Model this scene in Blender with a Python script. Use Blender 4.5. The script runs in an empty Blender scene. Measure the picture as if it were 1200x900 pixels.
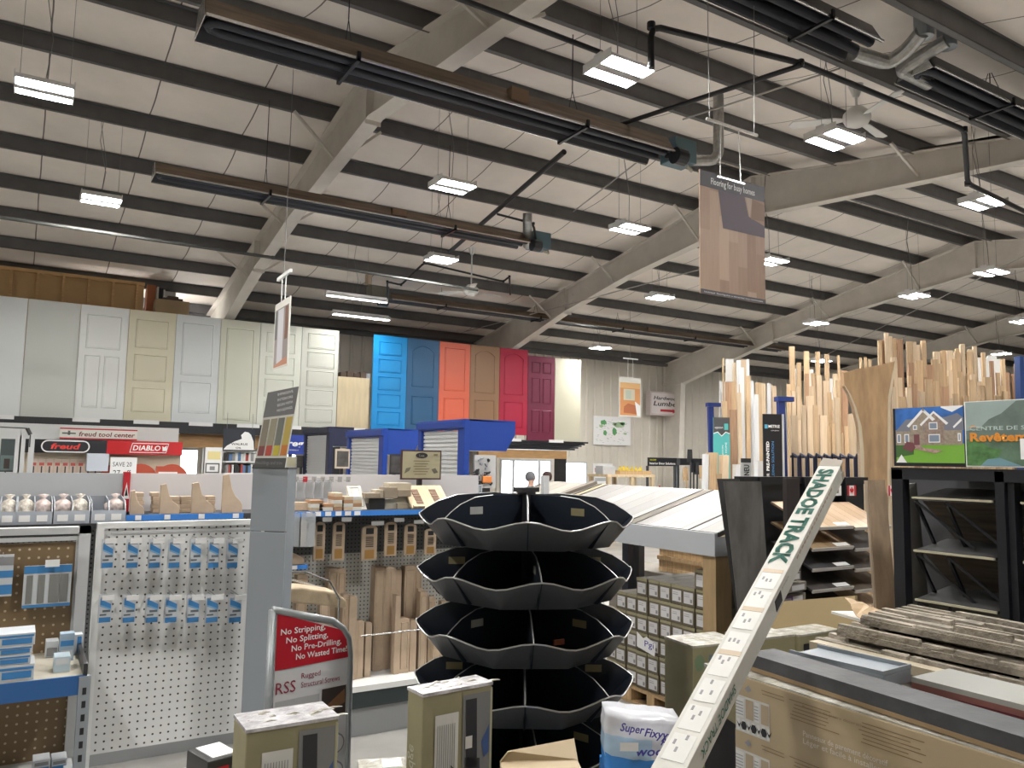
import bpy, math, random
from math import sin, cos, tan, radians, pi, atan2, sqrt, floor
from mathutils import Vector, Matrix
random.seed(7)
SC = bpy.context.scene
COL = SC.collection
# ---------------------------------------------------------------- camera
FPX = 930.0; PITCH = radians(5.5); ROLL = radians(1.0); YAW = radians(58.4); EYE = Vector((0, 0, 2.0))
_fh = Vector((cos(YAW), sin(YAW), 0))
CF = _fh * cos(PITCH) + Vector((0, 0, sin(PITCH)))
_r0 = Vector((sin(YAW), -cos(YAW), 0)); _u0 = _r0.cross(CF)
CR = _r0 * cos(ROLL) + _u0 * sin(ROLL); CU = _u0 * cos(ROLL) - _r0 * sin(ROLL)
camd = bpy.data.cameras.new('camera'); cam = bpy.data.objects.new('camera', camd); COL.objects.link(cam)
camd.sensor_width = 36; camd.lens = FPX / 1200 * 36; camd.clip_start = .05; camd.clip_end = 300
cam.matrix_world = Matrix(((CR.x, CU.x, -CF.x, EYE.x), (CR.y, CU.y, -CF.y, EYE.y), (CR.z, CU.z, -CF.z, EYE.z), (0, 0, 0, 1)))
SC.camera = cam
def at(x, y, X=None, Y=None, Z=None, d=None):
    v = CF + CR * ((x - 600) / FPX) - CU * ((y - 450) / FPX)
    if d is not None: t = d
    elif X is not None: t = X / v.x
    elif Y is not None: t = Y / v.y
    else: t = (Z - EYE.z) / v.z
    return EYE + v * t
# ---------------------------------------------------------------- view, world
SC.view_settings.view_transform = 'Standard'; SC.view_settings.look = 'None'
SC.view_settings.exposure = 1.2; SC.view_settings.gamma = 1.0; SC.view_settings.use_curve_mapping = False
W = bpy.data.worlds.new('world'); SC.world = W; W.use_nodes = True
bg = W.node_tree.nodes['Background']; bg.inputs[0].default_value = (.92, .96, 1, 1); bg.inputs[1].default_value = 3.0
LAMP_STRENGTH = 160.0
# ---------------------------------------------------------------- materials
MC = {}
def mat(name, col, rough=.55, metal=0., var=0., vscale=6., stretch=(1, 1, 1), bump=0., bscale=40., rnd=0., emit=0., spec=.5, alpha=1., trans=0., col2=None):
    if name in MC: return MC[name]
    m = bpy.data.materials.new(name); m.use_nodes = True; nt = m.node_tree; N = nt.nodes; L = nt.links
    b = N['Principled BSDF']; c = (col[0], col[1], col[2], 1)
    b.inputs['Base Color'].default_value = c; b.inputs['Roughness'].default_value = rough; b.inputs['Metallic'].default_value = metal
    b.inputs['Specular IOR Level'].default_value = spec
    if trans: b.inputs['Transmission Weight'].default_value = trans
    if alpha < 1: b.inputs['Alpha'].default_value = alpha
    if emit: b.inputs['Emission Color'].default_value = c; b.inputs['Emission Strength'].default_value = emit
    if var or bump:
        tc = N.new('ShaderNodeTexCoord'); mp = N.new('ShaderNodeMapping'); mp.inputs['Scale'].default_value = stretch
        L.new(tc.outputs['Object'], mp.inputs['Vector'])
    last = None
    if var:
        nz = N.new('ShaderNodeTexNoise'); nz.inputs['Scale'].default_value = vscale; nz.inputs['Detail'].default_value = 5; nz.inputs['Roughness'].default_value = .6
        L.new(mp.outputs[0], nz.inputs['Vector'])
        cr = N.new('ShaderNodeValToRGB'); e = cr.color_ramp.elements
        c2 = col2 or tuple(max(0, k * (1 - var)) for k in col)
        e[0].position = .35; e[0].color = (c2[0], c2[1], c2[2], 1)
        e[1].position = .65; e[1].color = c if col2 else (min(1, col[0] * (1 + var * .35)), min(1, col[1] * (1 + var * .35)), min(1, col[2] * (1 + var * .35)), 1)
        L.new(nz.outputs[0], cr.inputs[0]); last = cr.outputs[0]
    if rnd:
        oi = N.new('ShaderNodeObjectInfo'); hs = N.new('ShaderNodeHueSaturation')
        mr = N.new('ShaderNodeMapRange'); mr.inputs['To Min'].default_value = 1 - rnd; mr.inputs['To Max'].default_value = 1 + rnd * .6
        L.new(oi.outputs['Random'], mr.inputs[0]); L.new(mr.outputs[0], hs.inputs['Value'])
        if last: L.new(last, hs.inputs['Color'])
        else: hs.inputs['Color'].default_value = c
        last = hs.outputs[0]
    if last: L.new(last, b.inputs['Base Color'])
    if bump:
        n2 = N.new('ShaderNodeTexNoise'); n2.inputs['Scale'].default_value = bscale; n2.inputs['Detail'].default_value = 4
        L.new(mp.outputs[0], n2.inputs['Vector']); bp = N.new('ShaderNodeBump'); bp.inputs['Strength'].default_value = bump; bp.inputs['Distance'].default_value = .01
        L.new(n2.outputs[0], bp.inputs['Height']); L.new(bp.outputs[0], b.inputs['Normal'])
    MC[name] = m; return m
def pegmat(name, col, pitch=.0254, r=.0038, hole=(.02, .02, .02), rough=.5):
    """panel with a regular grid of drilled holes (object x/z)"""
    m = mat(name, col, rough, var=.08, vscale=3); nt = m.node_tree; N = nt.nodes; L = nt.links; b = N['Principled BSDF']
    tc = N.new('ShaderNodeTexCoord'); sp = N.new('ShaderNodeSeparateXYZ'); L.new(tc.outputs['Object'], sp.inputs[0])
    def cell(o):
        a = N.new('ShaderNodeMath'); a.operation = 'DIVIDE'; a.inputs[1].default_value = pitch; L.new(o, a.inputs[0])
        f = N.new('ShaderNodeMath'); f.operation = 'FRACT'; L.new(a.outputs[0], f.inputs[0])
        s = N.new('ShaderNodeMath'); s.operation = 'SUBTRACT'; s.inputs[1].default_value = .5; L.new(f.outputs[0], s.inputs[0])
        q = N.new('ShaderNodeMath'); q.operation = 'POWER'; q.inputs[1].default_value = 2
        ab = N.new('ShaderNodeMath'); ab.operation = 'ABSOLUTE'; L.new(s.outputs[0], ab.inputs[0]); L.new(ab.outputs[0], q.inputs[0]); return q.outputs[0]
    ad = N.new('ShaderNodeMath'); L.new(cell(sp.outputs[0]), ad.inputs[0]); L.new(cell(sp.outputs[2]), ad.inputs[1])
    lt = N.new('ShaderNodeMath'); lt.operation = 'LESS_THAN'; lt.inputs[1].default_value = (r / pitch) ** 2; L.new(ad.outputs[0], lt.inputs[0])
    mx = N.new('ShaderNodeMix'); mx.data_type = 'RGBA'; L.new(lt.outputs[0], mx.inputs[0])
    src = b.inputs['Base Color'].links[0].from_socket; L.new(src, mx.inputs[6]); mx.inputs[7].default_value = (*hole, 1)
    L.new(mx.outputs[2], b.inputs['Base Color']); return m
def plankmat(name, cols, pw=.12, axis=0, rough=.5, grain=(1, 20, 20), gap=True, length=1.2, lax=1):
    """boards side by side: each board gets its own tone, with a thin joint; axis = object axis across the boards, lax = along"""
    m = bpy.data.materials.new(name); MC[name] = m; m.use_nodes = True; nt = m.node_tree; N = nt.nodes; L = nt.links; b = N['Principled BSDF']
    b.inputs['Roughness'].default_value = rough
    tc = N.new('ShaderNodeTexCoord'); sp = N.new('ShaderNodeSeparateXYZ'); L.new(tc.outputs['Object'], sp.inputs[0])
    dv = N.new('ShaderNodeMath'); dv.operation = 'DIVIDE'; dv.inputs[1].default_value = pw; L.new(sp.outputs[axis], dv.inputs[0])
    fl = N.new('ShaderNodeMath'); fl.operation = 'FLOOR'; L.new(dv.outputs[0], fl.inputs[0])
    ml = N.new('ShaderNodeMath'); ml.operation = 'MULTIPLY'; ml.inputs[1].default_value = .37; L.new(fl.outputs[0], ml.inputs[0])
    dl = N.new('ShaderNodeMath'); dl.operation = 'DIVIDE'; dl.inputs[1].default_value = length; L.new(sp.outputs[lax], dl.inputs[0])
    ad = N.new('ShaderNodeMath'); L.new(ml.outputs[0], ad.inputs[0]); L.new(dl.outputs[0], ad.inputs[1])
    f2 = N.new('ShaderNodeMath'); f2.operation = 'FLOOR'; L.new(ad.outputs[0], f2.inputs[0])
    cb = N.new('ShaderNodeCombineXYZ'); L.new(fl.outputs[0], cb.inputs[0]); L.new(f2.outputs[0], cb.inputs[1])
    wn = N.new('ShaderNodeTexWhiteNoise'); L.new(cb.outputs[0], wn.inputs[0])
    mp = N.new('ShaderNodeMapping'); mp.inputs['Scale'].default_value = grain; L.new(tc.outputs['Object'], mp.inputs[0])
    nz = N.new('ShaderNodeTexNoise'); nz.inputs['Scale'].default_value = 3; nz.inputs['Detail'].default_value = 6; L.new(mp.outputs[0], nz.inputs[0])
    m1 = N.new('ShaderNodeMath'); m1.operation = 'MULTIPLY_ADD'; m1.inputs[1].default_value = .5; m1.inputs[2].default_value = -.25; L.new(nz.outputs[0], m1.inputs[0])
    a2 = N.new('ShaderNodeMath'); L.new(wn.outputs[0], a2.inputs[0]); L.new(m1.outputs[0], a2.inputs[1])
    cr = N.new('ShaderNodeValToRGB'); n = len(cols)
    while len(cr.color_ramp.elements) < n: cr.color_ramp.elements.new(.5)
    for i, c in enumerate(cols): cr.color_ramp.elements[i].position = i / (n - 1); cr.color_ramp.elements[i].color = (*c, 1)
    L.new(a2.outputs[0], cr.inputs[0]); out = cr.outputs[0]
    if gap:
        fr = N.new('ShaderNodeMath'); fr.operation = 'FRACT'; L.new(dv.outputs[0], fr.inputs[0])
        lt = N.new('ShaderNodeMath'); lt.operation = 'LESS_THAN'; lt.inputs[1].default_value = .03; L.new(fr.outputs[0], lt.inputs[0])
        mx = N.new('ShaderNodeMix'); mx.data_type = 'RGBA'; L.new(lt.outputs[0], mx.inputs[0]); L.new(out, mx.inputs[6])
        mx.inputs[7].default_value = (*[k * .35 for k in cols[0]], 1); out = mx.outputs[2]
    L.new(out, b.inputs['Base Color']); return m
# ---------------------------------------------------------------- mesh builder
class MB:
    def __init__(s): s.v = []; s.f = []; s.m = []
    def add(s, vs, fs, m=0):
        k = len(s.v); s.v += [tuple(v) for v in vs]; s.f += [tuple(i + k for i in f) for f in fs]; s.m += [m] * len(fs); return s
    def box(s, x0, y0, z0, x1, y1, z1, m=0):
        return s.add([(x0, y0, z0), (x1, y0, z0), (x1, y1, z0), (x0, y1, z0), (x0, y0, z1), (x1, y0, z1), (x1, y1, z1), (x0, y1, z1)],
                     [(0, 3, 2, 1), (4, 5, 6, 7), (0, 1, 5, 4), (1, 2, 6, 5), (2, 3, 7, 6), (3, 0, 4, 7)], m)
    def hexa(s, p, m=0):   # 8 corners: bottom 4 (ccw from above) then top 4
        return s.add(p, [(0, 3, 2, 1), (4, 5, 6, 7), (0, 1, 5, 4), (1, 2, 6, 5), (2, 3, 7, 6), (3, 0, 4, 7)], m)
    def prism(s, pts, a, b, ax='y', m=0):   # 2D outline extruded from a to b along ax
        n = len(pts)
        def P(u, v, w): return {'y': (u, w, v), 'x': (w, u, v), 'z': (u, v, w)}[ax]
        vs = [P(u, v, a) for u, v in pts] + [P(u, v, b) for u, v in pts]
        fs = [tuple(range(n)), tuple(range(2 * n - 1, n - 1, -1))] + [(i, i + n, (i + 1) % n + n, (i + 1) % n) for i in range(n)]
        return s.add(vs, fs, m)
    def poly(s, pts, y=-.0015, m=0):        # flat print on a panel's front face (x,z)
        return s.add([(u, y, v) for u, v in pts], [tuple(range(len(pts)))], m)
    def rect(s, x0, z0, x1, z1, y=-.0015, m=0): return s.poly([(x0, z0), (x1, z0), (x1, z1), (x0, z1)], y, m)
    def beam(s, p, q, w, h, m=0, up=(0, 0, 1)):
        p = Vector(p); q = Vector(q); d = (q - p).normalized(); u = Vector(up)
        if abs(d.dot(u)) > .98: u = Vector((0, 1, 0))
        r = d.cross(u).normalized() * (w / 2); u = r.cross(d).normalized() * (h / 2)
        return s.hexa([p - r - u, p + r - u, q + r - u, q - r - u, p - r + u, p + r + u, q + r + u, q - r + u], m)
    def tube(s, pts, r, n=8, m=0, r2=None):
        pts = [Vector(p) for p in pts]; k = len(pts); rings = []; prev = None
        for i, p in enumerate(pts):
            d = ((pts[min(i + 1, k - 1)] - pts[max(i - 1, 0)])).normalized()
            a = prev if prev is not None else (Vector((0, 0, 1)) if abs(d.z) < .9 else Vector((1, 0, 0)))
            a = (a - d * a.dot(d)).normalized(); prev = a; b = d.cross(a)
            rr = r if r2 is None else r + (r2 - r) * i / (k - 1)
            rings.append([p + (a * cos(2 * pi * j / n) + b * sin(2 * pi * j / n)) * rr for j in range(n)])
        vs = [v for g in rings for v in g]; fs = []
        for i in range(k - 1):
            for j in range(n): fs.append((i * n + j, i * n + (j + 1) % n, (i + 1) * n + (j + 1) % n, (i + 1) * n + j))
        fs += [tuple(range(n - 1, -1, -1)), tuple(range((k - 1) * n, k * n))]
        return s.add(vs, fs, m)
    def lathe(s, prof, c=(0, 0, 0), n=20, m=0):
        vs = [(c[0] + r * cos(2 * pi * j / n), c[1] + r * sin(2 * pi * j / n), c[2] + z) for r, z in prof for j in range(n)]
        fs = [(i * n + j, i * n + (j + 1) % n, (i + 1) * n + (j + 1) % n, (i + 1) * n + j) for i in range(len(prof) - 1) for j in range(n)]
        fs += [tuple(range(n - 1, -1, -1)), tuple(range((len(prof) - 1) * n, len(prof) * n))]
        return s.add(vs, fs, m)
    def mesh(s, name, mats):
        me = bpy.data.meshes.new(name); me.from_pydata(s.v, [], s.f)
        for m in mats: me.materials.append(m)
        me.polygons.foreach_set('material_index', s.m); me.update(); return me
def tag(o, label=None, cat=None, group=None, kind=None):
    if label: o['label'] = label
    if cat: o['category'] = cat
    if group: o['group'] = group
    if kind: o['kind'] = kind
    return o
def B(name, mb, mats, parent=None, label=None, cat=None, group=None, loc=(0, 0, 0), rz=0, kind=None, bevel=0, smooth=False, rot=None):
    if not isinstance(mats, (list, tuple)): mats = [mats]
    me = mb.mesh(name, mats); o = bpy.data.objects.new(name, me); COL.objects.link(o)
    o.location = loc; o.rotation_euler = rot or (0, 0, rz)
    if parent: o.parent = parent
    if smooth: me.polygons.foreach_set('use_smooth', [True] * len(me.polygons))
    if bevel:
        bv = o.modifiers.new('bevel', 'BEVEL'); bv.width = bevel; bv.segments = 2; bv.limit_method = 'ANGLE'
    return tag(o, label, cat, group, kind)
def T(name, label, cat, loc=(0, 0, 0), rz=0, group=None, rot=None):
    o = bpy.data.objects.new(name, None); COL.objects.link(o); o.location = loc; o.rotation_euler = rot or (0, 0, rz)
    o.empty_display_size = .1
    return tag(o, label, cat, group)
def S(name, mb, mats, **k): return B(name, mb, mats, kind='structure', **k)
def dup(root, loc=None, rz=None, label=None, group=None, parent=None, rot=None):
    r = root.copy(); COL.objects.link(r)
    if parent: r.parent = parent
    if loc is not None: r.location = loc
    if rz is not None: r.rotation_euler = (0, 0, rz)
    if rot is not None: r.rotation_euler = rot
    if label: r['label'] = label
    if group: r['group'] = group
    for ch in [o for o in KIDS(root)]:
        c = dup(ch, parent=r)
    return r
def KIDS(o): return [c for c in bpy.data.objects if c.parent is o]
def text(s, x, z, h, m, parent=None, w=None, y=-.003, name='lettering', rot=0., shear=0., align='L', thick=0., mbox=None, spacing=1.0, bold=.0):
    """lettering on a panel's front face: x,z = lower left, h = cap height, w = wanted width"""
    cu = bpy.data.curves.new('t', 'FONT'); cu.body = s; cu.size = 1; cu.shear = shear; cu.space_character = spacing; cu.resolution_u = 2
    cu.offset = bold
    ob = bpy.data.objects.new('t', cu); COL.objects.link(ob); dg = bpy.context.evaluated_depsgraph_get(); dg.update()
    me = bpy.data.meshes.new_from_object(ob.evaluated_get(dg)); bpy.data.objects.remove(ob); bpy.data.curves.remove(cu)
    if not me.vertices: return None
    xs = [v.co.x for v in me.vertices]; x0, x1 = min(xs), max(xs)
    sz = h / .72; sx = sz if w is None else w / (x1 - x0)
    tw = (x1 - x0) * sx; ox = {'L': 0, 'C': -tw / 2, 'R': -tw}[align]
    for v in me.vertices:
        a = (v.co.x - x0) * sx + ox; b = v.co.y * sz
        v.co = (x + a * cos(rot) - b * sin(rot), y, z + a * sin(rot) + b * cos(rot))
    if mbox is not None:
        mbox.add([v.co[:] for v in me.vertices], [tuple(p.vertices) for p in me.polygons], m); bpy.data.meshes.remove(me); return None
    me.name = name; me.materials.clear(); me.materials.append(m)
    o = bpy.data.objects.new(name, me); COL.objects.link(o); o.parent = parent; return o
# palette
WHITE = mat('white_paint', (.78, .79, .78), .4)
OFFW = mat('off_white', (.66, .65, .6), .45)
BLACK = mat('black_paint', (.012, .013, .017), .35)
DARK = mat('dark_metal', (.03, .03, .033), .4)
STEEL = mat('galvanised_steel', (.42, .42, .41), .35, .8, var=.2, vscale=20)
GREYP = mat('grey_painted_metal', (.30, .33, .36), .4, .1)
LGREY = mat('light_grey_metal', (.52, .53, .54), .4, .1)
BLUE = mat('royal_blue_metal', (.010, .045, .27), .35)
NAVYB = mat('rack_post_blue', (.010, .03, .16), .4)
SHBLUE = mat('shelf_edge_blue', (.05, .22, .65), .35)
RED = mat('sign_red', (.45, .012, .025), .45)
INK = mat('black_ink', (.015, .015, .018), .6)
PAPER = mat('white_paper', (.8, .8, .8), .6)
PINE = mat('pine', (.56, .38, .2), .6, var=.3, vscale=3, stretch=(14, 14, 1.2), rnd=.22)
OAK = mat('oak', (.46, .31, .17), .55, var=.35, vscale=4, stretch=(14, 14, 1.2), rnd=.2)
MAPLE = mat('pale_maple', (.66, .52, .34), .5, var=.2, vscale=3, stretch=(12, 12, 1), rnd=.15)
CARD = mat('brown_cardboard', (.40, .29, .165), .75, var=.08, vscale=2)
OLIVE = mat('olive_carton', (.30, .27, .16), .6, var=.12, vscale=5)
GREYTX = mat('grey_print', (.25, .25, .26), .7)
# ================================================================ building shell
RZ = lambda Y: 7.05 - .18 * abs(Y - 9)
XL, XR, YN, YW = -10.0, 34.0, -5.0, 18.75
concrete = mat('polished_concrete', (.36, .35, .33), .35, var=.18, vscale=1.5, bump=.05, bscale=12)
S('floor', MB().box(XL, YN, -.1, XR, YW + .3, 0), concrete)
# insulated ceiling: white vinyl facing sagging slightly between the purlins
PUR = [-3.6, -2.4, -1.2, 0.05, 1.25, 2.5, 3.72, 4.88, 6.13, 7.36, 8.62, 9.22, 10.30, 11.52, 12.72, 13.92, 15.05, 16.22, 17.4, 18.5]
vinyl = mat('white_vinyl_insulation', (.86, .79, .72), .42, var=.1, vscale=.8, bump=.12, bscale=4)
nt = vinyl.node_tree; N = nt.nodes; L = nt.links
tc = N.new('ShaderNodeTexCoord'); sp = N.new('ShaderNodeSeparateXYZ'); L.new(tc.outputs['Object'], sp.inputs[0])
nn = N.new('ShaderNodeTexNoise'); nn.inputs['Scale'].default_value = .9; L.new(tc.outputs['Object'], nn.inputs[0])
ma = N.new('ShaderNodeMath'); ma.operation = 'MULTIPLY_ADD'; ma.inputs[1].default_value = .04; L.new(nn.outputs[0], ma.inputs[0]); L.new(sp.outputs[0], ma.inputs[2])
dv = N.new('ShaderNodeMath'); dv.operation = 'DIVIDE'; dv.inputs[1].default_value = 1.22; L.new(ma.outputs[0], dv.inputs[0])
fr = N.new('ShaderNodeMath'); fr.operation = 'FRACT'; L.new(dv.outputs[0], fr.inputs[0])
lt = N.new('ShaderNodeMath'); lt.operation = 'LESS_THAN'; lt.inputs[1].default_value = .014; L.new(fr.outputs[0], lt.inputs[0])
mx = N.new('ShaderNodeMix'); mx.data_type = 'RGBA'; L.new(lt.outputs[0], mx.inputs[0]); bb = N['Principled BSDF']
L.new(bb.inputs['Base Color'].links[0].from_socket, mx.inputs[6]); mx.inputs[7].default_value = (.13, .115, .1, 1); L.new(mx.outputs[2], bb.inputs['Base Color'])
mb = MB(); ys = []
edges = [YN] + PUR + [YW]
for a, b in zip(edges[:-1], edges[1:]):
    n = 6 if b - a > .8 else 2
    ys += [(a + (b - a) * i / n, -.05 * sin(pi * i / n) if n == 6 else 0) for i in range(n)]
ys.append((YW, 0))
vs = []
for y, s_ in ys: vs += [(XL, y, RZ(y) + s_), (XR, y, RZ(y) + s_)]
n = len(vs)
vs += [(x, y, z + .12) for x, y, z in vs]
fs = [(2 * i, 2 * i + 2, 2 * i + 3, 2 * i + 1) for i in range(len(ys) - 1)] + [(n + 2 * i, n + 2 * i + 1, n + 2 * i + 3, n + 2 * i + 2) for i in range(len(ys) - 1)]
o = S('ceiling', MB().add(vs, fs), vinyl, smooth=True)
# walls
siding = mat('cream_steel_siding', (.62, .58, .51), .45, var=.06, vscale=1.2)
WIN = [(2.75, 3.75, 1.0, 2.15), (11.2, 12.9, .05, 2.04), (13.2, 14.17, .9, 2.0), (5.0, 5.6, 1.1, 2.1)]
def wall_with_holes(x0, x1, z0, z1, holes):
    xs = sorted({x0, x1, *[h[0] for h in holes], *[h[1] for h in holes]}); zs = sorted({z0, z1, *[h[2] for h in holes], *[h[3] for h in holes]})
    mb = MB()
    for a, b in zip(xs, xs[1:]):
        for c, d in zip(zs, zs[1:]):
            if any(h[0] <= a and b <= h[1] and h[2] <= c and d <= h[3] for h in holes): continue
            mb.box(a, YW, c, b, YW + .12, d)
    return mb
mb = wall_with_holes(XL, XR, 0, RZ(YW) + .05, WIN)
x = XL
while x < XR:      # the raised ribs of the siding
    if not any(h[0] - .08 < x < h[1] + .08 for h in WIN): mb.prism([(x, YW), (x + .03, YW - .03), (x + .075, YW - .03), (x + .105, YW)], .02, RZ(YW) - .05, 'z')
    else:
        h = [h for h in WIN if h[0] - .08 < x < h[1] + .08][0]
        mb.prism([(x, YW), (x + .03, YW - .03), (x + .075, YW - .03), (x + .105, YW)], h[3] + .1, RZ(YW) - .05, 'z')
    x += .305
S('wall_back', mb, siding)
S('wall_right', MB().prism([(YN, 0), (YW, 0), (YW, RZ(YW)), (9, 7.1), (YN, RZ(YN))], XR, XR + .12, 'x'), siding)
S('wall_left', MB().prism([(YN, 0), (YW, 0), (YW, RZ(YW)), (9, 7.1), (YN, RZ(YN))], XL - .12, XL, 'x'), siding)
S('wall_front', MB().box(XL, YN - .12, 0, XR, YN, RZ(YN) + .05), siding)
frame_m = mat('window_frame_aluminium', (.55, .56, .57), .4, .4)
glass = mat('window_glass', (.95, .97, 1), .05, alpha=.12)
for i, (a, b, c, d) in enumerate(WIN):
    mb = MB(); w = .05
    mb.box(a, YW - .02, c, a + w, YW + .1, d).box(b - w, YW - .02, c, b, YW + .1, d).box(a + w, YW - .02, d - w, b - w, YW + .1, d).box(a + w, YW - .02, c, b - w, YW + .1, c + w)
    if b - a > 1.2:
        for q in (a + .42, b - .42): mb.box(q - .035, YW - .02, c + w, q + .035, YW + .1, d - w)
    r = S('door_1' if b - a > 1.2 else 'window_%d' % (i + 1), mb, frame_m)
    B('pane', MB().box(a + w, YW + .04, c + w, b - w, YW + .05, d - w), glass, r)
# tapered steel rafters and columns
steelw = mat('grey_white_primer_steel', (.66, .62, .56), .5, var=.08, vscale=3)
def frame_at(X, k):
    top = [(YN, RZ(YN) - .2), (9, RZ(9) - .2), (18.72, RZ(18.72) - .2)]
    bot = [(YN, 4.6), (4.8, 5.78), (8.92, 6.17), (12.2, 5.77), (14.4, 5.36), (17.92, 4.44)]
    mb = MB(); web = top + [(18.72, 0), (18.12, 0)] + bot[::-1]
    mb.prism(web, X - .006, X + .006, 'x')
    def fl(pts, t=.014, w=.2):
        for p, q in zip(pts, pts[1:]): mb.beam((X, p[0], p[1]), (X, q[0], q[1]), w, t)
    fl(bot); fl(top); mb.beam((X, 17.92, 4.44), (X, 18.12, 0), .2, .014, up=(0, 1, 0)); mb.beam((X, 18.72, 5.1), (X, 18.72, 0), .2, .014, up=(0, 1, 0))
    mb.box(X - .1, 8.992, 6.1, X + .1, 9.008, 6.85)
    mb.box(X - .1, 14.39, 5.3, X + .1, 14.41, 5.9); mb.box(X - .11, 17.9, 4.42, X + .11, 18.7, 4.47)
    for Y in (14.2, 14.6, 8.8, 9.2):
        for dz in (-.1, -.25): mb.tube([(X - .02, Y, RZ(Y) - .3 + dz), (X + .02, Y, RZ(Y) - .3 + dz)], .014, 6)
    S('roof_beam', mb, steelw)
    br = MB()
    for Y, zb in ((10.3, 6.0), (12.72, 5.68), (15.05, 5.25), (6.13, 5.95), (3.72, 5.7)):
        for sgn in (-1, 1): br.beam((X + .01 * sgn, Y, zb + .06), (X + sgn * .62, Y, RZ(Y) - .2), .035, .035)
    S('flange_brace', br, steelw)
for k, X in enumerate((-3.45, 3.45, 10.3, 17.2, 24.1, 31.0)): frame_at(X, k)
purm = mat('dark_purlin_steel', (.125, .122, .122), .5, .1, var=.15, vscale=4)
for Y in PUR:
    z = RZ(Y); mb = MB(); t = .004
    mb.box(XL, Y, z - .2, XR, Y + t, z - .005).box(XL, Y, z - .2, XR, Y + .07, z - .2 + t).box(XL, Y - .065, z - .01, XR, Y, z - .006).box(XL, Y + .066, z - .2, XR, Y + .07, z - .18)
    S('roof_purlin', mb, purm)
S('eave_strut', MB().box(XL, YW - .16, RZ(YW) - .26, XR, YW - .14, RZ(YW) - .01).box(XL, YW - .14, RZ(YW) - .26, XR, YW, RZ(YW) - .25), purm)
# ================================================================ ceiling lights
lens = mat('lamp_lens', (1, .985, .95), .4, emit=LAMP_STRENGTH)
lampb = mat('lamp_housing', (.75, .75, .75), .4)
wire = mat('grey_wire', (.2, .2, .2), .5)
lens_dim = mat('tube_lens', (1, .985, .95), .4, emit=LAMP_STRENGTH * .22)
def make_light(L_=.46, W_=.38, lens=lens):
    r = T('ceiling_light', 'x', 'ceiling light', group='high bay lights under the roof')
    mb = MB().box(-L_ / 2, -W_ / 2, .02, L_ / 2, -W_ * .12, .05).box(-L_ / 2, -W_ * .13, .008, L_ / 2, -W_ * .115, .05).box(-L_ / 2, W_ * .115, .008, L_ / 2, W_ * .13, .05).box(-L_ / 2, W_ * .12, .02, L_ / 2, W_ / 2, .05); mb.box(-L_ / 2, -W_ * .13, .075, L_ / 2, W_ * .13, .12)
    mb.box(-L_ / 2 - .01, -W_ / 2, .01, -L_ / 2, W_ / 2, .09).box(L_ / 2, -W_ / 2, .01, L_ / 2 + .01, W_ / 2, .09)
    B('housing', mb, lampb, r)
    for s_ in (-1, 1): B('lens', MB().box(-L_ / 2 + .012, s_ * W_ * .31 - W_ * .17, .0175, L_ / 2 - .012, s_ * W_ * .31 + W_ * .17, .0195), lens, r)
    return r
def hang(r, z, x=0, y=0):
    top = RZ(y) - .06 - z
    for sx in (-.2, .2): B('hanger_wire', MB().tube([(sx, 0, .09), (sx, 0, top)], .0022, 5), wire, r)
    B('power_cord', MB().tube([(0, .02, .1), (.04, .06, top * .35), (-.05, .08, top * .7), (-.02, .05, top)], .004, 5), wire, r)
proto = make_light(); used = False
LP = [(52, 109, 'twin tube light at the far left of the roof, above the heater end'), (118, 237, 'twin light below the far left one, over the white doors'),
      (530, 221, 'light between the two long brown heaters'), (738, 270, 'light left of the big hanging flooring banner, just above the second roof beam'),
      (517, 306, 'light above the white ceiling fan, over the middle'), (773, 350, 'light below left of the bottom edge of the flooring banner'),
      (703, 409, 'small far light over the dark red door'), (725, 87, 'large nearest light with two bright strips at the top middle'),
      (978, 166, 'two strip light right of the flooring banner top, beside a fan'), (1152, 240, 'light under the black bent pipe at the right edge'),
      (1071, 348, 'light in front of the third beam above the lumber rack'), (956, 380, 'light left of the tallest lumber against the third beam'),
      (1161, 321, 'light hanging in front of the third beam near its ridge'), (903, 308, 'light peeking out right of the flooring banner'),
      (1198, 378, 'light cut by the right picture edge above the lumber'), (962, 424, 'small far light among the tall lumber tops')]
for x, y, lab in LP:
    z = 5.3 if y < 405 else 4.9; p = at(x, y, Z=z)
    if not used: r = proto; used = True
    else: r = dup(proto)
    r.location = p; r['label'] = 'white ceiling ' + lab; hang(r, z, 0, p.y)
for p in ((-2, 1.6), (2.6, .8), (7.5, 1.5), (-5, 5.1), (12.9, 1.6), (-5, 11.8), (0.9, 5.1), (19, 5.1), (24, 12)):
    r = dup(proto, loc=(p[0], p[1], 5.3)); r['label'] = 'white ceiling light outside the photographed view'; hang(r, 5.3, 0, p[1])
p = at(423, 373, Z=4.95)
r = make_light(1.25, .16, lens_dim); r.location = p; r['label'] = 'long single tube ceiling light over the gap between white and blue doors'; hang(r, 4.95, 0, p.y)
r = make_light(1.3, .12, lens_dim); r.location = (2.3, 17.75, 4.35); r.rotation_euler = (pi, 0, 0); r['label'] = 'long tube light on a thin post behind the white doors, facing the roof'
B('bracket_post', MB().box(-.02, -.02, -.0, .02, .02, 4.34), lampb, r)
p = at(418, 352, Z=4.95); r = make_light(1.2, .1, lens_dim); r.location = p; r['label'] = 'long tube light half hidden behind the heater burner box'; hang(r, 4.95, 0, p.y)
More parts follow.
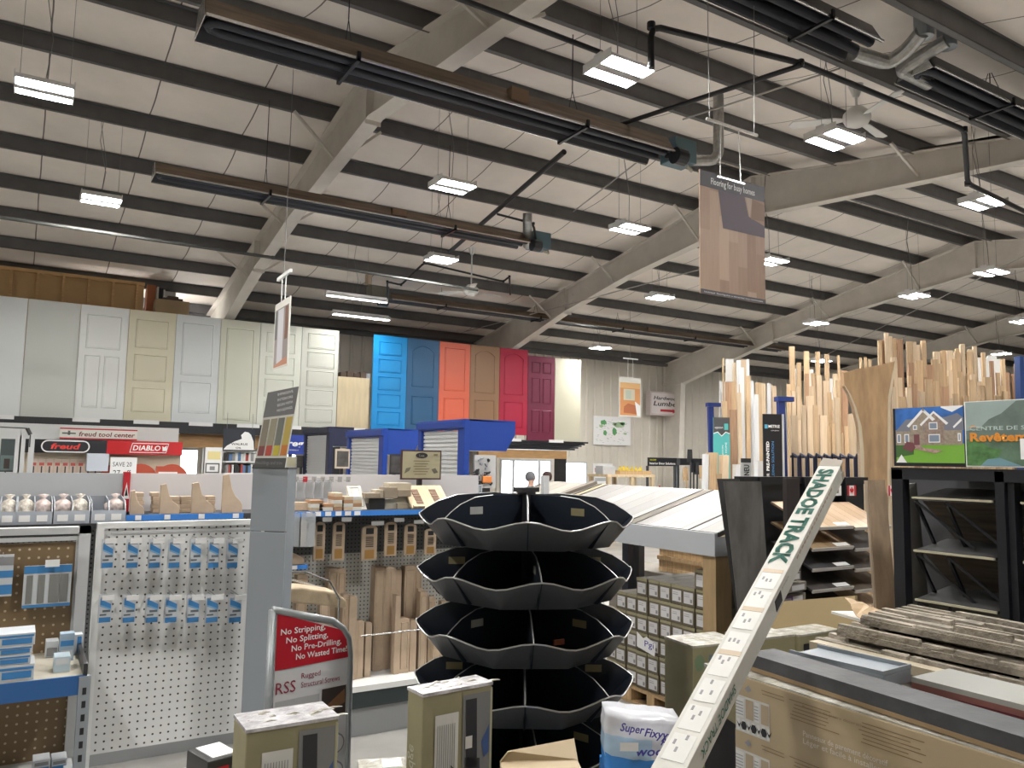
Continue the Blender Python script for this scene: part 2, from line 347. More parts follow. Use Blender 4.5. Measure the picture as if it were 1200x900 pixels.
# lights reflected sheet of skylight near the beam 2 wall end is left to the real lamps
# ================================================================ radiant tube heaters
hbrown = mat('weathered_heater_reflector', (.23, .175, .13), .35, .55, var=.35, vscale=3, stretch=(.6, 6, 6))
hin = mat('black_radiant_tube', (.035, .038, .05), .45, .4)
alu = mat('bright_aluminium', (.72, .72, .7), .25, .9)
def heater(x0, x1, Y, z, lab, w=.34, h=.16, burner=1, pal=hbrown):
    r = T('tube_heater', lab, 'heater', (x0, Y, z), group='radiant tube heaters under the roof'); Lh = x1 - x0
    t = .004; a, b = w / 2, w / 4
    prof = [(-a, 0), (-a - .02, .0), (-b - .005, h), (b + .005, h), (a + .02, 0), (a, 0), (b, h - t * 2), (-b, h - t * 2)]
    mb = MB(); n = len(prof)
    mb.add([(0, u, v) for u, v in prof] + [(Lh, u, v) for u, v in prof], [(i, (i + 1) % n, (i + 1) % n + n, i + n) for i in range(n)])
    mb.m = [1 if i in (4, 5, 6, 7) else 0 for i in range(n)]
    B('reflector', mb, [pal, mat('dark_reflector_inside', (.05, .052, .062), .4, .5)], r)  # inner faces get a much darker colour than the outer sheet
    if pal is hbrown: B('coupling', MB().box(Lh * .57, -a - .012, .05, Lh * .61, -a * .55, h * .9), mat('copper_coupling', (.26, .18, .12), .35, .6), r)
    mb = MB().prism([(-a, 0), (a, 0), (b, h), (-b, h)], -.006, 0, 'x'); 
    B('end_cap', mb, alu, r)
    B('edge_trim', MB().box(0, -a - .03, -.006, Lh, -a - .018, .012).box(0, a + .018, -.006, Lh, a + .03, .012), alu, r)
    B('radiant_tube', MB().tube([(Lh, -.075, .05), (.16, -.075, .05), (.08, -.05, .05), (.05, 0, .05), (.08, .05, .05), (.16, .075, .05), (Lh, .075, .05)], .045, 10), hin, r, smooth=True)
    k = max(2, int(Lh / 2.2))
    for i in range(k):
        q = Lh * (i + .5) / k
        B('bracket', MB().box(q, -a - .05, -.03, q + .03, a + .05, -.008).box(q, -a - .05, -.03, q + .03, -a - .03, .05).box(q, a + .03, -.03, q + .03, a + .05, .05), BLACK, r)
        B('hanging_chain', MB().tube([(q, -.1, h * .8), (q, 0, h + .25)], .004, 5).tube([(q, .1, h * .8), (q, 0, h + .25)], .004, 5).tube([(q, 0, h + .25), (q, 0, RZ(Y) - .2 - z)], .006, 5), hin, r)
    return r, Lh
def burner(r, Lh, w, flip=1, colr=None):
    m = colr or mat('burner_box_teal', (.10, .17, .2), .4)
    B('burner_box', MB().box(Lh + .1 * flip, -.13, -.02, Lh + .42 * flip, .12, .24) if flip > 0 else MB().box(Lh - .42, -.13, -.02, Lh - .1, .12, .24), m, r, bevel=.01)
    B('blower', MB().tube([(Lh + .02 * flip, -.2, -.03), (Lh + .16 * flip, -.2, -.03)], .09, 14).tube([(Lh + .1 * flip, -.2, -.03), (Lh + .1 * flip, 0, .05)], .04, 8), BLACK, r, smooth=False)
    B('gas_hose', MB().tube([(Lh + .3 * flip, .1, .2), (Lh + .5 * flip, .1, .12), (Lh + .46 * flip, 0, -.05), (Lh + .3 * flip, -.1, -.06)], .016, 8), mat('yellowish_hose', (.4, .38, .3), .5), r, smooth=True)
r, Lh = heater(.98, 5.75, 6.33, 5.32, 'long brown radiant tube heater nearest the camera, crossing the first beam', w=.42, h=.2); burner(r, Lh, .42)
r, Lh = heater(1.15, 6.45, 10.2, 5.32, 'second brown radiant tube heater, lower left below the nearest one', w=.36, h=.16); burner(r, Lh, .36)
r, Lh = heater(6.35, 18.6, 15.3, 5.28, 'very long far heater above the coloured doors, with grey burner box', w=.34, h=.15)
B('burner_box', MB().box(-.45, -.15, -.05, -.05, .15, .26), mat('burner_grey', (.16, .16, .13), .5), r, bevel=.01)
B('inlet_cap', MB().lathe([(.07, 0), (.07, .2)], (-.5, -.1, .26), 12), mat('tan_cap', (.5, .4, .3), .5), r)
B('blower', MB().tube([(-.3, -.18, -.08), (-.1, -.18, -.08)], .09, 12), BLACK, r)
dh = mat('dark_heater_reflector', (.075, .075, .085), .4, .4, var=.3, vscale=3)
r, Lh = heater(3.3, 6.25, 4.2, 5.74, 'dark heater at the top edge ending in a silver elbow duct', w=.36, h=.2, pal=dh)
r, Lh = heater(7.05, 12.5, 4.2, 5.74, 'dark heater at the top right beyond the silver flue elbows', w=.36, h=.2, pal=dh)
# ducts over the near heater's burner
def pipe(name, pts, rad, m, lab, cat='pipe', n=10, grp=None):
    pts = [Vector(p) for p in pts]; q = [pts[0]]
    for a, b, c in zip(pts, pts[1:], pts[2:]):    # small swept elbows
        e = min(.06 + rad, (a - b).length * .4, (c - b).length * .4); q += [b + (a - b).normalized() * e, b + ((a - b).normalized() + (c - b).normalized()) * e * .25, b + (c - b).normalized() * e]
    q.append(pts[-1]); mb = MB().tube(q, rad, n)
    for b in (pts[1:-1] if rad < .03 else ()): mb.lathe([(rad * 1.25, -rad), (rad * 1.25, rad)], b, 8)
    return B(name, mb, m, label=lab, cat=cat, group=grp, smooth=False)
gp = mat('black_gas_pipe', (.02, .02, .023), .4, .3)
Z1 = 5.75
pipe('gas_pipe', [at(763, 80, Z=5.25), Vector((at(763, 80, Z=5.25).x, at(763, 80, Z=5.25).y, 5.62)), at(938, 74, Z=5.62), at(1130, 152, Z=5.62), at(1134, 215, Z=5.3), at(1230, 262, Z=5.3)], .028, gp, 'black gas pipe stepping down in front of the right beam')
pipe('gas_pipe', [at(940, 76, Z=5.58), at(705, 153, Z=5.58)], .024, gp, 'black pipe branch running diagonally behind the nearest light')
pipe('gas_pipe', [at(490, -20, Z=5.7), at(705, 62, Z=5.7)], .024, gp, 'thin black pipe crossing the top of the first beam')
pipe('gas_pipe', [at(661, 178, Z=5.72), at(527, 295, Z=5.6)], .035, gp, 'thick black pipe slanting between the two brown heaters')
pipe('gas_pipe', [at(583, 251, Z=5.6), at(625, 262, Z=5.6), at(628, 280, Z=5.42)], .018, gp, 'short black pipe dropping to the second heater burner')
pipe('gas_pipe', [at(454, 352, Z=5.2), at(454, 330, Z=5.35), at(470, 334, Z=5.35), at(497, 308, Z=5.6), at(590, 330, Z=5.55), at(597, 324, Z=5.6), at(598, 345, Z=5.4)], .02, gp, 'black pipe with bends feeding the far heater')
pipe('vent_duct', [at(790, 188, Z=5.38), at(836, 188, Z=5.42), at(842, 180, Z=5.5), at(842, 112, Z=6.3)], .06, STEEL, 'silver vent duct rising beside the flooring banner', 'duct', 14)
pipe('vent_duct', [at(618, 288, Z=5.35), at(618, 258, Z=5.6), at(618, 250, Z=5.7)], .07, STEEL, 'short silver flue above the second heater burner', 'duct', 14)
pipe('conduit_pipe', [at(-10, 253, Z=5.05), at(320, 302, Z=5.05), at(560, 340, Z=5.05)], .025, mat('grey_conduit', (.055, .055, .052), .5), 'long thin grey conduit running low along the roof at left')
cable = mat('steel_cable', (.45, .45, .43), .4, .5)
for a, b, za, zb, lab in (((800, 140), (985, 80), 5.9, 6.1, 'pale cable running beside the black pipe to the fan'), ((500, 430), (920, 345), 5.0, 5.4, 'x'),
                          ((540, 390), (880, 300), 5.35, 5.35, 'diagonal bracing rod behind the flooring banner'), ((870, 250), (1050, 232), 5.6, 5.6, 'x'),
                          ((672, 248), (770, 172), 6.1, 6.1, 'thin rod slanting over the near heater burner'), ((940, 430), (1200, 300), 5.3, 5.8, 'bracing rod crossing below the third beam'),
                          ((985, 290), (1030, 248), 6.2, 6.2, 'x')):
    if lab == 'x': continue
    B('bracing_rod', MB().tube([at(*a, Z=za), at(*b, Z=zb)], .011, 6), cable, label=lab, cat='rod')
pipe('vent_duct', [at(1000, 62, Z=5.82), at(1040, 74, Z=5.82), at(1062, 60, Z=5.86), at(1080, 38, Z=5.93)], .07, STEEL, 'silver flexible elbow joining the left dark heater to its flue', 'duct', 14)
pipe('vent_duct', [at(1088, 98, Z=5.80), at(1056, 82, Z=5.80), at(1064, 76, Z=5.84), at(1109, 48, Z=5.93)], .065, STEEL, 'silver straight and elbow duct joining the right dark heater to its flue', 'duct', 14)
q1 = at(1083, 44, Z=5.9); q2 = at(1110, 56, Z=5.9)
pipe('vent_duct', [q1, (q1.x, q1.y, RZ(q1.y) - .02)], .085, GREYP, 'left of two vertical grey flues at the top right', 'duct', 16)
pipe('vent_duct', [q2, (q2.x, q2.y, RZ(q2.y) - .02)], .085, GREYP, 'right of two vertical grey flues at the top right', 'duct', 16)
# ceiling fans (blades at rest)
def fan(p, zc, lab, yaw0):
    r = T('ceiling_fan', lab, 'ceiling fan', (p.x, p.y, zc), yaw0, 'white ceiling fans')
    wm = mat('white_enamel', (.78, .78, .76), .35)
    B('motor_housing', MB().lathe([(.02, .16), (.07, .15), (.14, .08), (.15, .03), (.12, -.03), (.06, -.06), (.0, -.06)][::-1], (0, 0, 0), 20), wm, r, smooth=True)
    B('down_rod', MB().tube([(0, 0, .1), (0, 0, RZ(p.y) - .2 - zc)], .014, 8), wm, r)
    B('canopy', MB().lathe([(.03, RZ(p.y) - .34 - zc), (.08, RZ(p.y) - .2 - zc)], (0, 0, 0), 14), wm, r)
    for k in range(3):
        c, s_ = cos(k * 2.094), sin(k * 2.094); mb = MB()
        pts = [(.12, -.02), (.22, -.05), (.66, -.065), (.7, 0), (.66, .065), (.22, .05), (.12, .02)]
        n = len(pts); vs = [(u * c - v * s_, u * s_ + v * c, .02 + v * .2) for u, v in pts] + [(u * c - v * s_, u * s_ + v * c, .03 + v * .2) for u, v in pts]
        mb.add(vs, [tuple(range(n)), tuple(range(2 * n - 1, n - 1, -1))] + [(i, i + n, (i + 1) % n + n, (i + 1) % n) for i in range(n)])
        B('blade', mb, wm, r)
fan(at(1004, 142, Z=5.75), 5.75, 'white ceiling fan hanging before the right beam, beside two strip light', .2)
fan(at(552, 343, Z=5.2), 5.2, 'white ceiling fan hanging over the coloured doors', 0.1)
# ================================================================ helpers for upright panels on the store's two axes
def PX(x0, y0, x1, y1, Y=None, X=None):
    ym = (y0 + y1) / 2
    a = at(x0, ym, X=X, Y=Y); b = at(x1, ym, X=X, Y=Y); zt = at(x0, y0, X=X, Y=Y).z; zb = at(x0, y1, X=X, Y=Y).z
    return Vector((a.x, a.y, zb)), (b - a).xy.length, zt - zb, (0 if X is None else -pi / 2)
def PT(name, label, cat, x0, y0, x1, y1, Y=None, X=None, group=None):
    loc, w, h, rz = PX(x0, y0, x1, y1, Y, X); return T(name, label, cat, loc, rz, group), w, h
# ================================================================ display doors on the high shelf
DY = 16.4; DB = 2.62; DH = 2.1
DCOL = {}
def paint(c, nm): return mat('door_paint_' + nm, c, .38)
def ring(mb, x0, z0, x1, z1, t=.018, y=-.012, arch=0., m=0):
    """raised moulding frame around a door panel (optionally arched top)"""
    if arch:
        n = 10; top = [(x0 + (x1 - x0) * i / n, z1 - arch + arch * sin(pi * i / n)) for i in range(n + 1)]
        pts = [(x0, z0), (x1, z0)] + top[::-1]
    else: pts = [(x0, z0), (x1, z0), (x1, z1), (x0, z1)]
    cx = (x0 + x1) / 2; cz = (z0 + z1) / 2; k = len(pts)
    fx = 1 - 2 * t / (x1 - x0); fz = 1 - 2 * t / (z1 - z0)
    inn = [(cx + (u - cx) * fx, cz + (v - cz) * fz) for u, v in pts]; mid = [((a[0] + b[0]) / 2, (a[1] + b[1]) / 2) for a, b in zip(pts, inn)]
    vs = [(u, 0, v) for u, v in pts] + [(u, y, v) for u, v in mid] + [(u, 0, v) for u, v in inn]
    fs = [(i, (i + 1) % k, (i + 1) % k + k, i + k) for i in range(k)] + [(i + k, (i + 1) % k + k, (i + 1) % k + 2 * k, i + 2 * k) for i in range(k)]
    mb.add(vs, fs, m)
def disp_door(x0, colr, nm, panels, lab, grp, w=.805, y=DY, z=DB, h=DH):
    r = T('display_door', lab, 'door', (x0, y, z), 0, grp); m = paint(colr, nm)
    B('slab', MB().box(0, 0, 0, w, .04, h), m, r, bevel=.003)
    for p in panels:
        mb = MB(); ring(mb, p[0] * w, p[1] * h, p[2] * w, p[3] * h, arch=(p[4] * h if len(p) > 4 else 0)); B('panel_moulding', mb, m, r)
        if len(p) < 5:
            e = .03; B('raised_panel', MB().box(p[0] * w + e, -.007, p[1] * h + e, p[2] * w - e, 0, p[3] * h - e), m, r, bevel=.004)
    return r
WD = [((.62, .65, .65), 'flat_cool_white', [], 'leftmost flat white door, cut by the left picture edge'),
      ((.50, .52, .49), 'flat_grey_white', [], 'flat plain greyish white door, second from the left'),
      ((.66, .68, .67), 'bright_white', [(.14, .62, .86, .92), (.14, .10, .46, .56), (.54, .10, .86, .56)], 'bright white craftsman door with one wide panel over two tall panels'),
      ((.58, .55, .42), 'cream', [(.15, .66, .85, .92), (.15, .36, .85, .6), (.15, .08, .85, .3)], 'cream yellow door with three stacked square panels'),
      ((.57, .60, .61), 'soft_white', [(.15, .44, .85, .93), (.15, .09, .85, .38)], 'cool white door with a tall panel over a short panel'),
      ((.55, .56, .47), 'ivory', [(.15, .04, .85, .92)], 'ivory white door with one full height panel, in front of the roof beam'),
      ((.60, .62, .55), 'warm_white', [(.15, .72, .85, .92), (.15, .5, .85, .68), (.15, .28, .85, .46), (.15, .06, .85, .24)], 'warm white panelled door behind the small hanging door banner'),
      ((.50, .51, .46), 'stone_white', [(.16, .79, .9, .95), (.16, .6, .9, .76), (.16, .41, .9, .57), (.16, .22, .9, .38), (.16, .05, .9, .19)], 'greyish white door with five wide panels beside the plywood sheet')]
XE = [-.86, -.05, .78, 1.59, 2.42, 3.25, 4.03, 4.89, 5.70]
for i, (c, nm, p, lab) in enumerate(WD): disp_door(XE[i], tuple(k * 1.13 for k in c), nm, p, lab, 'white display doors on the high shelf', w=XE[i + 1] - XE[i] - .008)
CD = [((.005, .27, .66), 'sky_blue', [(.16, .05 + .185 * k, .84, .05 + .185 * k + .145) for k in range(5)], 'bright sky blue door with five stacked panels'),
      ((.02, .105, .24), 'steel_blue', [(.16, .07, .84, .38), (.16, .48, .84, .93, .06)], 'dark steel blue door with an arched upper panel'),
      ((.75, .145, .075), 'coral', [(.16, .08, .84, .38), (.16, .46, .84, .94)], 'coral orange two panel door'),
      ((.30, .165, .085), 'tan_brown', [(.16, .08, .84, .38), (.16, .46, .84, .95, .06)], 'tan brown door with an arched upper panel'),
      ((.42, .008, .045), 'crimson', [(.16, .08, .84, .38), (.16, .46, .84, .95, .06)], 'bright crimson red door with an arched upper panel'),
      ((.16, .012, .045), 'burgundy', [(.14, .1, .45, .36), (.55, .1, .86, .36), (.14, .44, .45, .74), (.55, .44, .86, .74), (.14, .8, .45, .93), (.55, .8, .86, .93)], 'dark burgundy six panel door'),
      ((.55, .53, .42), 'plain_cream', [], 'plain flat cream door at the right end of the coloured row')]
for i, (c, nm, p, lab) in enumerate(CD): disp_door(6.49 + .812 * i, c, nm, p, lab, 'coloured display doors on the high shelf', w=.804)
for o in list(bpy.data.objects):
    if o.name.startswith('display_door') and o.location.x > 10: o.location.z = DB - .12
# the high black shelf they stand on, with its stepped right end, price tags, posts and timber bearer
r = T('display_shelf', 'long black canopy shelf carrying the row of upright display doors', 'shelf', (-4, DY, 0))
B('shelf_deck', MB().box(0, -.08, 2.585, 14, .9, 2.617), BLACK, r)
mb = MB().box(0, -.1, 2.41, 14.0, -.075, 2.62)
B('fascia', mb, BLACK, r)
mb = MB()
for k in range(5): mb.box(14, -.1 + k * .02, 2.5 - k * .045 - .04, 16.35 - k * .09, .85, 2.5 - k * .045)
B('stepped_cornice', mb, BLACK, r)
B('timber_bearer', MB().box(13.2, .0, 2.06, 15.75, .1, 2.26), mat('honey_timber', (.42, .24, .1), .5, var=.2, vscale=4, stretch=(1, 6, 6)), r)
B('timber_bearer', MB().box(4.5, .1, 2.14, 9.0, .2, 2.41), MC['honey_timber'], r)
for X in (15.55, 9.6, 5.0, .5): B('post', MB().box(X, .04, 0, X + .22, .26, 2.41 if X < 15 else 2.06), BLACK, r)
for X in (-.35, .98, 1.98, 2.95, 3.85, 4.7, 6.1):
    B('price_tag', MB().box(X + 4 - .22, -.106, 2.56, X + 4 + .22, -.1, 2.635), PAPER, r)
for X in (10.1, 11.35): B('price_tag', MB().box(X + 4 - .22, -.106, 2.46, X + 4 + .22, -.1, 2.53), PAPER, r)
# plywood sheet and dark blocks in the gap
ply = mat('birch_plywood', (.62, .52, .34), .5, var=.12, vscale=3, stretch=(5, 5, .6))
tag(B('plywood_sheet', MB().box(0, 0, 0, .72, .5, 1.12), ply, loc=(5.72, DY + .05, DB), bevel=.003), 'stack of pale birch plywood sheets standing between white and blue doors', 'plywood')
mb = MB(); dk = mat('dark_walnut', (.06, .035, .022), .5)
r = T('moulding_block', 'dark brown moulding blocks lying on top of the plywood sheets', 'block', (5.75, DY + .05, DB + 1.12))
for k in range(4): B('block', MB().box(.03 + .15 * k, 0, 0, .16 + .15 * k, .3, .1 + .03 * (k % 2)), dk, r)
tag(B('moulding_block', MB().box(0, 0, 0, .12, .3, .1), GREYP, loc=(6.34, DY + .06, DB + 1.12)), 'small grey block beside the dark brown blocks on the plywood', 'block')
# timber stud crate above and behind the white doors
r, w, h = PT('stud_crate', 'open timber stud crate with plywood back above the white doors', 'crate', -60, 306, 168, 420, Y=16.95)
stud = mat('crate_timber', (.66, .42, .19), .6, var=.2, vscale=4, stretch=(1, 8, 8)); pl2 = mat('crate_plywood', (.60, .39, .18), .6, var=.08, vscale=2)
top = at(0, 312, Y=16.95).z; zz = r.location.z; h = top - zz
B('plywood_back', MB().box(0, .09, 0, w, .102, h), pl2, r)
B('top_rail', MB().box(0, 0, h - .04, w, .09, h + .02), stud, r)
x = 0.02
while x < w: B('stud', MB().box(x, 0, 0, x + .045, .088, h - .04), stud, r); x += .42
B('support_leg', MB().box(w - .2, 0, DB - zz, w - .1, .09, 0), stud, r); B('support_leg', MB().box(w - 1.6, 0, DB - zz, w - 1.5, .09, 0), stud, r)
p0 = at(172, 350, Y=17.2); c_ = T('picture_panel', 'leaning framed panels at the right end of the stud crate', 'panel', (p0.x, 17.2, DB))
hh = at(172, 333, Y=17.2).z - DB
for k, (m_, wd) in enumerate(((mat('rust_panel', (.35, .12, .05), .5), .16), (OFFW, .03), (BLACK, .08), (PAPER, .03), (LGREY, .2))):
    B('framed_panel', MB().box(sum([.16, .03, .08, .03, .2][:k]) * 1.15, .02 * k, 0, sum([.16, .03, .08, .03, .2][:k]) * 1.15 + wd, .02 * k + .3, hh - .02 * k), m_, c_)
p0 = at(181, 360, Y=16.9); z1 = at(181, 351, Y=16.9).z
r = T('cardboard_tray', 'open cardboard tray with dark offcuts, behind the cream door', 'box', (p0.x, 16.75, DB))
B('carton', MB().box(0, 0, 0, .62, .4, z1 - DB), CARD, r); B('offcuts', MB().box(.14, .05, z1 - DB, .5, .3, z1 - DB + .05).box(.22, .06, z1 - DB + .05, .42, .25, z1 - DB + .09), dk, r)
# ================================================================ hanging banners and signs
def rods(r, w, h, ztop):
    B('hanger', MB().tube([(w * .3, .0, h - .02), (w * .32, 0, ztop)], .004, 6).tube([(w * .62, .0, h - .02), (w * .6, 0, ztop)], .004, 6), alu, r)
    B('hanger_bar', MB().box(w * .1, -.008, ztop, w * .9, .008, ztop + .02), alu, r); B('clip_bar', MB().box(w * .25, -.008, h - .03, w * .68, .008, h - .015), alu, r)
r, w, h = PT('flooring_banner', 'large hanging banner picturing wood flooring with a grey rug corner', 'banner', 820.5, 198, 896, 343, Y=at(820, 270, d=6).y)
lamin = plankmat('banner_wood_print', [(.30, .19, .135), (.40, .27, .20), (.48, .34, .25)], pw=w / 7, axis=0, length=.5, lax=2, grain=(14, 1, 1.5), gap=False)
B('banner_board', MB().box(0, 0, 0, w, .012, h), lamin, r)
purp = mat('banner_slate_ink', (.075, .07, .085), .5)
B('title_strip', MB().box(0, -.002, h * .868, w, -.0003, h), purp, r); B('footer_strip', MB().box(0, -.002, 0, w, -.0003, h * .035), purp, r)
mb = MB().poly([(w * .27, h * .868), (w * .68, h * .868), (w * .74, h * .71), (w, h * .66), (w, h * .56), (w * .34, h * .56)], -.0015, 0)
mb.poly([(w * .7, h * .868), (w * .8, h * .868), (w * .76, h * .7)], -.0018, 1).poly([(w * .8, h * .868), (w, h * .84), (w, h * .7), (w * .78, h * .69)], -.0018, 2)
B('rug_print', mb, [mat('rug_mauve', (.14, .115, .14), .6), mat('pale_table_leg', (.5, .4, .33), .6), mat('fold_brown', (.27, .18, .14), .6)], r)
text('Flooring for busy homes', w * .5, h * .9, .052, PAPER, r, w=w * .68, align='C', bold=.01)
text('Underpad  Flooring that is thirsty but very comfortable', w * .5, h * .01, .012, PAPER, r, w=w * .9, align='C')
zt = at(850, 148, Y=r.location.y).z - r.location.z; rods(r, w, h, zt)
B('ceiling_wire', MB().tube([(w * .15, 0, zt), (w * .12, 0, RZ(r.location.y) - .04 - r.location.z)], .003, 5).tube([(w * .85, 0, zt), (w * .88, 0, RZ(r.location.y) - .04 - r.location.z)], .003, 5), wire, r)
# narrow interior-door banner, turned almost edge on
def flat_at(p, q, zb, zt): d = (q - p); return Vector((p.x, p.y, zb)), d.xy.length, zt - zb, atan2(d.y, d.x)
p = at(318.5, 450, d=9.6); q = at(336, 450, d=9.0)
loc, w, h, rz = flat_at(p, q, at(318, 434, d=9.6).z, at(322, 354, d=9.5).z)
r = T('door_banner', 'small hanging banner picturing an interior white door, before the white doors', 'banner', loc, rz)
B('banner_board', MB().box(0, 0, 0, w, .01, h), OFFW, r)
mb = MB().rect(w * .06, h * .03, w * .94, h * .9, -.001, 0).rect(w * .25, h * .08, w * .62, h * .88, -.002, 1).rect(w * .06, h * .45, w * .22, h * .88, -.002, 2).rect(w * .72, h * .4, w * .9, h * .88, -.002, 3).poly([(w * .06, h * .03), (w * .94, h * .03), (w * .9, h * .14), (w * .1, h * .06)], -.0025, 4)
B('photo_print', mb, [mat('pr_greige', (.25, .22, .21), .6), mat('pr_lilac_white', (.5, .49, .52), .6), mat('pr_dkgrey', (.12, .12, .12), .6), mat('pr_brown', (.16, .07, .04), .6), mat('pr_terra', (.45, .2, .12), .6)], r)
B('hanger', MB().tube([(w * .4, 0, h), (w * .4, 0, h + .28)], .006, 6).tube([(w * .65, 0, h), (w * .65, 0, h + .28)], .006, 6).box(w * .1, -.015, h + .28, w * .95, .015, h + .32), WHITE, r)
B('ceiling_wire', MB().tube([(w * .5, 0, h + .32), (w * .5, 0, RZ(loc.y) - .04 - loc.z)], .004, 5), wire, r)
r, w, h = PT('room_banner', 'far hanging banner picturing an orange lit room', 'banner', 725.5, 441, 751, 488, Y=15.2)
B('banner_board', MB().box(0, 0, 0, w, .01, h), OFFW, r)
mb = MB().rect(w * .04, h * .04, w * .96, h * .86, -.001, 0).rect(w * .2, h * .42, w * .72, h * .7, -.002, 1).rect(w * .3, h * .45, w * .55, h * .67, -.0025, 2).rect(w * .04, h * .72, w * .96, h * .86, -.002, 3)
mb.poly([(w * .2, h * .1), (w * .8, h * .08), (w * .75, h * .3), (w * .4, h * .34), (w * .22, h * .25)], -.002, 4).poly([(w * .82, h * .04), (w * .96, h * .04), (w * .96, h * .3), (w * .72, h * .4)], -.002, 5)
B('photo_print', mb, [mat('pr_orange', (.6, .27, .1), .6), mat('pr_cream', (.6, .55, .42), .6), mat('pr_greenish', (.45, .5, .42), .6), mat('pr_amber', (.7, .42, .18), .6), mat('pr_rust', (.42, .13, .05), .6), PAPER], r)
B('hanger', MB().tube([(w * .4, 0, h), (w * .4, 0, h + .45)], .005, 6).tube([(w * .62, 0, h), (w * .62, 0, h + .45)], .005, 6).box(w * .2, -.015, h + .45, w * .85, .015, h + .48), WHITE, r)
B('ceiling_wire', MB().tube([(w * .5, 0, h + .48), (w * .5, 0, RZ(15.2) - .04 - r.location.z)], .004, 5), wire, r)
r, w, h = PT('lumber_sign', 'white box sign reading Hardwood Lumber with a red arrow, on the back wall', 'sign', 762, 458, 800, 486, Y=18.3)
B('sign_box', MB().box(0, 0, 0, w, .2, h), mat('sign_pinkish_grey', (.5, .43, .42), .5), r)
B('sign_face', MB().box(.05, -.006, .05, w - .05, 0, h - .05), mat('sign_face_pale', (.62, .57, .56), .5), r)
text('Hardwood', w * .5, h * .66, h * .15, INK, r, w=w * .8, y=-.009, align='C', shear=.2, bold=.02)
text('Lumber', w * .5, h * .4, h * .2, INK, r, w=w * .82, y=-.009, align='C', shear=.2, bold=.02)
mb = MB().poly([(w * .3, h * .16), (w * .68, h * .16), (w * .68, h * .1), (w * .8, h * .2), (w * .68, h * .3), (w * .68, h * .26), (w * .3, h * .26)], -.009)
B('arrow', mb, RED, r)
B('wall_bracket', MB().box(w * .2, .2, h * .4, w * .26, .45, h * .46).box(w * .8, .2, h * .4, w * .86, .45, h * .46), STEEL, r)
r, w, h = PT('world_map', 'white paper world map with green continents pinned on the back wall', 'map', 695.5, 487, 739, 521, Y=18.69)
B('map_sheet', MB().box(0, 0, 0, w, .008, h), PAPER, r)
random.seed(3); mb = MB(); gl = mat('map_green', (.10, .33, .12), .6)
def blob(mb, cx, cz, rx, rz_, m=0, n=14, y=-.002): mb.poly([(cx + rx * (1 + .25 * random.uniform(-1, 1)) * cos(2 * pi * i / n), cz + rz_ * (1 + .25 * random.uniform(-1, 1)) * sin(2 * pi * i / n)) for i in range(n)], y, m)
for cx, cz, a, b, m in ((.27, .78, .08, .09, 0), (.2, .65, .05, .05, 1), (.3, .42, .045, .1, 0), (.56, .48, .06, .13, 0), (.55, .75, .06, .06, 1), (.68, .72, .13, .11, 1), (.78, .78, .07, .05, 0), (.85, .42, .05, .04, 1)): mb = MB(); blob(mb, w * cx, h * cz, w * a, h * b, 0); B('continent', mb, [gl, mat('map_pale_green', (.35, .5, .3), .6)][m], r)
mb = MB()
for i in range(60): u = random.uniform(.05, .9); v = random.uniform(.06, .9); mb.rect(w * u, h * v, w * (u + random.uniform(.02, .07)), h * (v + .012), -.0015)
B('caption_print', mb, mat('pr_lightgrey', (.4, .42, .42), .7), r, kind='stuff')
# ================================================================ tool centre wall under the door shelf
fpan = mat('wall_panel_white', (.56, .57, .56), .5)
r, w, h = PT('tool_wall', 'white slat wall panel behind the tool brand headers', 'wall panel', -30, 494, 206, 640, Y=15.9)
B('panel', MB().box(0, 0, 0, w, .03, h), fpan, r); B('support_foot', MB().box(.1, .0, -r.location.z, .2, .06, 0).box(w - .2, 0, -r.location.z, w - .1, .06, 0), DARK, r)
r, w, h = PT('tool_centre_sign', 'narrow red and white sign reading freud tool center', 'sign', 70, 501, 161, 514, Y=15.85)
B('sign_board', MB().box(0, 0, 0, w, .02, h), OFFW, r)
B('red_rules', MB().rect(0, h * .88, w, h, -.001).rect(0, 0, w, h * .12, -.001), RED, r)
text('freud tool center', w * .24, h * .28, h * .42, mat('maroon_ink', (.16, .02, .02), .6), r, w=w * .73, shear=.15, bold=.02)
B('tool_print', MB().rect(w * .03, h * .45, w * .2, h * .58, -.002).rect(w * .1, h * .35, w * .13, h * .75, -.002), mat('pr_dkgrey', (.12, .12, .12), .6), r)
# brand header bays
def bay(name, lab, x0, y0, x1, yh, yb, m, Y=15.6):
    r, w, h = PT(name, lab, 'display bay', x0, y0, x1, yb, Y=Y)
    hh = at(x0, yh, Y=Y).z - r.location.z
    n = 8; arc = [(w * i / n, -.10 * sin(pi * i / n)) for i in range(n + 1)]
    B('header', MB().prism(arc + [(w, .12), (0, .12)], hh, h, 'z'), m, r); return r, w, h, hh
r, w, h, hh = bay('tool_bay', 'display bay with black curved header reading freud', 22, 514, 124, 530, 600, BLACK)
cream = mat('bay_cream_back', (.55, .47, .36), .5)
B('back_panel', MB().box(0, .12, 0, w, .15, hh), cream, r); B('stand', MB().box(.05, .12, -r.location.z, .15, .2, 0).box(w - .15, .12, -r.location.z, w - .05, .2, 0), DARK, r)
wm = mat('logo_white', (.8, .8, .8), .5); rm = mat('logo_red', (.62, .04, .03), .5)
def stadium(mb, cx, cz, a, b, y, m, n=12):
    pts = [(cx + a + b * cos(t), cz + b * sin(t)) for t in [(-pi / 2 + pi * i / n) for i in range(n + 1)]] + [(cx - a + b * cos(t), cz + b * sin(t)) for t in [(pi / 2 + pi * i / n) for i in range(n + 1)]]
    mb.poly(pts, y, m)
mb = MB(); cx = w * .50; cz = (hh + h) / 2; b_ = (h - hh) * .46
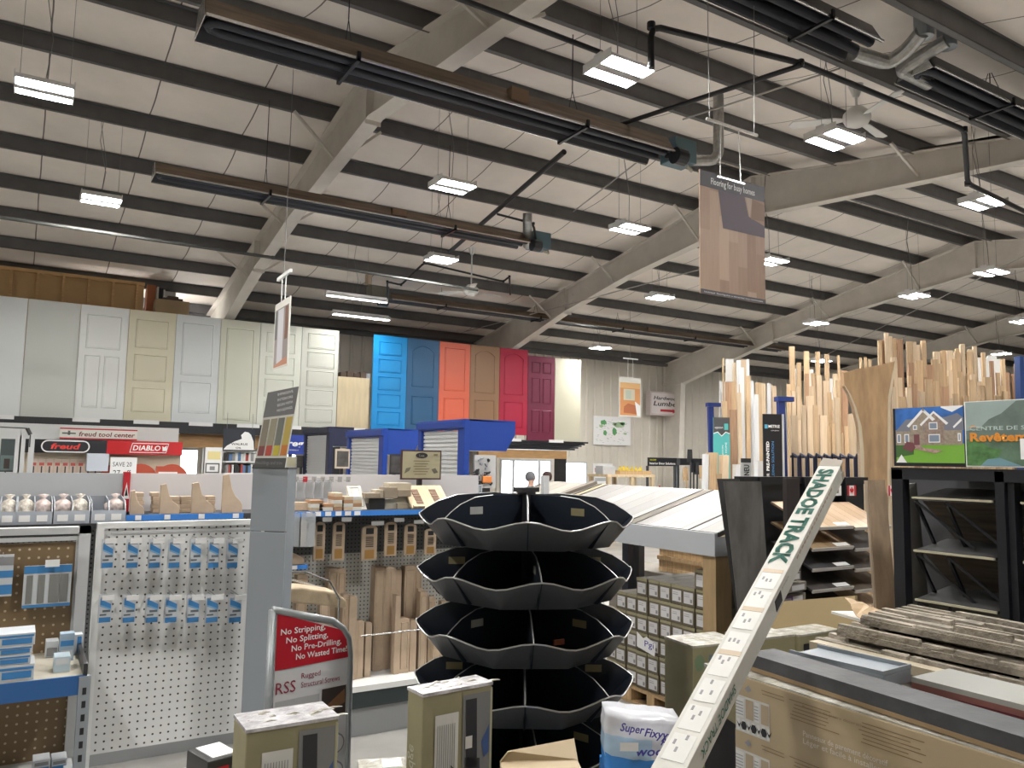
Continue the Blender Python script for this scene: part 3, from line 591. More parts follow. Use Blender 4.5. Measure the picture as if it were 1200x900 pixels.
stadium(mb, cx, cz, w * .2, b_, -.112, 0); stadium(mb, cx, cz, w * .2, b_ * .8, -.114, 1)
B('logo_badge', mb, [wm, BLACK], r); text('freud', cx, cz - b_ * .42, b_ * .9, rm, r, w=w * .34, y=-.117, align='C', shear=.2, bold=.03)
pk = mat('blister_pale', (.62, .5, .43), .5); pkr = mat('pr_red_small', (.5, .1, .08), .5)
for k in range(9):
    x = w * (.12 + .09 * k); z = hh * .62
    q = T('tool_package', 'small pale router bit package hanging in the black headed bay', 'package', group='router bit packages under the freud header'); q.location = r.location + Vector((x, .1, z))
    B('card', MB().box(0, 0, 0, w * .075, .02, hh * .28), pk, q); B('label', MB().rect(.01, hh * .16, w * .065, hh * .21, -.002), pkr, q); B('bit', MB().box(w * .03, -.012, .02, w * .045, 0, hh * .15), DARK, q)
tag(B('grey_carton', MB().box(0, 0, 0, .33, .25, .30), mat('pale_blue_grey', (.5, .55, .62), .5), loc=at(101, 552, Y=15.3)), 'small pale grey box in front of the router bit packages', 'box')
r, w, h, hh = bay('tool_bay', 'display bay with red curved header reading DIABLO', 122, 516, 212, 532, 600, mat('diablo_red', (.5, .01, .015), .4))
B('back_panel', MB().box(0, .12, 0, w, .15, hh), cream, r); B('stand', MB().box(.05, .12, -r.location.z, .15, .2, 0).box(w - .15, .12, -r.location.z, w - .05, .2, 0), DARK, r)
cx = w * .54; cz = (hh + h) / 2; a_ = w * .25; b_ = (h - hh) * .36
mb = MB().poly([(cx - a_, cz - b_), (cx + a_ * .92, cz - b_), (cx + a_ * 1.05, cz + b_), (cx - a_ * .87, cz + b_)], -.108, 0).poly([(cx - a_ * .96, cz - b_ * .85), (cx + a_ * .9, cz - b_ * .85), (cx + a_ * 1.01, cz + b_ * .85), (cx - a_ * .85, cz + b_ * .85)], -.110, 1)
mb.poly([(cx + a_ * .72, cz - b_ * .6), (cx + a_ * .95, cz - b_ * .5), (cx + a_ * .93, cz + b_ * .6), (cx + a_ * .8, cz + b_ * .2), (cx + a_ * .7, cz + b_ * .4)], -.113, 0)
B('logo_badge', mb, [wm, MC['diablo_red']], r); text('DIABLO', cx - a_ * .84, cz - b_ * .5, b_ * 1.05, wm, r, w=a_ * 1.45, y=-.113, shear=.15, bold=.02)
R0 = r.location.copy()
for k, (px_, lab) in enumerate(((.16, 'round saw blade half hidden, leftmost in the red bay'), (.46, 'round orange saw blade in the middle of the red bay'), (.88, 'dark red saw blade package at the right of the red bay'))):
    c = MB(); cxx = w * px_; cz = hh * .56; c.tube([(cxx, -.03, cz), (cxx, .0, cz)], .28, 24, 0)
    q = T('saw_blade', 'red ' + lab, 'saw blade', R0 + Vector((0, .05, 0)), group='saw blades in the red bay')
    B('disc', c, mat('blade_red', (.5, .09, .05), .4, .2), q); B('hub', MB().tube([(cxx, -.04, cz), (cxx, .0, cz)], .06, 14), DARK, q)
q = T('blade_package', 'red and white blade package between the saw blades', 'package', R0 + Vector((w * .66, -.02, hh * .3))); B('card', MB().box(0, 0, 0, .4, .03, .5), mat('blade_red', (.5, .09, .05)), q); B('label', MB().rect(.04, .3, .36, .4, -.002), wm, q)
q = T('price_card', 'white price card with black figures, left in the red headed bay', 'sign', R0 + Vector((w * .06, -.1, hh * .55))); B('card', MB().box(0, 0, 0, .42, .01, .4), PAPER, q); text('SAVE 20', .04, .24, .08, INK, q, w=.3); text('27 off', .05, .08, .1, INK, q, w=.28)
r, w, h = PT('wall_poster', 'faint painting tools poster left of the black header bay', 'poster', 0, 514, 17, 553, Y=15.5)
B('board', MB().box(0, 0, 0, w, .03, h), mat('poster_dark', (.05, .07, .07), .5), r); B('print', MB().rect(w * .05, h * .05, w * .95, h * .5, -.002).rect(w * .3, h * .1, w * .7, h * .4, -.003, 1), [mat('pr_teal_grey', (.12, .17, .17), .5), mat('pr_dkbrown', (.05, .035, .03), .6)], r)
B('stand', MB().box(w * .4, .03, -r.location.z, w * .5, .1, h * .3), DARK, r)
for k, (x, lab) in enumerate(((17, 'left upright'), (22, 'middle upright'), (33, 'right upright'))):
    p = at(x, 530, Y=15.0); tag(B('metal_upright', MB().box(0, 0, 0, .08, .05, at(x, 510, Y=15.0).z), LGREY, loc=(p.x, p.y, 0)), 'pale metal bracket post left of the black header, ' + lab, 'post', 'metal uprights at the tool wall')
p = at(32, 502, Y=15.0); tag(B('clip_lamp', MB().tube([(0, 0, 0), (.05, 0, -.1)], .03, 8).tube([(0, 0, 0), (-.7, .1, .02)], .008, 6).tube([(-.7, .1, .02), (-1.2, .1, -.0)], .008, 6).tube([(.05, 0, -.1), (.05, 0, -.3)], .01, 6), DARK, loc=p), 'thin black arm lamp at the far left below the door shelf', 'lamp')
# banners right of the window
r, w, h = PT('oil_banner', 'black banner with white walrus shape reading WALRUS OIL', 'banner', 261.5, 502, 299, 528, Y=15.7)
B('banner_cloth', MB().box(0, 0, 0, w, .01, h), mat('banner_black', (.02, .025, .035), .6), r)
B('walrus_shape', MB().poly([(w * .02, 0.02), (w * .98, .02), (w * .95, h * .45), (w * .86, h * .75), (w * .78, h * .85), (w * .66, h * .88), (w * .55, h * .72), (w * .58, h * .55), (w * .35, h * .42), (w * .12, h * .22)], -.002), wm, r)
text('WALRUS', w * .25, h * .26, h * .1, INK, r, w=w * .52, bold=.02); text('OIL', w * .4, h * .1, h * .08, INK, r, w=w * .18, bold=.02)
B('cord', MB().tube([(w * .1, .0, h), (w * .1, .0, h + .3)], .004, 5).tube([(w * .9, .0, h), (w * .9, .0, h + .3)], .004, 5), wire, r)
r, w, h = PT('brand_sign', 'royal blue sign with white letters ending in reg, under the door shelf', 'sign', 325, 509, 361, 532, Y=15.5)
B('board', MB().box(0, 0, 0, w, .02, h), mat('kreg_blue', (.02, .05, .32), .45), r); text('Kreg', w * .06, h * .42, h * .32, wm, r, w=w * .8, shear=.2, bold=.03) ; text('TOOL COMPANY', w * .1, h * .18, h * .07, wm, r, w=w * .6)
B('stand', MB().box(w * .4, .02, -r.location.z, w * .5, .08, 0), DARK, r)
r, w, h = PT('notice_poster', 'white notice board with yellow block and small framed print', 'poster', 240, 524, 260, 556, Y=15.6)
B('board', MB().box(0, 0, 0, w, .03, h), PAPER, r); B('print', MB().rect(w * .15, h * .55, w * .9, h * .85, -.002, 0), [mat('pr_yellow', (.75, .65, .3), .6)], r)
B('small_frame', MB().rect(w * .05, h * .05, w * .88, h * .42, -.003, 0).rect(w * .12, h * .1, w * .8, h * .37, -.005, 1).rect(w * .3, h * .16, w * .6, h * .3, -.006, 2), [mat('pr_dkgrey', (.12, .12, .12)), PAPER, GREYTX], r)
B('stand', MB().box(w * .4, .03, -r.location.z, w * .5, .1, 0), DARK, r)
r, w, h = PT('book_shelf', 'white wall shelf with folders below the walrus banner', 'shelf', 264, 529, 303, 556, Y=15.8)
B('back', MB().box(0, .25, 0, w, .27, h), fpan, r)
for z in (0, h * .52, h * .96): B('board', MB().box(0, 0, z, w, .25, z + .03), WHITE, r)
B('stand', MB().box(.03, .1, -r.location.z, .09, .2, 0).box(w - .09, .1, -r.location.z, w - .03, .2, 0), DARK, r)
random.seed(11); x = .02
fc = [mat('folder_%s' % n, c, .5) for n, c in (('white', (.7, .7, .68)), ('black', (.03, .03, .03)), ('blue', (.1, .2, .4)), ('grey', (.3, .3, .3)), ('red', (.4, .06, .05)))]
k = 0
while x < w - .06:
    t = random.uniform(.03, .06); zz = (h * .52 + .03) if k % 2 else .03
    tag(B('folder', MB().box(0, 0, 0, t, .2, h * random.uniform(.3, .4)), fc[random.randrange(5)], loc=r.location + Vector((x, .02, zz))), 'narrow folder standing on the white shelf below the walrus banner', 'folder', 'folders on the shelf below the walrus banner')
    if k % 2: x += t + .006
    k += 1
# ================================================================ left foreground: sanding and drill aisle
LX = lambda x, y, Y: at(x, y, Y=Y).x
LZ = lambda x, y, Y: at(x, y, Y=Y).z
PEGW = pegmat('white_pegboard', (.70, .70, .69), .0345, .0048, (.05, .05, .05))
PEGB = pegmat('brown_pegboard', (.20, .135, .07), .04, .0055, (.5, .42, .3))
PEGG = pegmat('grey_pegboard', (.46, .46, .43), .03, .006, (.08, .08, .08))
PEGK = pegmat('dark_pegboard', (.10, .105, .11), .03, .006, (.01, .01, .01))
clear = mat('clear_plastic', (.62, .66, .7), .12, alpha=.35)
bsw = mat('blister_card_white', (.56, .59, .62), .4); bsb = mat('blister_blue', (.05, .22, .5), .4); bsd = mat('blister_dark', (.12, .14, .16), .5)
hook = mat('chrome_wire', (.6, .6, .6), .2, .9)
# --- brown pegboard wall unit
YB = 4.45
x0, x1 = LX(-60, 700, YB), LX(101, 700, YB); zt = LZ(50, 618, YB)
r = T('pegboard_gondola', 'steel shelving unit with brown pegboard back at the left edge', 'shelving unit', (x0, YB, 0)); w = x1 - x0
zs = LZ(50, 765, YB); yf = at(50, 797, Z=zs).y - YB
B('pegboard', MB().box(0, 0, .1, w - .05, .01, LZ(50, 636, YB)), PEGB, r)
B('top_rail', MB().box(0, -.03, LZ(50, 626, YB), w, .04, zt).box(0, -.02, LZ(50, 634, YB), w, .0, LZ(50, 629, YB)), LGREY, r)
B('upright', MB().box(w - .05, -.03, .0, w, .04, zt).box(w - .06, -.012, zs, w - .05, -.0, LZ(50, 634, YB)), LGREY, r)
B('shelf_board', MB().box(0, yf, zs - .02, w - .02, 0, zs), mat('shelf_top_cream', (.5, .46, .38), .5), r)
B('shelf_edge', MB().box(0, yf - .012, zs - .075, w - .02, yf, zs + .004), mat('deep_shelf_blue', (.03, .12, .33), .4), r)
B('shelf_bracket', MB().box(w - .03, yf - .01, zs - .09, w - .015, 0, zs + .05), DARK, r)
zl = LZ(50, 893, YB - .1) - .02
B('lower_shelf', MB().box(0, yf, zl - .02, w - .02, 0, zl), LGREY, r)
mb = MB().box(w - .045, yf - .02, 0, w + .0, yf + .02, zs - .0)
B('front_post', mb, GREYP, r); mb = MB(); z = .1
while z < zs - .05: mb.box(w - .03, yf - .0215, z, w - .015, yf - .0205, z + .028); z += .055
B('slots', mb, INK, r)
B('base', MB().box(0, yf, 0, w, .04, .1), DARK, r)
# packs of sanding belts hung on the brown board
def hang_hook(parent, x, z, d=.12): B('hook', MB().tube([(x, 0, z), (x, -d, z), (x, -d, z + .015)], .003, 5), hook, parent)
q, pw, ph = PT('sanding_pack', 'white and blue hanging pack cut by the left edge on brown pegboard', 'package', -12, 651, 15, 700, Y=YB - .06)
B('card', MB().box(0, 0, 0, pw, .02, ph), bsw, q); B('label', MB().rect(0, ph * .05, pw, ph * .28, -.002, 0).rect(0, ph * .45, pw, ph * .62, -.002, 0).rect(0, ph * .75, pw, ph * .95, -.002, 1), [bsb, GREYTX], q); hang_hook(q, pw * .5, ph * .95, -.06)
q, pw, ph = PT('rasp_pack', 'wide blue pack of grey strips with white price tag on brown pegboard', 'package', 27, 664, 83, 713, Y=YB - .06)
B('card', MB().box(0, 0, 0, pw, .02, ph), bsw, q); mb = MB().rect(0, ph * .82, pw, ph * 1.0, -.002, 0).rect(0, 0, pw, ph * .07, -.002, 0)
for k in range(4): mb.rect(pw * (.06 + .235 * k), ph * .1, pw * (.06 + .235 * k + (.13, .15, .22, .17)[k]), ph * .78, -.003, 1)
B('label', mb, [bsb, mat('strip_grey', (.2, .2, .19), .6)], q); B('price_tag', MB().box(pw * .42, -.03, ph * .98, pw * .72, -.025, ph * 1.15), PAPER, q); hang_hook(q, pw * .55, ph * .95, -.06)
# boxes on the blue edged shelf
def goods(name, lab, cat, xa, ya, xb, yb, Y, dep, side=None, grp=None, face=bsw, prints=(), bev=.002):
    q, pw, ph = PT(name, lab, cat, xa, ya, xb, yb, Y=Y, group=grp)
    B('carton', MB().box(0, 0, 0, pw, dep, ph), face, q, bevel=bev)
    if prints:
        mb = MB(); ms = []
        for a, b, c, d, m in prints:
            if m not in ms: ms.append(m)
            mb.rect(pw * a, ph * b, pw * c, ph * d, -.002, ms.index(m))
        B('label', mb, ms, q)
    return q, pw, ph
Yf = YB + yf + .03
bp = ((.45, .15, .95, .6, bsb), (.05, .1, .4, .5, GREYTX), (.4, .7, .98, .85, bsb))
for ya, yb, xb, lab in ((781, 800, 40, 'lowest'), (769, 781, 36, 'second from bottom'), (759, 769, 38, 'third from bottom'), (744, 759, 41, 'top one')):
    goods('sandpaper_box', 'white and blue sandpaper box in the stack at left, ' + lab, 'box', -30, ya, xb, yb, Yf, .16, grp='sandpaper boxes stacked on the blue shelf', prints=bp)
# seat the stack on the shelf
st = sorted([o for o in bpy.data.objects if o.name.startswith('sandpaper_box')], key=lambda o: o.location.z); z = zs + .001
for o in st: hh = max(v.co.z for v in KIDS(o)[0].data.vertices); o.location.z = z; z += hh + .001
def on_shelf(q, z): q.location.z = z
q, _, _ = goods('pad_box', 'flat grey white box lying back on the cream shelf', 'box', 53, 757, 68, 776, YB - .12, .08, prints=((.1, .1, .9, .6, GREYTX),)); on_shelf(q, zs)
q, _, _ = goods('pad_box', 'tall clear and blue pack standing on the cream shelf by the post', 'box', 70, 740, 87, 772, YB - .22, .06, face=mat('pale_blue_pack', (.35, .45, .55), .4), prints=((.05, .55, .95, .75, bsb), (.1, .1, .9, .4, bsw))); on_shelf(q, zs)
q, _, _ = goods('pad_box', 'blue edged pack right behind the tall clear pack', 'box', 84, 748, 96, 772, YB - .12, .06, prints=((.5, .1, .9, .9, bsb),)); on_shelf(q, zs)
q, _, _ = goods('pad_box', 'small pale blue box near the front of the cream shelf', 'box', 63, 774, 82, 792, YB + yf + .1, .1, face=mat('ice_blue', (.45, .55, .62), .5), prints=((.1, .5, .9, .9, bsw),)); on_shelf(q, zs)
for xa, ya, xb, yb, lab in ((-20, 877, 17, 905, 'blue box at the lower left corner on the bottom shelf'), (22, 886, 62, 905, 'blue and white box in the middle of the bottom shelf'), (40, 864, 60, 884, 'dim grey blue box further back on the bottom shelf'), (62, 862, 80, 880, 'dim box behind on the bottom shelf, right'), (76, 885, 92, 905, 'small pale box by the slotted post on the bottom shelf')):
    q, _, _ = goods('sandpaper_box', lab, 'box', xa, ya, xb, yb, YB + yf + (.08 if ya > 870 else .28), .1, prints=((.05, .1, .95, .6, bsb), (.1, .7, .9, .9, GREYTX))); on_shelf(q, zl + .001)
# --- white pegboard end panel with two rows of blister packs
YP = 4.22
loc, w, h, rz = PX(105, 617, 303, 885, Y=YP)
r = T('pegboard_display', 'white pegboard end panel with two rows of blue blister packs', 'display panel', loc, 0)
h = LZ(105, 614, YP) - loc.z
B('pegboard', MB().box(.03, 0, 0, w - .03, .008, h - .02), PEGW, r)
B('frame_upright', MB().box(0, -.015, -loc.z, .03, .04, h), WHITE, r); B('frame_upright', MB().box(w - .045, -.015, -loc.z, w, .04, h), WHITE, r)
B('frame_rail', MB().box(0, -.012, h - .022, w, .03, h + .004), WHITE, r)
B('base_shelf', MB().box(0, -.32, -.16, w, .0, -.13).box(0, -.32, -loc.z, w, -.31, -.14), WHITE, r)
B('hook_bar', MB().box(.06, -.006, h - .05, w - .05, -.0, h - .04), LGREY, r)
row1 = [126, 155, 181, 204, 229, 250, 272]; row2 = [123, 151, 178, 200, 226, 248, 275]
def blister(xc, ya, yb, wpx, lab, grp, big=False):
    q, pw, ph = PT('drill_pack', lab, 'package', xc - wpx / 2, ya, xc + wpx / 2, yb, Y=YP - .1, group=grp)
    B('card', MB().box(0, 0, 0, pw, .002, ph), bsw, q)
    B('blister', MB().hexa([(.006, 0, .01), (pw - .006, 0, .01), (pw - .006, -.0, .01), (.006, 0, .01), (.006, 0, ph * .7), (pw - .006, 0, ph * .7), (pw - .006, -.0, ph * .7), (.006, 0, ph * .7)]) if 0 else MB().box(pw * .12, -.012, ph * .06, pw * .88, 0, ph * .9), clear, q, bevel=.003)
    mb = MB().rect(pw * .08, ph * .02, pw * .92, ph * .2, -.0135, 0).rect(pw * .08, ph * .2, pw * .92, ph * .82, -.013, 2).rect(pw * .12, ph * .26, pw * .6, ph * .32, -.014, 1).rect(pw * .3, ph * .38, pw * .88, ph * .46, -.014, 1).poly([(pw * .1, ph * .66), (pw * .9, ph * .5), (pw * .9, ph * .66), (pw * .1, ph * .86)], -.0145, 0).poly([(pw * .1, ph * .60), (pw * .9, ph * .44), (pw * .9, ph * .5), (pw * .1, ph * .66)], -.0145, 3)
    B('label', mb, [bsb, bsd, bsw, mat('mid_blue', (.2, .4, .62), .4)], q)
    B('hook', MB().tube([(pw * .5, .1, ph * .95), (pw * .5, -.09, ph * .95)], .003, 5).tube([(pw * .5, .1, ph * 1.04), (pw * .5, -.11, ph * 1.04)], .003, 5), hook, q)
    B('price_tag', MB().box(pw * .06, -.116, ph * .93, pw * .94, -.112, ph * 1.1), PAPER, q)
    return q
for i, x in enumerate(row1): blister(x, 632, 666, 15 if i < 4 else 14, 'blue and white blister pack on the white pegboard, upper row, number %s from the left' % ('one two three four five six seven'.split()[i]), 'blister packs on the white pegboard')
for i, x in enumerate(row2): blister(x, 697, 730, 16, 'blue and white blister pack on the white pegboard, lower row, number %s from the left' % ('one two three four five six seven'.split()[i]), 'blister packs on the white pegboard')
# --- grey sample column with the moulding sign on top
p = at(289, 700, d=3.75); pR = at(331, 700, d=3.72); rz = atan2(pR.y - p.y, pR.x - p.x); w = (pR - p).xy.length
hz = at(300, 549, d=3.75).z
r = T('display_column', 'tall grey steel display column between pegboard panel and red sign', 'column', (p.x, p.y, 0), rz)
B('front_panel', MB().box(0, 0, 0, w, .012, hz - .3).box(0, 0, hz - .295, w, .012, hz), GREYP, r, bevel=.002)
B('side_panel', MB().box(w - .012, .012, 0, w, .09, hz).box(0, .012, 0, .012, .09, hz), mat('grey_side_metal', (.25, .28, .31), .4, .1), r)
B('top_cap', MB().box(-.003, -.003, hz, w + .003, .095, hz + .006), mat('dull_black', (.06, .065, .07), .5), r)
p1 = at(300, 500, d=3.79); p2 = at(336, 500, d=3.75)
loc, w2, h2, rz2 = flat_at(p1, p2, hz + .006, hz + .006 + .45); h2 = at(303, 461, d=3.85).z - loc.z; shr = at(345, 450, d=3.72).z - at(303, 461, d=3.85).z
r = T('moulding_sign', 'grey header sign with moulding photo strips standing on the grey column', 'sign', loc, rz2)
dx = .055
def skew(u, v): return (w2 * u + dx * v, h2 * v + shr * u * .8 * v)
def qd(mb, a, b, c, d, y, m): mb.poly([skew(a, b), skew(c, b), skew(c, d), skew(a, d)], y, m)
mb = MB(); pts = [skew(0, 0), skew(1, 0), skew(1, 1), skew(0, 1)]; mb.prism(pts, 0, .006, 'y'); B('board', mb, OFFW, r)
mb = MB(); qd(mb, 0, .66, 1, 1, -.001, 0); qd(mb, 0, .0, 1, .12, -.001, 1)
for k, m in enumerate((2, 3, 4, 5)): qd(mb, .04 + .245 * k, .28, .04 + .245 * k + .2, .63, -.002, m)
for k, m in enumerate((6, 7, 8, 9)): qd(mb, .04 + .245 * k, .15, .04 + .245 * k + .2, .28, -.002, m)
B('photo_print', mb, [mat('sign_charcoal', (.17, .17, .175), .5), mat('sign_grey_dark', (.09, .09, .09), .5), mat('ph_taupe', (.25, .22, .17), .6), mat('ph_stone', (.3, .28, .2), .6), mat('ph_slate', (.17, .18, .16), .6), mat('ph_gold', (.5, .38, .1), .6), mat('ph_maroon', (.2, .06, .06), .6), mat('ph_red', (.45, .08, .06), .6), mat('ph_yellow', (.5, .42, .06), .6), mat('ph_orange', (.55, .2, .05), .6)], r)
for k, s_ in enumerate(('IMPRESSIVE', 'INTERIORS', 'BEGIN WITH', 'MOULDINGS')): text(s_, skew(.38, 0)[0] + dx * .9, skew(.3, .93 - .07 * k)[1], h2 * .035, PAPER, r, w=w2 * .5, rot=.22)
text('mouldings and trim', w2 * .06, h2 * .04, h2 * .05, GREYTX, r, w=w2 * .85)
# --- red and white screw sign on a bent tube frame
p1 = at(322, 800, d=3.35); p2 = at(413, 800, d=3.6); rz = atan2(p2.y - p1.y, p2.x - p1.x); w = (p2 - p1).xy.length
zt1 = at(322, 716, d=3.35).z; zt2 = at(395, 735, d=3.54).z
r = T('screw_sign', 'red and white floor sign reading No Stripping in a grey tube frame', 'sign', (p1.x, p1.y, 0), rz)
sl = (zt2 - zt1) / (w * .8)
B('frame', MB().tube([(-.02, .012, 0), (-.02, .012, zt1)], .016, 10).tube([(-.02, .012, zt1 + .0), (w * .72, .012, zt1 + sl * w * .72 + .012), (w * .86, .012, zt1 + sl * w * .86 - .01), (w * .94, .012, zt1 + sl * w * .9 - .05), (w * .97, .012, zt1 + sl * w - .12), (w, .012, .0)], .016, 10), mat('frame_grey', (.27, .29, .3), .35, .3), r, smooth=True)
ZR = at(322, 787, d=3.35).z   # lower edge of the red field
top = lambda u: zt1 - .012 + sl * u
B('board', MB().prism([(0, .35), (w * .965, .35), (w * .95, top(w * .95) - .06), (w * .82, top(w * .82)), (0, top(0))], .006, .016, 'y'), mat('sign_white', (.62, .62, .63), .5), r)
mb = MB().poly([(0, ZR), (w * .955, ZR + .005), (w * .95, top(w * .95) - .07), (w * .9, top(w * .9) - .02), (w * .82, top(w * .82) - .004), (0, top(0) - .004)], .0035, 0)
B('red_field', mb, RED, r)
fs_ = (top(0) - ZR)
for k, (s_, x_, ww) in enumerate((('No Stripping,', .05, .56), ('No Splitting,', .12, .53), ('No Pre-Drilling,', .19, .64), ('No Wasted Time!', .25, .66))):
    text(s_, w * x_, top(0) - fs_ * (.40 + .155 * k), fs_ * .105, PAPER, r, w=w * ww, y=.002, rot=-.0, bold=.012)
maroon = mat('maroon_text', (.25, .02, .05), .5)
text('RSS', w * .02, ZR - .10, .05, maroon, r, w=w * .24, y=.003); text('Rugged', w * .33, ZR - .052, .024, maroon, r, w=w * .24, y=.003); text('Structural Screws', w * .33, ZR - .09, .024, maroon, r, w=w * .5, y=.003)
text('Self-drilling lag', w * .03, ZR - .185, .02, maroon, r, w=w * .42, y=.002); text('screw alternative', w * .03, ZR - .22, .02, maroon, r, w=w * .44, y=.002)
B('photo_print', MB().rect(w * .6, ZR - .235, w * .92, ZR - .115, .003, 0).poly([(w * .62, ZR - .2), (w * .9, ZR - .13), (w * .91, ZR - .19), (w * .63, ZR - .23)], .002, 1).rect(w * .02, ZR - .24, w * .57, ZR - .13, .004, 2), [mat('pr_dkbrown', (.05, .035, .03), .6), mat('pr_woodbrown', (.22, .11, .05), .6), mat('pr_palegrey', (.42, .42, .42), .6)], r)
mb = MB()
for k in range(3): mb.tube([(w * .8, .0, ZR - .36 - .12 * k), (w * .8, .005, ZR - .36 - .12 * k)], .045, 16, 0); mb.tube([(w * .8, -.002, ZR - .36 - .12 * k), (w * .8, .0, ZR - .36 - .12 * k)], .038, 16, 1)
B('round_icons', mb, [GREYTX, MC['sign_white']], r)
# ================================================================ middle gondola run (wood carvings)
YG = 6.0; YS = 5.62
x0 = LX(-60, 600, YG); x1 = LX(655, 600, YG); w = x1 - x0; X0 = x0
r = T('shelving_run', 'long store shelving run with white back panels and blue shelf edges', 'shelving unit', (x0, YG, 0))
u = lambda px_, y=600, Y=YG: LX(px_, y, Y) - X0
zbt = LZ(200, 555, YG); zsh = LZ(200, 603, YS)
B('back_panel', MB().box(0, 0, zsh, u(142) - .0, .03, zbt), mat('back_grey', (.42, .44, .46), .5), r)
B('back_panel', MB().box(u(150), 0, zsh, u(560), .03, zbt + .0), mat('back_pale', (.58, .56, .57), .5), r)
B('red_post', MB().box(u(142), -.02, zsh, u(150), .03, zbt + .01), RED, r)
B('arrow_mark', MB().poly([(u(142.6), zbt - .17), (u(149.6), zbt - .17), (u(146), zbt - .06)], -.022, 0).poly([(u(144.2), zbt - .15), (u(148), zbt - .15), (u(146), zbt - .09)], -.024, 1), [PAPER, INK], r)
B('lower_pegboard', MB().box(u(330), 0, .25, u(652), .01, zsh - .35), PEGG, r); B('lower_pegboard', MB().box(0, 0, zsh - .35, w, .01, zsh), PEGK, r); B('lower_pegboard', MB().box(0, 0, .1, u(330), .01, zsh - .35), PEGK, r)
B('shelf_board', MB().box(u(150), YS - YG, zsh - .03, u(652), 0, zsh), mat('dark_shelf', (.05, .05, .055), .7), r)
B('shelf_edge', MB().box(u(148, 600, YS), YS - YG - .012, zsh - .035, u(285, 600, YS), YS - YG, zsh + .003).box(u(335, 600, YS), YS - YG - .012, zsh - .035, u(652), YS - YG, zsh + .003), SHBLUE, r)
for px_ in (162, 196, 236, 276, 362, 372, 384, 396, 407, 418): B('price_tag', MB().box(u(px_ - 3.5, 600, YS), YS - YG - .016, zsh - .03, u(px_ + 3.5, 600, YS), YS - YG - .013, zsh), PAPER, r)
zb = LZ(450, 798, YS); 
B('bottom_shelf', MB().box(u(300), YS - YG - .05, zb - .04, u(652), 0, zb), WHITE, r)
B('kick_plate', MB().box(u(300), YS - YG - .03, zb - .16, u(652), YS - YG, zb - .04), mat('kick_dark', (.03, .045, .05), .4), r)
B('base', MB().box(u(300), YS - YG + .0, 0, u(652), YS - YG + .02, zb - .16).box(0, -.1, 0, u(300), .0, .2), mat('base_grey', (.3, .31, .32), .5), r)
for px_ in (300, 640): B('end_upright', MB().box(u(px_) - .03, -.0, 0, u(px_) + .03, .05, zbt), LGREY, r)
B('wire_fence', MB().tube([(u(405), YS - YG - .03, LZ(415, 745, YS)), (u(652), YS - YG - .03, LZ(415, 745, YS))], .005, 5), hook, r)
def mid(name, lab, cat, xa, ya, xb, yb, Y=5.75, dep=.1, m=OAK, grp=None, prints=(), bev=.003, z=None):
    q, pw, ph = goods(name, lab, cat, xa, ya, xb, yb, Y, dep, None, grp, m, prints, bev)
    if z is not None: q.location.z = z
    return q, pw, ph
# grey dowel bins with bags
binm = mat('bin_grey', (.28, .30, .33), .35); binf = mat('bin_front_clear', (.42, .46, .52), .2)
bagm = mat('poly_bag_wood', (.66, .60, .52), .35, var=.45, vscale=40, bump=.5, bscale=60); bagr = mat('poly_bag_red', (.68, .56, .52), .35, var=.5, vscale=30)
zbin = LZ(50, 613, 5.7)
B('bin_ledge', MB().box(0, -.42, zbin - .03, u(150), 0, zbin), DARK, r)
for i, (xa, xb) in enumerate(((-22, 20), (18, 61), (63, 105), (107, 147))):
    q, pw, ph = PT('dowel_bin', 'grey plastic two part bin of bagged dowels, %s of four' % ('leftmost second third fourth'.split()[i]), 'bin', xa, 590, xb, 613, Y=5.62, group='dowel bins at the left'); q.location.z = zbin
    ph = .155
    for s_ in (0, .5, .985): B('divider', MB().prism([(0, 0), (.3, 0), (.3, ph), (.05, ph * .85), (0, ph * .45)], pw * s_, pw * s_ + .006, 'x'), binm, q)
    B('tray', MB().box(0, 0, 0, pw, .3, .008).box(0, .29, 0, pw, .3, ph), binm, q); B('front', MB().box(0, -.004, 0, pw, 0, ph * .5), binf, q)
    B('price_tag', MB().box(pw * .1, -.008, ph * .1, pw * .4, -.005, ph * .35), PAPER, q); B('price_tag', MB().box(pw * .58, -.008, ph * .1, pw * .88, -.005, ph * .35), PAPER, q)
    for j in (0, 1):
        if i == 3 and j == 0: continue
        b = MB(); random.seed(i * 7 + j); prof = [(.02, 0), (.065, .02), (.07, .06), (.06, .095), (.03, .125), (.01, .137), (.028, .16), (.0, .165)]
        b.lathe([(rr * random.uniform(.85, 1.1), zz) for rr, zz in prof], (0, 0, 0), 12)
        tag(B('dowel_bag', b, bagm if (i + j) % 2 else bagr, loc=q.location + Vector((pw * (.27 + .48 * j), .15, .01)), smooth=True), 'clear bag of wooden pegs in the %s bin, %s half' % ('leftmost second third fourth'.split()[i], 'left right'.split()[j]), 'bag', 'bags of dowels in the grey bins')
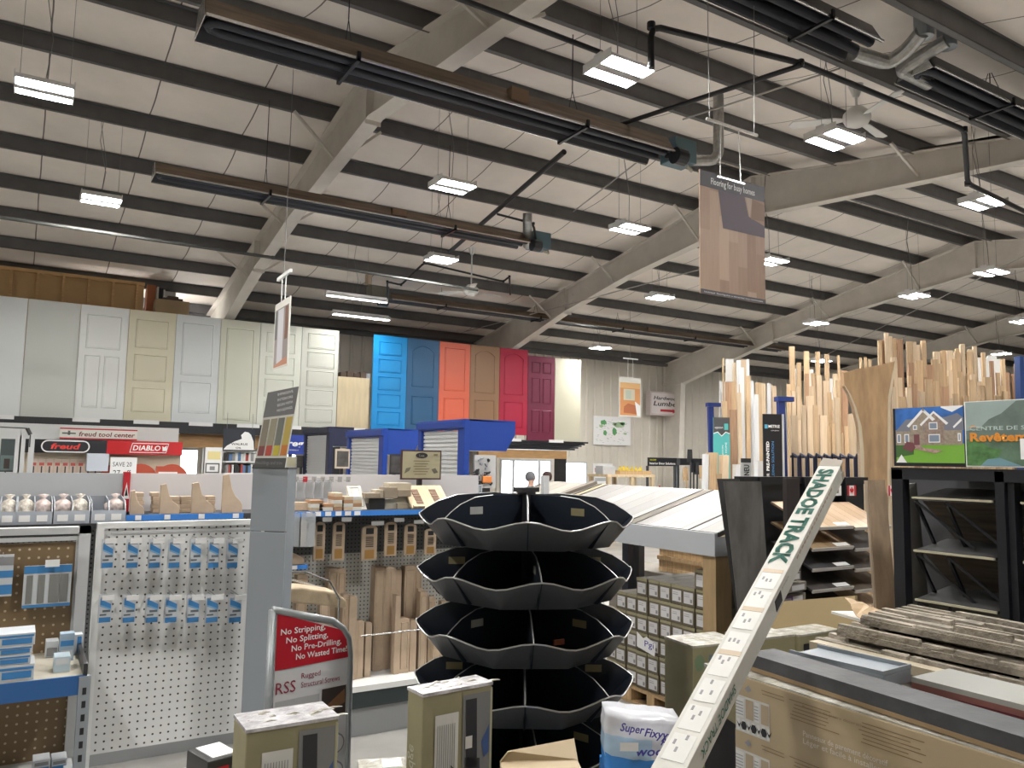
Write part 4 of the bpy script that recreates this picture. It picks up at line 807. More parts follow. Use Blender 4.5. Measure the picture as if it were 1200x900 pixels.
# wooden corbels and blocks on the blue edged shelf
cw = mat('raw_mdf_wood', (.52, .40, .29), .6, var=.12, vscale=8, rnd=.12)
def corbel(xa, ya, yb, wpx, lab, flip=1):
    q, pw, ph = PT('wood_corbel', lab, 'corbel', xa, ya, xa + wpx, yb, Y=YS + .03, group='shaped corbels on the blue edged shelf'); q.location.z = zsh + .001
    pts = [(0, 0), (pw, 0), (pw, ph * .2), (pw * .9, ph * .3), (pw * .65, ph * .42), (pw * .45, ph * .62), (pw * .35, ph * .85), (pw * .28, ph), (0, ph * .96)]
    B('profile', MB().prism(pts, 0, .03, 'y'), cw, q, bevel=.003); return q
corbel(149, 575, 599, 3, 'x') if 0 else None
for xa, ya, wp, n in ((153, 570, 17, 'leftmost'), (188, 563, 23, 'second from left'), (225, 562, 26, 'third from left'), (261, 553, 24, 'rightmost, beside the grey column')): corbel(xa, ya, 599, wp, 'pale wood S curved corbel bracket standing on blue edged shelf, ' + n)
k = 0
for xa, xb, n in ((158, 168, 5), (178, 188, 5), (196, 211, 4), (211, 224, 4), (241, 252, 4)):
    pw = LX(xb, 590, 5.8) - LX(xa, 590, 5.8); hh = .027
    for j in range(n):
        tag(B('wood_rosette', MB().box(0, 0, 0, pw, .1, hh - .001), cw, loc=(LX(xa, 590, 5.8) + random.uniform(-.008, .008), 5.80, zsh + .001 + j * hh), bevel=.003), 'small raw wood block stacked behind the corbels on the shelf', 'wood block', 'raw wood blocks behind the corbels')
# hardware packs, blocks, frames on the right half of the shelf
dkp = mat('black_bolt_pack', (.07, .08, .085), .3, var=.6, vscale=50)
for i in range(5):
    q, pw, ph = PT('bolt_pack', 'clear hanging pack of black table bolts on the pale back panel, one of five', 'package', 337 + i * 10.5, 562, 346.5 + i * 10.5, 584, Y=5.9, group='clear packs of black bolts')
    B('content', MB().box(.008, 0, .0, pw - .008, .02, ph * .85), dkp, q, bevel=.004); B('bag', MB().box(0, -.004, 0, pw, -.002, ph), clear, q); B('hook', MB().tube([(pw / 2, .08, ph + .01), (pw / 2, -.1, ph + .01)], .003, 5), hook, q)
q, pw, ph = mid('pale_board', 'long pale wood board lying flat on the shelf behind the tags', 'board', 337, 588, 362, 598, m=cw, z=zsh)
sm = [mat('block_maple', (.6, .47, .32), .55, rnd=.15), OFFW, mat('block_cherry', (.42, .24, .13), .5)]
for i, (xa, xb, n) in enumerate(((362, 380, 3), (372, 392, 2), (389, 401, 5), (401, 414, 4), (411, 424, 4))):
    for j in range(n):
        a = LX(xa, 592, 5.72 + .0); b = LX(xb, 592, 5.72); hh = .026
        tag(B('trim_block', MB().box(0, 0, 0, (b - a) * .82, .14, hh - .001), sm[(i + j) % 3], loc=(a, 5.68, zsh + j * hh), bevel=.002), 'flat wooden trim block in a low pile beside the black bolts', 'wood block', 'flat trim blocks on the right shelf')
q, pw, ph = PT('door_sample', 'tilted white cabinet door sample leaning on the shelf', 'cabinet door', 414, 572, 433, 598, Y=5.7); q.location.z = zsh + .004; q.rotation_euler = (-.5, 0, .25)
B('slab', MB().box(0, 0, 0, pw, .02, ph * 1.2), mat('sample_white', (.62, .6, .55), .5), q, bevel=.002); mb = MB(); ring(mb, .02, .02, pw - .02, ph * 1.15, .012, -.006); B('panel_moulding', mb, MC['sample_white'], q)
q, pw, ph = mid('dark_block', 'black box low on the shelf between wood samples', 'box', 434, 584, 451, 598, m=DARK, z=zsh)
wn = [mat('sample_grey_oak', (.32, .26, .19), .5, var=.2, vscale=5), mat('sample_beige', (.48, .42, .32), .5), mat('sample_cream', (.6, .57, .48), .5)]
for i, (xa, xb, z0, z1) in enumerate(((428, 446, 578, 584), (441, 456, 574, 584), (451, 466, 585, 598), (451, 466, 571, 584), (466, 482, 590, 598), (466, 482, 582, 590), (466, 482, 574, 582), (456, 482, 566, 574), (430, 444, 584, 590))):
    q, pw, ph = mid('stair_sample', 'stacked stair nosing sample on the shelf left of the easel sign, piece %s' % 'one two three four five six seven eight nine'.split()[i], 'wood sample', xa, z0, xb, z1, m=wn[i % 3], Y=5.72 + .03 * (i % 3), dep=.12, grp='stair samples on the shelf')
# tilted hardwood board with walnut inlays and the easel sign behind it
q, pw, ph = PT('inlay_board', 'tilted maple board with two dark grille inlays on the shelf', 'board', 484, 566, 530, 594, Y=5.66); q.location.z = zsh + .01; q.rotation_euler = (-.9, 0, 0)
ph = .27
B('panel', MB().box(0, 0, 0, pw, .02, ph), MAPLE, q, bevel=.003)
mb = MB()
for a in (.16, .62):
    for k in range(5): mb.box(pw * a, -.004, ph * (.18 + .13 * k), pw * (a + .17), 0, ph * (.18 + .13 * k + .1))
B('inlay', mb, mat('inlay_brown', (.2, .11, .07), .5), q)
B('cleat', MB().box(pw * .02, -.02, 0, pw * .3, 0, .02).box(pw * .45, -.02, 0, pw * .95, 0, .02), MAPLE, q)
q, pw, ph = PT('easel_sign', 'framed gold information sign with black oval badge above the shelf', 'sign', 470, 527, 517, 562, Y=5.9)
B('frame', MB().box(0, 0, 0, pw, .015, ph), mat('frame_dark_red', (.06, .03, .03), .4), q)
B('face', MB().rect(.012, .012, pw - .012, ph - .012, -.001), mat('gold_face', (.36, .33, .22), .5, var=.15, vscale=3), q)
mb = MB(); n = 16; mb.poly([(pw * .5 + pw * .15 * cos(2 * pi * i / n), ph * .82 + ph * .1 * sin(2 * pi * i / n)) for i in range(n)], -.003, 0)
for i in range(6): mb.rect(pw * (.3 + .03 * (i % 2)), ph * (.62 - .09 * i), pw * (.7 - .04 * (i % 3)), ph * (.645 - .09 * i), -.003, 1)
mb.poly([(pw * .08, ph * .2), (pw * .2, ph * .3), (pw * .24, ph * .42), (pw * .12, ph * .38)], -.003, 2).poly([(pw * .75, ph * .35), (pw * .85, ph * .4), (pw * .92, ph * .25), (pw * .82, ph * .2)], -.003, 2).rect(pw * .8, ph * .82, pw * .9, ph * .88, -.003, 1)
B('print', mb, [INK, mat('gold_text', (.16, .13, .07), .6), mat('gold_shape', (.12, .11, .08), .6)], q); text('Lee', pw * .5, ph * .78, ph * .08, MC['gold_face'], q, w=pw * .12, align='C', y=-.005)
B('stand', MB().box(pw * .45, .015, zsh - q.location.z, pw * .55, .05, ph * .5), DARK, q)
# hook strip on the pale back panel
mb = MB()
q, pw, ph = PT('hook_strip', 'row of tiny empty hooks with tags on the pale back panel', 'hooks', 340, 558, 410, 566, Y=5.98)
for k in range(7): B('tag', MB().box(pw * k / 7, -.1, ph * .2, pw * k / 7 + .035, -.098, ph), mat('tag_grey', (.3, .3, .3), .5) if k != 1 else RED, q); B('hook', MB().tube([(pw * k / 7 + .018, 0, ph * .4), (pw * k / 7 + .018, -.11, ph * .4)], .003, 5), hook, q)
# onlay brackets hung below the shelf, each in a clear sleeve
for i, (xa, xb, ya, yb) in enumerate(((368, 381, 612, 657), (390, 404, 612, 657), (424, 442, 616, 657), (451, 465, 612, 652), (474, 488, 614, 651), (498, 511, 620, 650))):
    q, pw, ph = PT('wood_bracket', 'slotted wooden bracket with carved cutouts hanging below the shelf, %s from the left' % 'first second third fourth fifth sixth'.split()[i], 'bracket', xa, ya, xb, yb, Y=YS + .12, group='slotted brackets hanging below the blue shelf')
    n = 8; arch = [(pw * (.5 + .5 * cos(pi * k / n)), ph * (.9 + .1 * sin(pi * k / n))) for k in range(n + 1)]
    B('bracket_body', MB().prism([(0, 0), (pw, 0)] + arch, 0, .02, 'y'), cw, q, bevel=.002)
    mb = MB()
    for k in range(7): mb.box(pw * .25, -.002, ph * (.38 + .045 * k), pw * .75, -.0005, ph * (.38 + .045 * k + .022))
    mb.box(pw * .25, -.002, ph * .75, pw * .75, -.0005, ph * .92)
    B('slots', mb, INK, q); B('gold_insert', MB().box(pw * .2, -.004, ph * .05, pw * .8, -.0005, ph * .3), mat('golden_oak', (.36, .2, .06), .4), q)
    B('price_tag', MB().box(pw * .1, -.15, ph * 1.05, pw * .9, -.146, ph * 1.16), mat('tag_grey', (.3, .3, .3), .5), q); B('hook', MB().tube([(pw / 2, .2, ph * 1.04), (pw / 2, -.15, ph * 1.04)], .003, 5), hook, q)
for i, (xa, m_) in enumerate(((335, dkp), (342.5, dkp), (352.5, cw), (361, mat('white_bolts', (.4, .4, .38), .4, var=.4, vscale=40)))):
    q, pw, ph = PT('screw_sleeve', 'long clear sleeve of fittings hanging beside the grey column, %s of four' % 'first second third fourth'.split()[i], 'package', xa, 601, xa + 8.5, 641, Y=YS - .06, group='clear sleeves below the shelf')
    B('content', MB().box(.006, .01, 0, pw - .006, .03, ph * (.55 + .1 * (i % 3))), m_, q, bevel=.004); B('sleeve', MB().box(0, 0, 0, pw, .004, ph), clear, q)
    B('hook', MB().tube([(pw / 2, .3, ph), (pw / 2, -.02, ph)], .003, 5), hook, q)
# small lower shelf with a corbel at the column
q, pw, ph = PT('short_shelf', 'short blue edged shelf with a wood corbel just right of the grey column', 'shelf', 318, 664, 360, 668, Y=YS - .0)
B('board', MB().box(0, 0, 0, pw, .3, .02), DARK, q); B('shelf_edge', MB().box(0, -.01, -.005, pw, 0, .025), SHBLUE, q); B('price_tag', MB().box(pw * .45, -.014, -.003, pw * .7, -.01, .023), PAPER, q)
c = T('wood_corbel', 'wide pale corbel on the short shelf beside the grey column', 'corbel', q.location + Vector((.02, .05, .021)))
ww = pw * .88; hh = .17; B('profile', MB().prism([(0, 0), (ww, 0), (ww, hh * .25), (ww * .8, hh * .4), (ww * .5, hh * .55), (ww * .3, hh * .9), (0, hh)], 0, .06, 'y'), cw, c, bevel=.003)
# pale carved mouldings standing upright behind the wire fence
random.seed(21)
SL = [(382, 396, 666), (393, 405, 667), (373, 388, 697), (400, 413, 697), (408, 419, 699), (412, 421, 728), (419, 428, 728), (428, 437, 730), (437, 452, 665), (449, 458, 665), (455, 464, 666), (461, 470, 668), (462, 470, 698), (468, 482, 725), (472, 488, 664), (484, 494, 664), (488, 497, 690), (491, 502, 694), (480, 490, 727), (501, 512, 700), (508, 520, 725), (345, 361, 674), (516, 528, 705)]
for i, (xa, xb, ya) in enumerate(SL):
    Y = YS + (.12 if ya > 690 else .28) + .01 * (i % 4)
    a = at(xa, 760, Y=Y); b = at(xb, 760, Y=Y); tt = LZ(xa, ya, Y)
    q = T('carved_moulding', 'pale wooden corbel board standing upright on the white bottom shelf', 'moulding', (a.x, Y, zb + .001), random.uniform(-.07, .0), 'carved boards standing on the white bottom shelf')
    ww = (b - a).length * .8; hh = tt - zb
    n = 6; rr = ww * .3
    B('board', MB().prism([(0, 0), (ww, 0), (ww, hh - rr), (ww - rr * .3, hh - rr * .3), (ww - rr, hh), (0, hh)], 0, .12 if ya < 690 else .07, 'y'), cw, q, bevel=.004)
    if ww > .06: mb = MB(); ring(mb, ww * .12, .03, ww * .88, hh - .03, .008, -.005); B('edge_bead', mb, cw, q)
# wire basket with paper bags left of the sign
q = T('wire_rack', 'low chrome wire rack holding wrapped bundles behind the red sign', 'rack', at(335, 707, d=4.3)); zq = q.location.z
B('wire_frame', MB().tube([(0, 0, .16), (.1, 0, .16), (.24, 0, .1), (.3, 0, 0)], .006, 6).tube([(0, 0, .16), (0, 0, -zq)], .006, 6).tube([(.3, 0, 0), (.3, 0, -zq)], .006, 6).tube([(.0, .25, .12), (.3, .25, .02)], .006, 6).tube([(.3, .25, .02), (.3, .0, .0)], .006, 6), hook, q)
tag(B('wrapped_bundle', MB().prism([(0, 0), (.36, -.06), (.36, -.02), (.3, .03), (.1, .07), (0, .07)], .04, .24, 'y'), mat('kraft_wrap', (.42, .33, .22), .7, var=.2, vscale=12, bump=.4, bscale=20), loc=q.location + Vector((.0, 0, .0)), bevel=.01), 'crumpled kraft wrapped bundle lying on the wire rack', 'bundle')
# ================================================================ black tiered hardware bin tower
def bin_tower():
    c = at(616, 640, d=3.42); R_ = .462
    r = T('bin_tower', 'tall black round tiered hardware bin tower in the middle', 'bin tower', (c.x, c.y, 0), .23)
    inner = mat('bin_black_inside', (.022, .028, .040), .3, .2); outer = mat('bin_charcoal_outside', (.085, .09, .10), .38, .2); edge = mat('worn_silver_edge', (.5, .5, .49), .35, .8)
    tagm = [mat('sticker_silver', (.4, .4, .38), .4), mat('sticker_gold', (.28, .24, .13), .4)]
    B('centre_post', MB().box(-.028, -.028, 0, .028, .028, 1.875).box(-.05, -.03, 1.865, .05, .03, 1.885), DARK, r)
    B('foot_plate', MB().lathe([(.36, 0), (.36, .03), (.05, .05)], (0, 0, 0), 16), DARK, r)
    n = 8
    for t in range(8):
        z = 1.755 - .222 * t
        def P(a, rad, zz): return (rad * cos(a), rad * sin(a), zz)
        rot = .06 * ((t * 5) % 3)
        top = []; 
        for k in range(n * 8):
            a = rot + 2 * pi * k / (n * 8); ph = (k % 8) / 8
            dip = .5 - .5 * cos(2 * pi * ph); rad = R_ * (1 - .06 * dip); top.append(P(a, rad, -.036 * dip + .014))
        bot = [P(rot + 2 * pi * (k + .5) / n, R_ * .80, -.105) for k in range(n)]
        vs = top + bot; fs = []; N4 = n * 8
        for k in range(n):
            b = N4 + k; pb = N4 + (k - 1) % n; i = 8 * k
            for j in range(8): fs.append((b, (i + j + 1) % N4, (i + j) % N4))
            fs.append((pb, b, i))
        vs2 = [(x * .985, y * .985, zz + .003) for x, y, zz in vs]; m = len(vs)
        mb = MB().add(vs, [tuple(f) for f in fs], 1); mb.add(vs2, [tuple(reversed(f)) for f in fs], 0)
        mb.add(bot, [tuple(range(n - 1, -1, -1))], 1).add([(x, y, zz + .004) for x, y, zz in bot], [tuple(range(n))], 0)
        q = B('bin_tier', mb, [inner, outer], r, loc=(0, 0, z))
        B('rim_edge', MB().tube(top + [top[0]], .0032, 5), edge, q)
        for k in range(n):
            a = rot + 2 * pi * k / n; d = Vector((cos(a), sin(a), 0)); s_ = Vector((-sin(a), cos(a), 0)) * .003
            prof = [(.03, .1), (.2, .1), (.3, .092), (.38, .065), (.43, .035), (R_ * .995, .012), (R_ * .8, -.1), (.03, -.1)]
            vs = [tuple(d * u + s_ + Vector((0, 0, v))) for u, v in prof] + [tuple(d * u - s_ + Vector((0, 0, v))) for u, v in prof]; kk = len(prof)
            B('divider', MB().add(vs, [tuple(range(kk)), tuple(range(2 * kk - 1, kk - 1, -1))] + [(i, i + kk, (i + 1) % kk + kk, (i + 1) % kk) for i in range(kk)], 0).tube([d * u + Vector((0, 0, v)) for u, v in prof[1:6]], .003, 5, 1), [inner, edge], q)
            if k % 2 == (t % 2) and t < 6:
                e = d * .33 + s_ * 1.6; e2 = d * .26 + s_ * 1.6
                B('sticker', MB().add([tuple(e + Vector((0, 0, .025))), tuple(e2 + Vector((0, 0, .025))), tuple(e2 + Vector((0, 0, .055))), tuple(e + Vector((0, 0, .055)))], [(0, 1, 2, 3)]).add([tuple(e - s_ * 3.2 + Vector((0, 0, .025))), tuple(e2 - s_ * 3.2 + Vector((0, 0, .025))), tuple(e2 - s_ * 3.2 + Vector((0, 0, .055))), tuple(e - s_ * 3.2 + Vector((0, 0, .055)))], [(0, 1, 2, 3)]), tagm[(k // 2) % 2], q)
    return r, c
tow, TC = bin_tower()
q = T('green_pack', 'thin green package lying across the second bin tier', 'package', Vector((TC.x, TC.y, 1.755 - .222 + .105)) + Vector((.22, -.05, 0)), -.9)
B('card', MB().box(-.12, -.02, 0, .14, .02, .006), mat('mint_green', (.2, .5, .4), .4), q); B('edge', MB().box(-.12, -.024, 0, .14, -.02, .008), PAPER, q)
q = T('orange_sticker_pack', 'small orange label pack on the third bin tier', 'package', Vector((TC.x, TC.y, 1.755 - .444)) + (-Vector((TC.x, TC.y, 0)).normalized() * .25) + Vector((.11, -.05, -.04)))
B('card', MB().box(0, 0, 0, .05, .01, .02), mat('dull_orange', (.4, .12, .06), .5), q)
# ================================================================ laminate floor display (slanted tops) and stock below
XF = 4.35
zf = at(742, 613, X=XF).z; SL_ = .296
def onslope(x, y):
    v = CF + CR * ((x - 600) / FPX) - CU * ((y - 450) / FPX); t = (zf - SL_ * XF - EYE.z) / (v.z - SL_ * v.x); return EYE + v * t
Ya = at(742, 613, X=XF).y; Yb = at(841, 633, X=XF).y; TL = max(.9, min(2.4, onslope(840, 575).x - XF))
lamA = plankmat('laminate_pale_ash', [(.19, .185, .175), (.27, .26, .25), (.33, .32, .305)], pw=.19, axis=1, lax=0, length=1.3, grain=(.8, 14, 14))
lamB = plankmat('laminate_beige', [(.23, .21, .175), (.30, .275, .235), (.35, .325, .285)], pw=.19, axis=1, lax=0, length=1.3, grain=(.8, 14, 14))
lamC = plankmat('laminate_cream', [(.36, .30, .18), (.42, .36, .24)], pw=.3, axis=1, lax=0, length=2, grain=(.8, 14, 14))
ang = math.atan(SL_)
def top_panel(y0, y1, m, lab, t=.03, lift=0, x0=0, x1=None):
    q = T('laminate_board', lab, 'flooring sample', (XF, 0, zf + lift), rot=(0, -ang, 0), group='slanted laminate display boards')
    L1 = (TL if x1 is None else x1) / cos(ang)
    B('board', MB().box(x0, y0, -t, L1, y1, 0), m, q); B('edge_strip', MB().box(x0, y0 - .012, -t, L1, y0, .004), mat('dark_edge_strip', (.05, .045, .04), .5), q); return q
def Yat(x, y): return at(x, y, X=XF).y
r = T('laminate_stand', 'long white fronted display stand with slanted laminate floor tops', 'display stand', (XF, 0, 0))
ylast = 7.55
B('fascia', MB().box(-.03, Yb, zf - .17, 0, ylast, zf - .005), mat('fascia_grey_white', (.38, .40, .42), .45), r)
B('side_rail', MB().box(0, Yb, zf - .17, TL, Yb + .03, zf - .03), MC['fascia_grey_white'], r)
zt_ = zf + SL_ * TL
B('back_rail', MB().box(TL, Yb, zt_ - .2, TL + .03, ylast, zt_), WHITE, r)
B('post', MB().box(.0, Yb + .02, 0, .16, Yb + .15, zf - .17), mat('tan_post', (.36, .25, .13), .6, var=.15, vscale=4, stretch=(6, 6, 1)), r)
yq = at(741, 670, X=XF + 1.4).y; B('post', MB().box(1.34, yq, 0, 1.42, yq + .1, zf + .1), BLACK, r); yq = at(752, 670, X=XF + 1.5).y; B('post', MB().box(1.46, yq, 0, 1.54, yq + .1, zf + .1), DARK, r)
B('post', MB().box(TL - .1, Yb + .05, 0, TL, Yb + .15, zt_ - .2).box(TL - .1, ylast - .2, 0, TL, ylast - .1, zt_ - .2).box(0, ylast - .2, 0, .1, ylast - .1, zf - .17), DARK, r)
yy = [Yb, Yb + .42, Yb + .5, Yb + .95, Ya - .02]
Yc = onslope(700, 584).y
top_panel(Yb + .0, Yb + .28, lamA, 'white narrow laminate strip at the right front of the slanted stand', lift=.0)
top_panel(Yb + .3, Yb + 1.02, lamA, 'pale grey laminate board at the front right, with a cream band beside it')
top_panel(Yb + 1.04, Ya - .04, lamC, 'cream yellow laminate band between two grey boards')
top_panel(Ya - .02, Ya + 1.45, lamA, 'wide light grey laminate board in the middle of the slanted stand')
top_panel(Ya + 1.47, Ya + 1.56, lamC, 'thin cream strip left of the wide light grey board')
top_panel(Ya + 1.58, Ya + 2.55, lamB, 'beige laminate board with a grey moulding strip along it')
top_panel(Ya + 2.57, ylast, lamB, 'furthest beige laminate board beside the blue frame')
tag(B('moulding_strip', MB().box(0, 0, 0, TL, .09, .03), mat('taupe_strip', (.17, .145, .12), .5), loc=(XF + .02, Ya + 1.62, zf + .012), rot=(0, -ang, 0)), 'grey brown trim strip lying up the slanted beige boards', 'trim strip')
q = T('sample_box', 'cream topped display box right of the dark standing planks', 'display box', at(884, 700, d=6.9)); q.location.z = 0; q.rotation_euler.z = -.5
zq = at(890, 628, d=6.5).z; B('box', MB().box(0, 0, 0, .5, .45, zq), mat('box_dark_brown', (.16, .11, .06), .6), q); B('top', MB().hexa([(-.02, -.02, zq), (.52, -.02, zq), (.52, .47, zq + .15), (-.02, .47, zq + .15), (-.02, -.02, zq + .03), (.52, -.02, zq + .03), (.52, .47, zq + .18), (-.02, .47, zq + .18)]), lamC, q)  # box body in one even dark brown, top in cream laminate
q = T('laminate_board', 'pale grey slanted laminate board seen right of the dark standing planks', 'flooring sample', at(878, 603, d=7.4), -.5); B('board', MB().hexa([(0, 0, -.03), (.4, 0, -.03), (.4, .5, .1), (0, .5, .1), (0, 0, 0), (.4, 0, 0), (.4, .5, .13), (0, .5, .13)]), lamA, q); B('leg', MB().box(.15, .3, -q.location.z, .2, .35, .05), DARK, q)
# cartons on a pallet
XS = 4.5
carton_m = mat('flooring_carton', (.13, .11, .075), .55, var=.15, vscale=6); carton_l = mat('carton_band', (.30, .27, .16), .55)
lab_m = mat('carton_label', (.58, .57, .58), .5)
ypR = at(829, 700, X=XS).y; ypL = at(733, 700, X=XS).y; zb_ = .14; hr = .150; cwid = (ypL - ypR) / 7; ypL += 2 * cwid
r = T('pallet', 'wooden pallet under the stacked flooring cartons', 'pallet', (XS, ypR, 0)); Wd = ypL - ypR
for z0 in (0, .115): B('slats', MB().box(-.02, 0, z0, .08, Wd, z0 + .02).box(.5, 0, z0, .6, Wd, z0 + .02).box(1.1, 0, z0, 1.2, Wd, z0 + .02), PINE, r)
for a in range(5): B('block', MB().box(-.02, Wd * a / 4 * .93, .02, 1.2, Wd * a / 4 * .93 + .09, .115), PINE, r)
proto_c = None; cn = 0
ci = T('flooring_carton', 'x', 'carton', group='flooring cartons with white end labels stacked on the pallet')
ch = hr - .004; cw_ = cwid - .006
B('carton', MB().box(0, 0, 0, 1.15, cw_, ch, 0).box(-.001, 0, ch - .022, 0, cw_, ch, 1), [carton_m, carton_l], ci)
B('label', MB().box(-.003, cw_ * .12, ch * .14, -.001, cw_ * .88, ch * .74), lab_m, ci)
B('print', MB().box(-.004, cw_ * .18, ch * .22, -.003, cw_ * .34, ch * .4).box(-.004, cw_ * .4, ch * .5, -.003, cw_ * .82, ch * .53).box(-.004, cw_ * .4, ch * .6, -.003, cw_ * .82, ch * .62), GREYTX, ci)
rows = {0: range(9), 1: range(9), 2: range(9), 3: range(9), 4: range(8), 5: range(6), 6: range(0, 1)}
wn_ = 'bottom second third fourth fifth sixth top'.split()
for k, cols in rows.items():
    for c in cols:
        o = ci if cn == 0 else dup(ci)
        o.location = (XS + random.uniform(0, .02), ypR + c * cwid + .003, zb_ + k * hr); o['label'] = 'flooring carton on the pallet, %s row up, %s column from the post' % (wn_[k], 'first second third fourth fifth sixth seventh eighth ninth'.split()[c]); cn += 1
q = T('torn_wrap', 'scrap of blue and white printed wrap stuck to the carton stack', 'wrap', (XS - .012, at(757, 753, X=XS).y, at(757, 757, X=XS).z), -pi / 2); B('film', MB().poly([(-.1, -.02), (.12, -.06), (.13, .04), (.02, .08), (-.02, .06), (-.1, .1)], 0), PAPER, q); text('Pgi', 0, 0, .05, mat('deep_blue_ink', (.03, .03, .3), .5), q, w=.11)
# second row of stock behind: dark cartons and pine boards
q = T('grey_carton', 'grey carton tops lying behind the labelled cartons', 'carton', (XS + 1.45, ypR + .4, 0)); B('carton', MB().box(0, 0, 0, .55, 2.6, .82), mat('grey_brown_carton', (.2, .18, .15), .6), q, bevel=.01)
random.seed(5); k = 0
for j in range(8):
    for i in range(2):
        z = .822 + j * .042; 
        tag(B('pine_board', MB().box(0, 0, 0, .09, 2.2, .04), PINE, loc=(XF + 1.72 + i * .1 + random.uniform(-.02, .02), Ya - .6, z)), 'pine board in the stack under the slanted stand', 'board', 'stacked pine boards under the slanted stand')
# ================================================================ royal blue bay frames with louvred panels
lou = mat('white_louvre', (.55, .56, .56), .45)
def blue_bay(cx, ctop, lx, ltop, sx, stop_, sbot, Xp, lab, m=BLUE, side=True, grp='blue framed display bays'):
    c = at(cx, ctop, X=Xp); l = at(lx, ltop, X=Xp); H = c.z; D = l.y - c.y
    r = T('display_bay', lab, 'display bay', (Xp, c.y, 0), 0, grp)
    # frame runs along +y, side canopy runs along +x
    B('frame', MB().box(-.07, 0, 0, 0, .16, H).box(-.07, D - .1, 0, 0, D, H).box(-.07, .16, H - .12, 0, D - .1, H).box(-.1, 0, H - .1, -.07, D, H - .02), m, r, bevel=.004)
    mb = MB(); z = .3; zz = H - .14
    mb.box(-.02, .16, 0, -.01, D - .1, zz)
    z = 1.75
    while z < zz: mb.box(-.035, .16, z, -.02, D - .1, z + .035); z += .05
    mb.box(-.045, .16, 1.66, -.02, D - .1, 1.7)
    for k in range(4): mb.box(-.03, .16 + (D - .3) * k / 4 + .1, .1, -.02, .16 + (D - .3) * k / 4 + .12, 1.66)
    B('louvre_panel', mb, lou, r)
    e = at(sx, stop_, Y=c.y); w = e.x - Xp; hb = at(cx + 5, sbot, Y=c.y).z
    B('side_canopy', MB().prism([(0, hb), (w * .8, hb), (w, hb + (H - hb) * .55), (w, H - .02), (0, H)], 0, .02, 'y'), m, r)
    B('canopy_top', MB().box(0, 0, H - .02, w, D, H), m, r); B('canopy_under', MB().box(0, .02, hb, w * .8, D, hb + .015), WHITE, r)
    B('back_post', MB().box(w * .5, D - .12, 0, w * .6, D, H - .02), m, r)
    return r, H, w, hb, D
r1 = blue_bay(551, 491, 496, 500, 604, 494, 528, 4.35, 'larger royal blue framed bay with white louvre panel, behind the easel sign')
r2 = blue_bay(455, 502, 412, 509, 492, 503, 533, 4.35, 'smaller royal blue framed bay with white louvre panel, left of the larger one')
r3 = blue_bay(391, 500, 361, 502, 415, 503, 523, 4.6, 'dark navy framed bay with white shutter, left of the blue bays', mat('navy_metal', (.008, .012, .04), .4), grp='blue framed display bays')
for i, (xa, ya, xb, yb, lab) in enumerate(((393, 526, 410, 549, 'square picture of dark hardware between navy and blue bays'), (457, 532, 470, 556, 'small dark hardware picture right of the smaller blue bay'), (335, 535, 348, 548, 'small pale certificate below the blue reg sign'), (347, 534, 360, 548, 'small dark picture beside the pale certificate'))):
    q, pw, ph = PT('framed_picture', lab, 'picture', xa, ya, xb, yb, Y=9.5 if i < 2 else 14.8)
    B('frame', MB().box(0, 0, 0, pw, .02, ph), [mat('frame_tan', (.5, .42, .34), .5), DARK, LGREY, DARK][i], q); B('print', MB().rect(pw * .1, ph * .1, pw * .9, ph * .9, -.002), [mat('pr_dkgrey2', (.08, .075, .07), .4, var=.4, vscale=12), mat('pr_dkgrey2', (.08, .075, .07)), mat('pr_certificate', (.55, .52, .36), .5), mat('pr_dkgrey2', (.08, .075, .07))][i], q)
    B('stand', MB().box(pw * .4, .02, -q.location.z, pw * .6, .06, 0), DARK, q)
q, pw, ph = PT('tool_board', 'white board hung with black hand tools right of the blue frame', 'tool board', 556, 533, 581, 572, Y=9.2)
B('board', MB().box(0, 0, 0, pw, .03, ph), mat('board_grey', (.45, .45, .45), .5), q); B('stand', MB().box(pw * .2, .03, -q.location.z, pw * .8, .08, 0), DARK, q)
random.seed(9); mb = MB()
R1 = q.location.copy()
for i in range(22):
    a = random.uniform(.05, .85) * pw; b = random.uniform(.1, .88) * ph; l = random.uniform(.03, .09); th = random.uniform(0, 3)
    tag(B('hand_tool', MB().beam((-l / 2 * cos(th), 0, -l / 2 * sin(th)), (l / 2 * cos(th), 0, l / 2 * sin(th)), .02, .018).box(-.01, -.012, -.012, .02, .012, .014), [INK, DARK, GREYP][i % 3], loc=R1 + Vector((a, -.014, b))), 'small black hand tool hung on the white board by the blue frame', 'tool', 'hand tools on the white board')
tag(B('orange_pack', MB().box(0, 0, 0, .14, .03, .09), mat('bright_orange', (.75, .25, .06), .5), loc=R1 + Vector((pw * .3, -.06, ph * .16)), bevel=.01), 'small orange pack low on the white tool board', 'package')
q, pw, ph = PT('grey_bag_row', 'row of dark small hanging bags at the foot of the blue frame', 'bags', 557, 568, 566, 580, Y=7.8)
for k in range(3): B('bag', MB().box(pw * k / 3, 0, 0, pw * k / 3 + pw * .28, .04, ph), GREYP, q, bevel=.008)
B('stand', MB().box(0, .04, -q.location.z, pw, .07, ph), DARK, q)
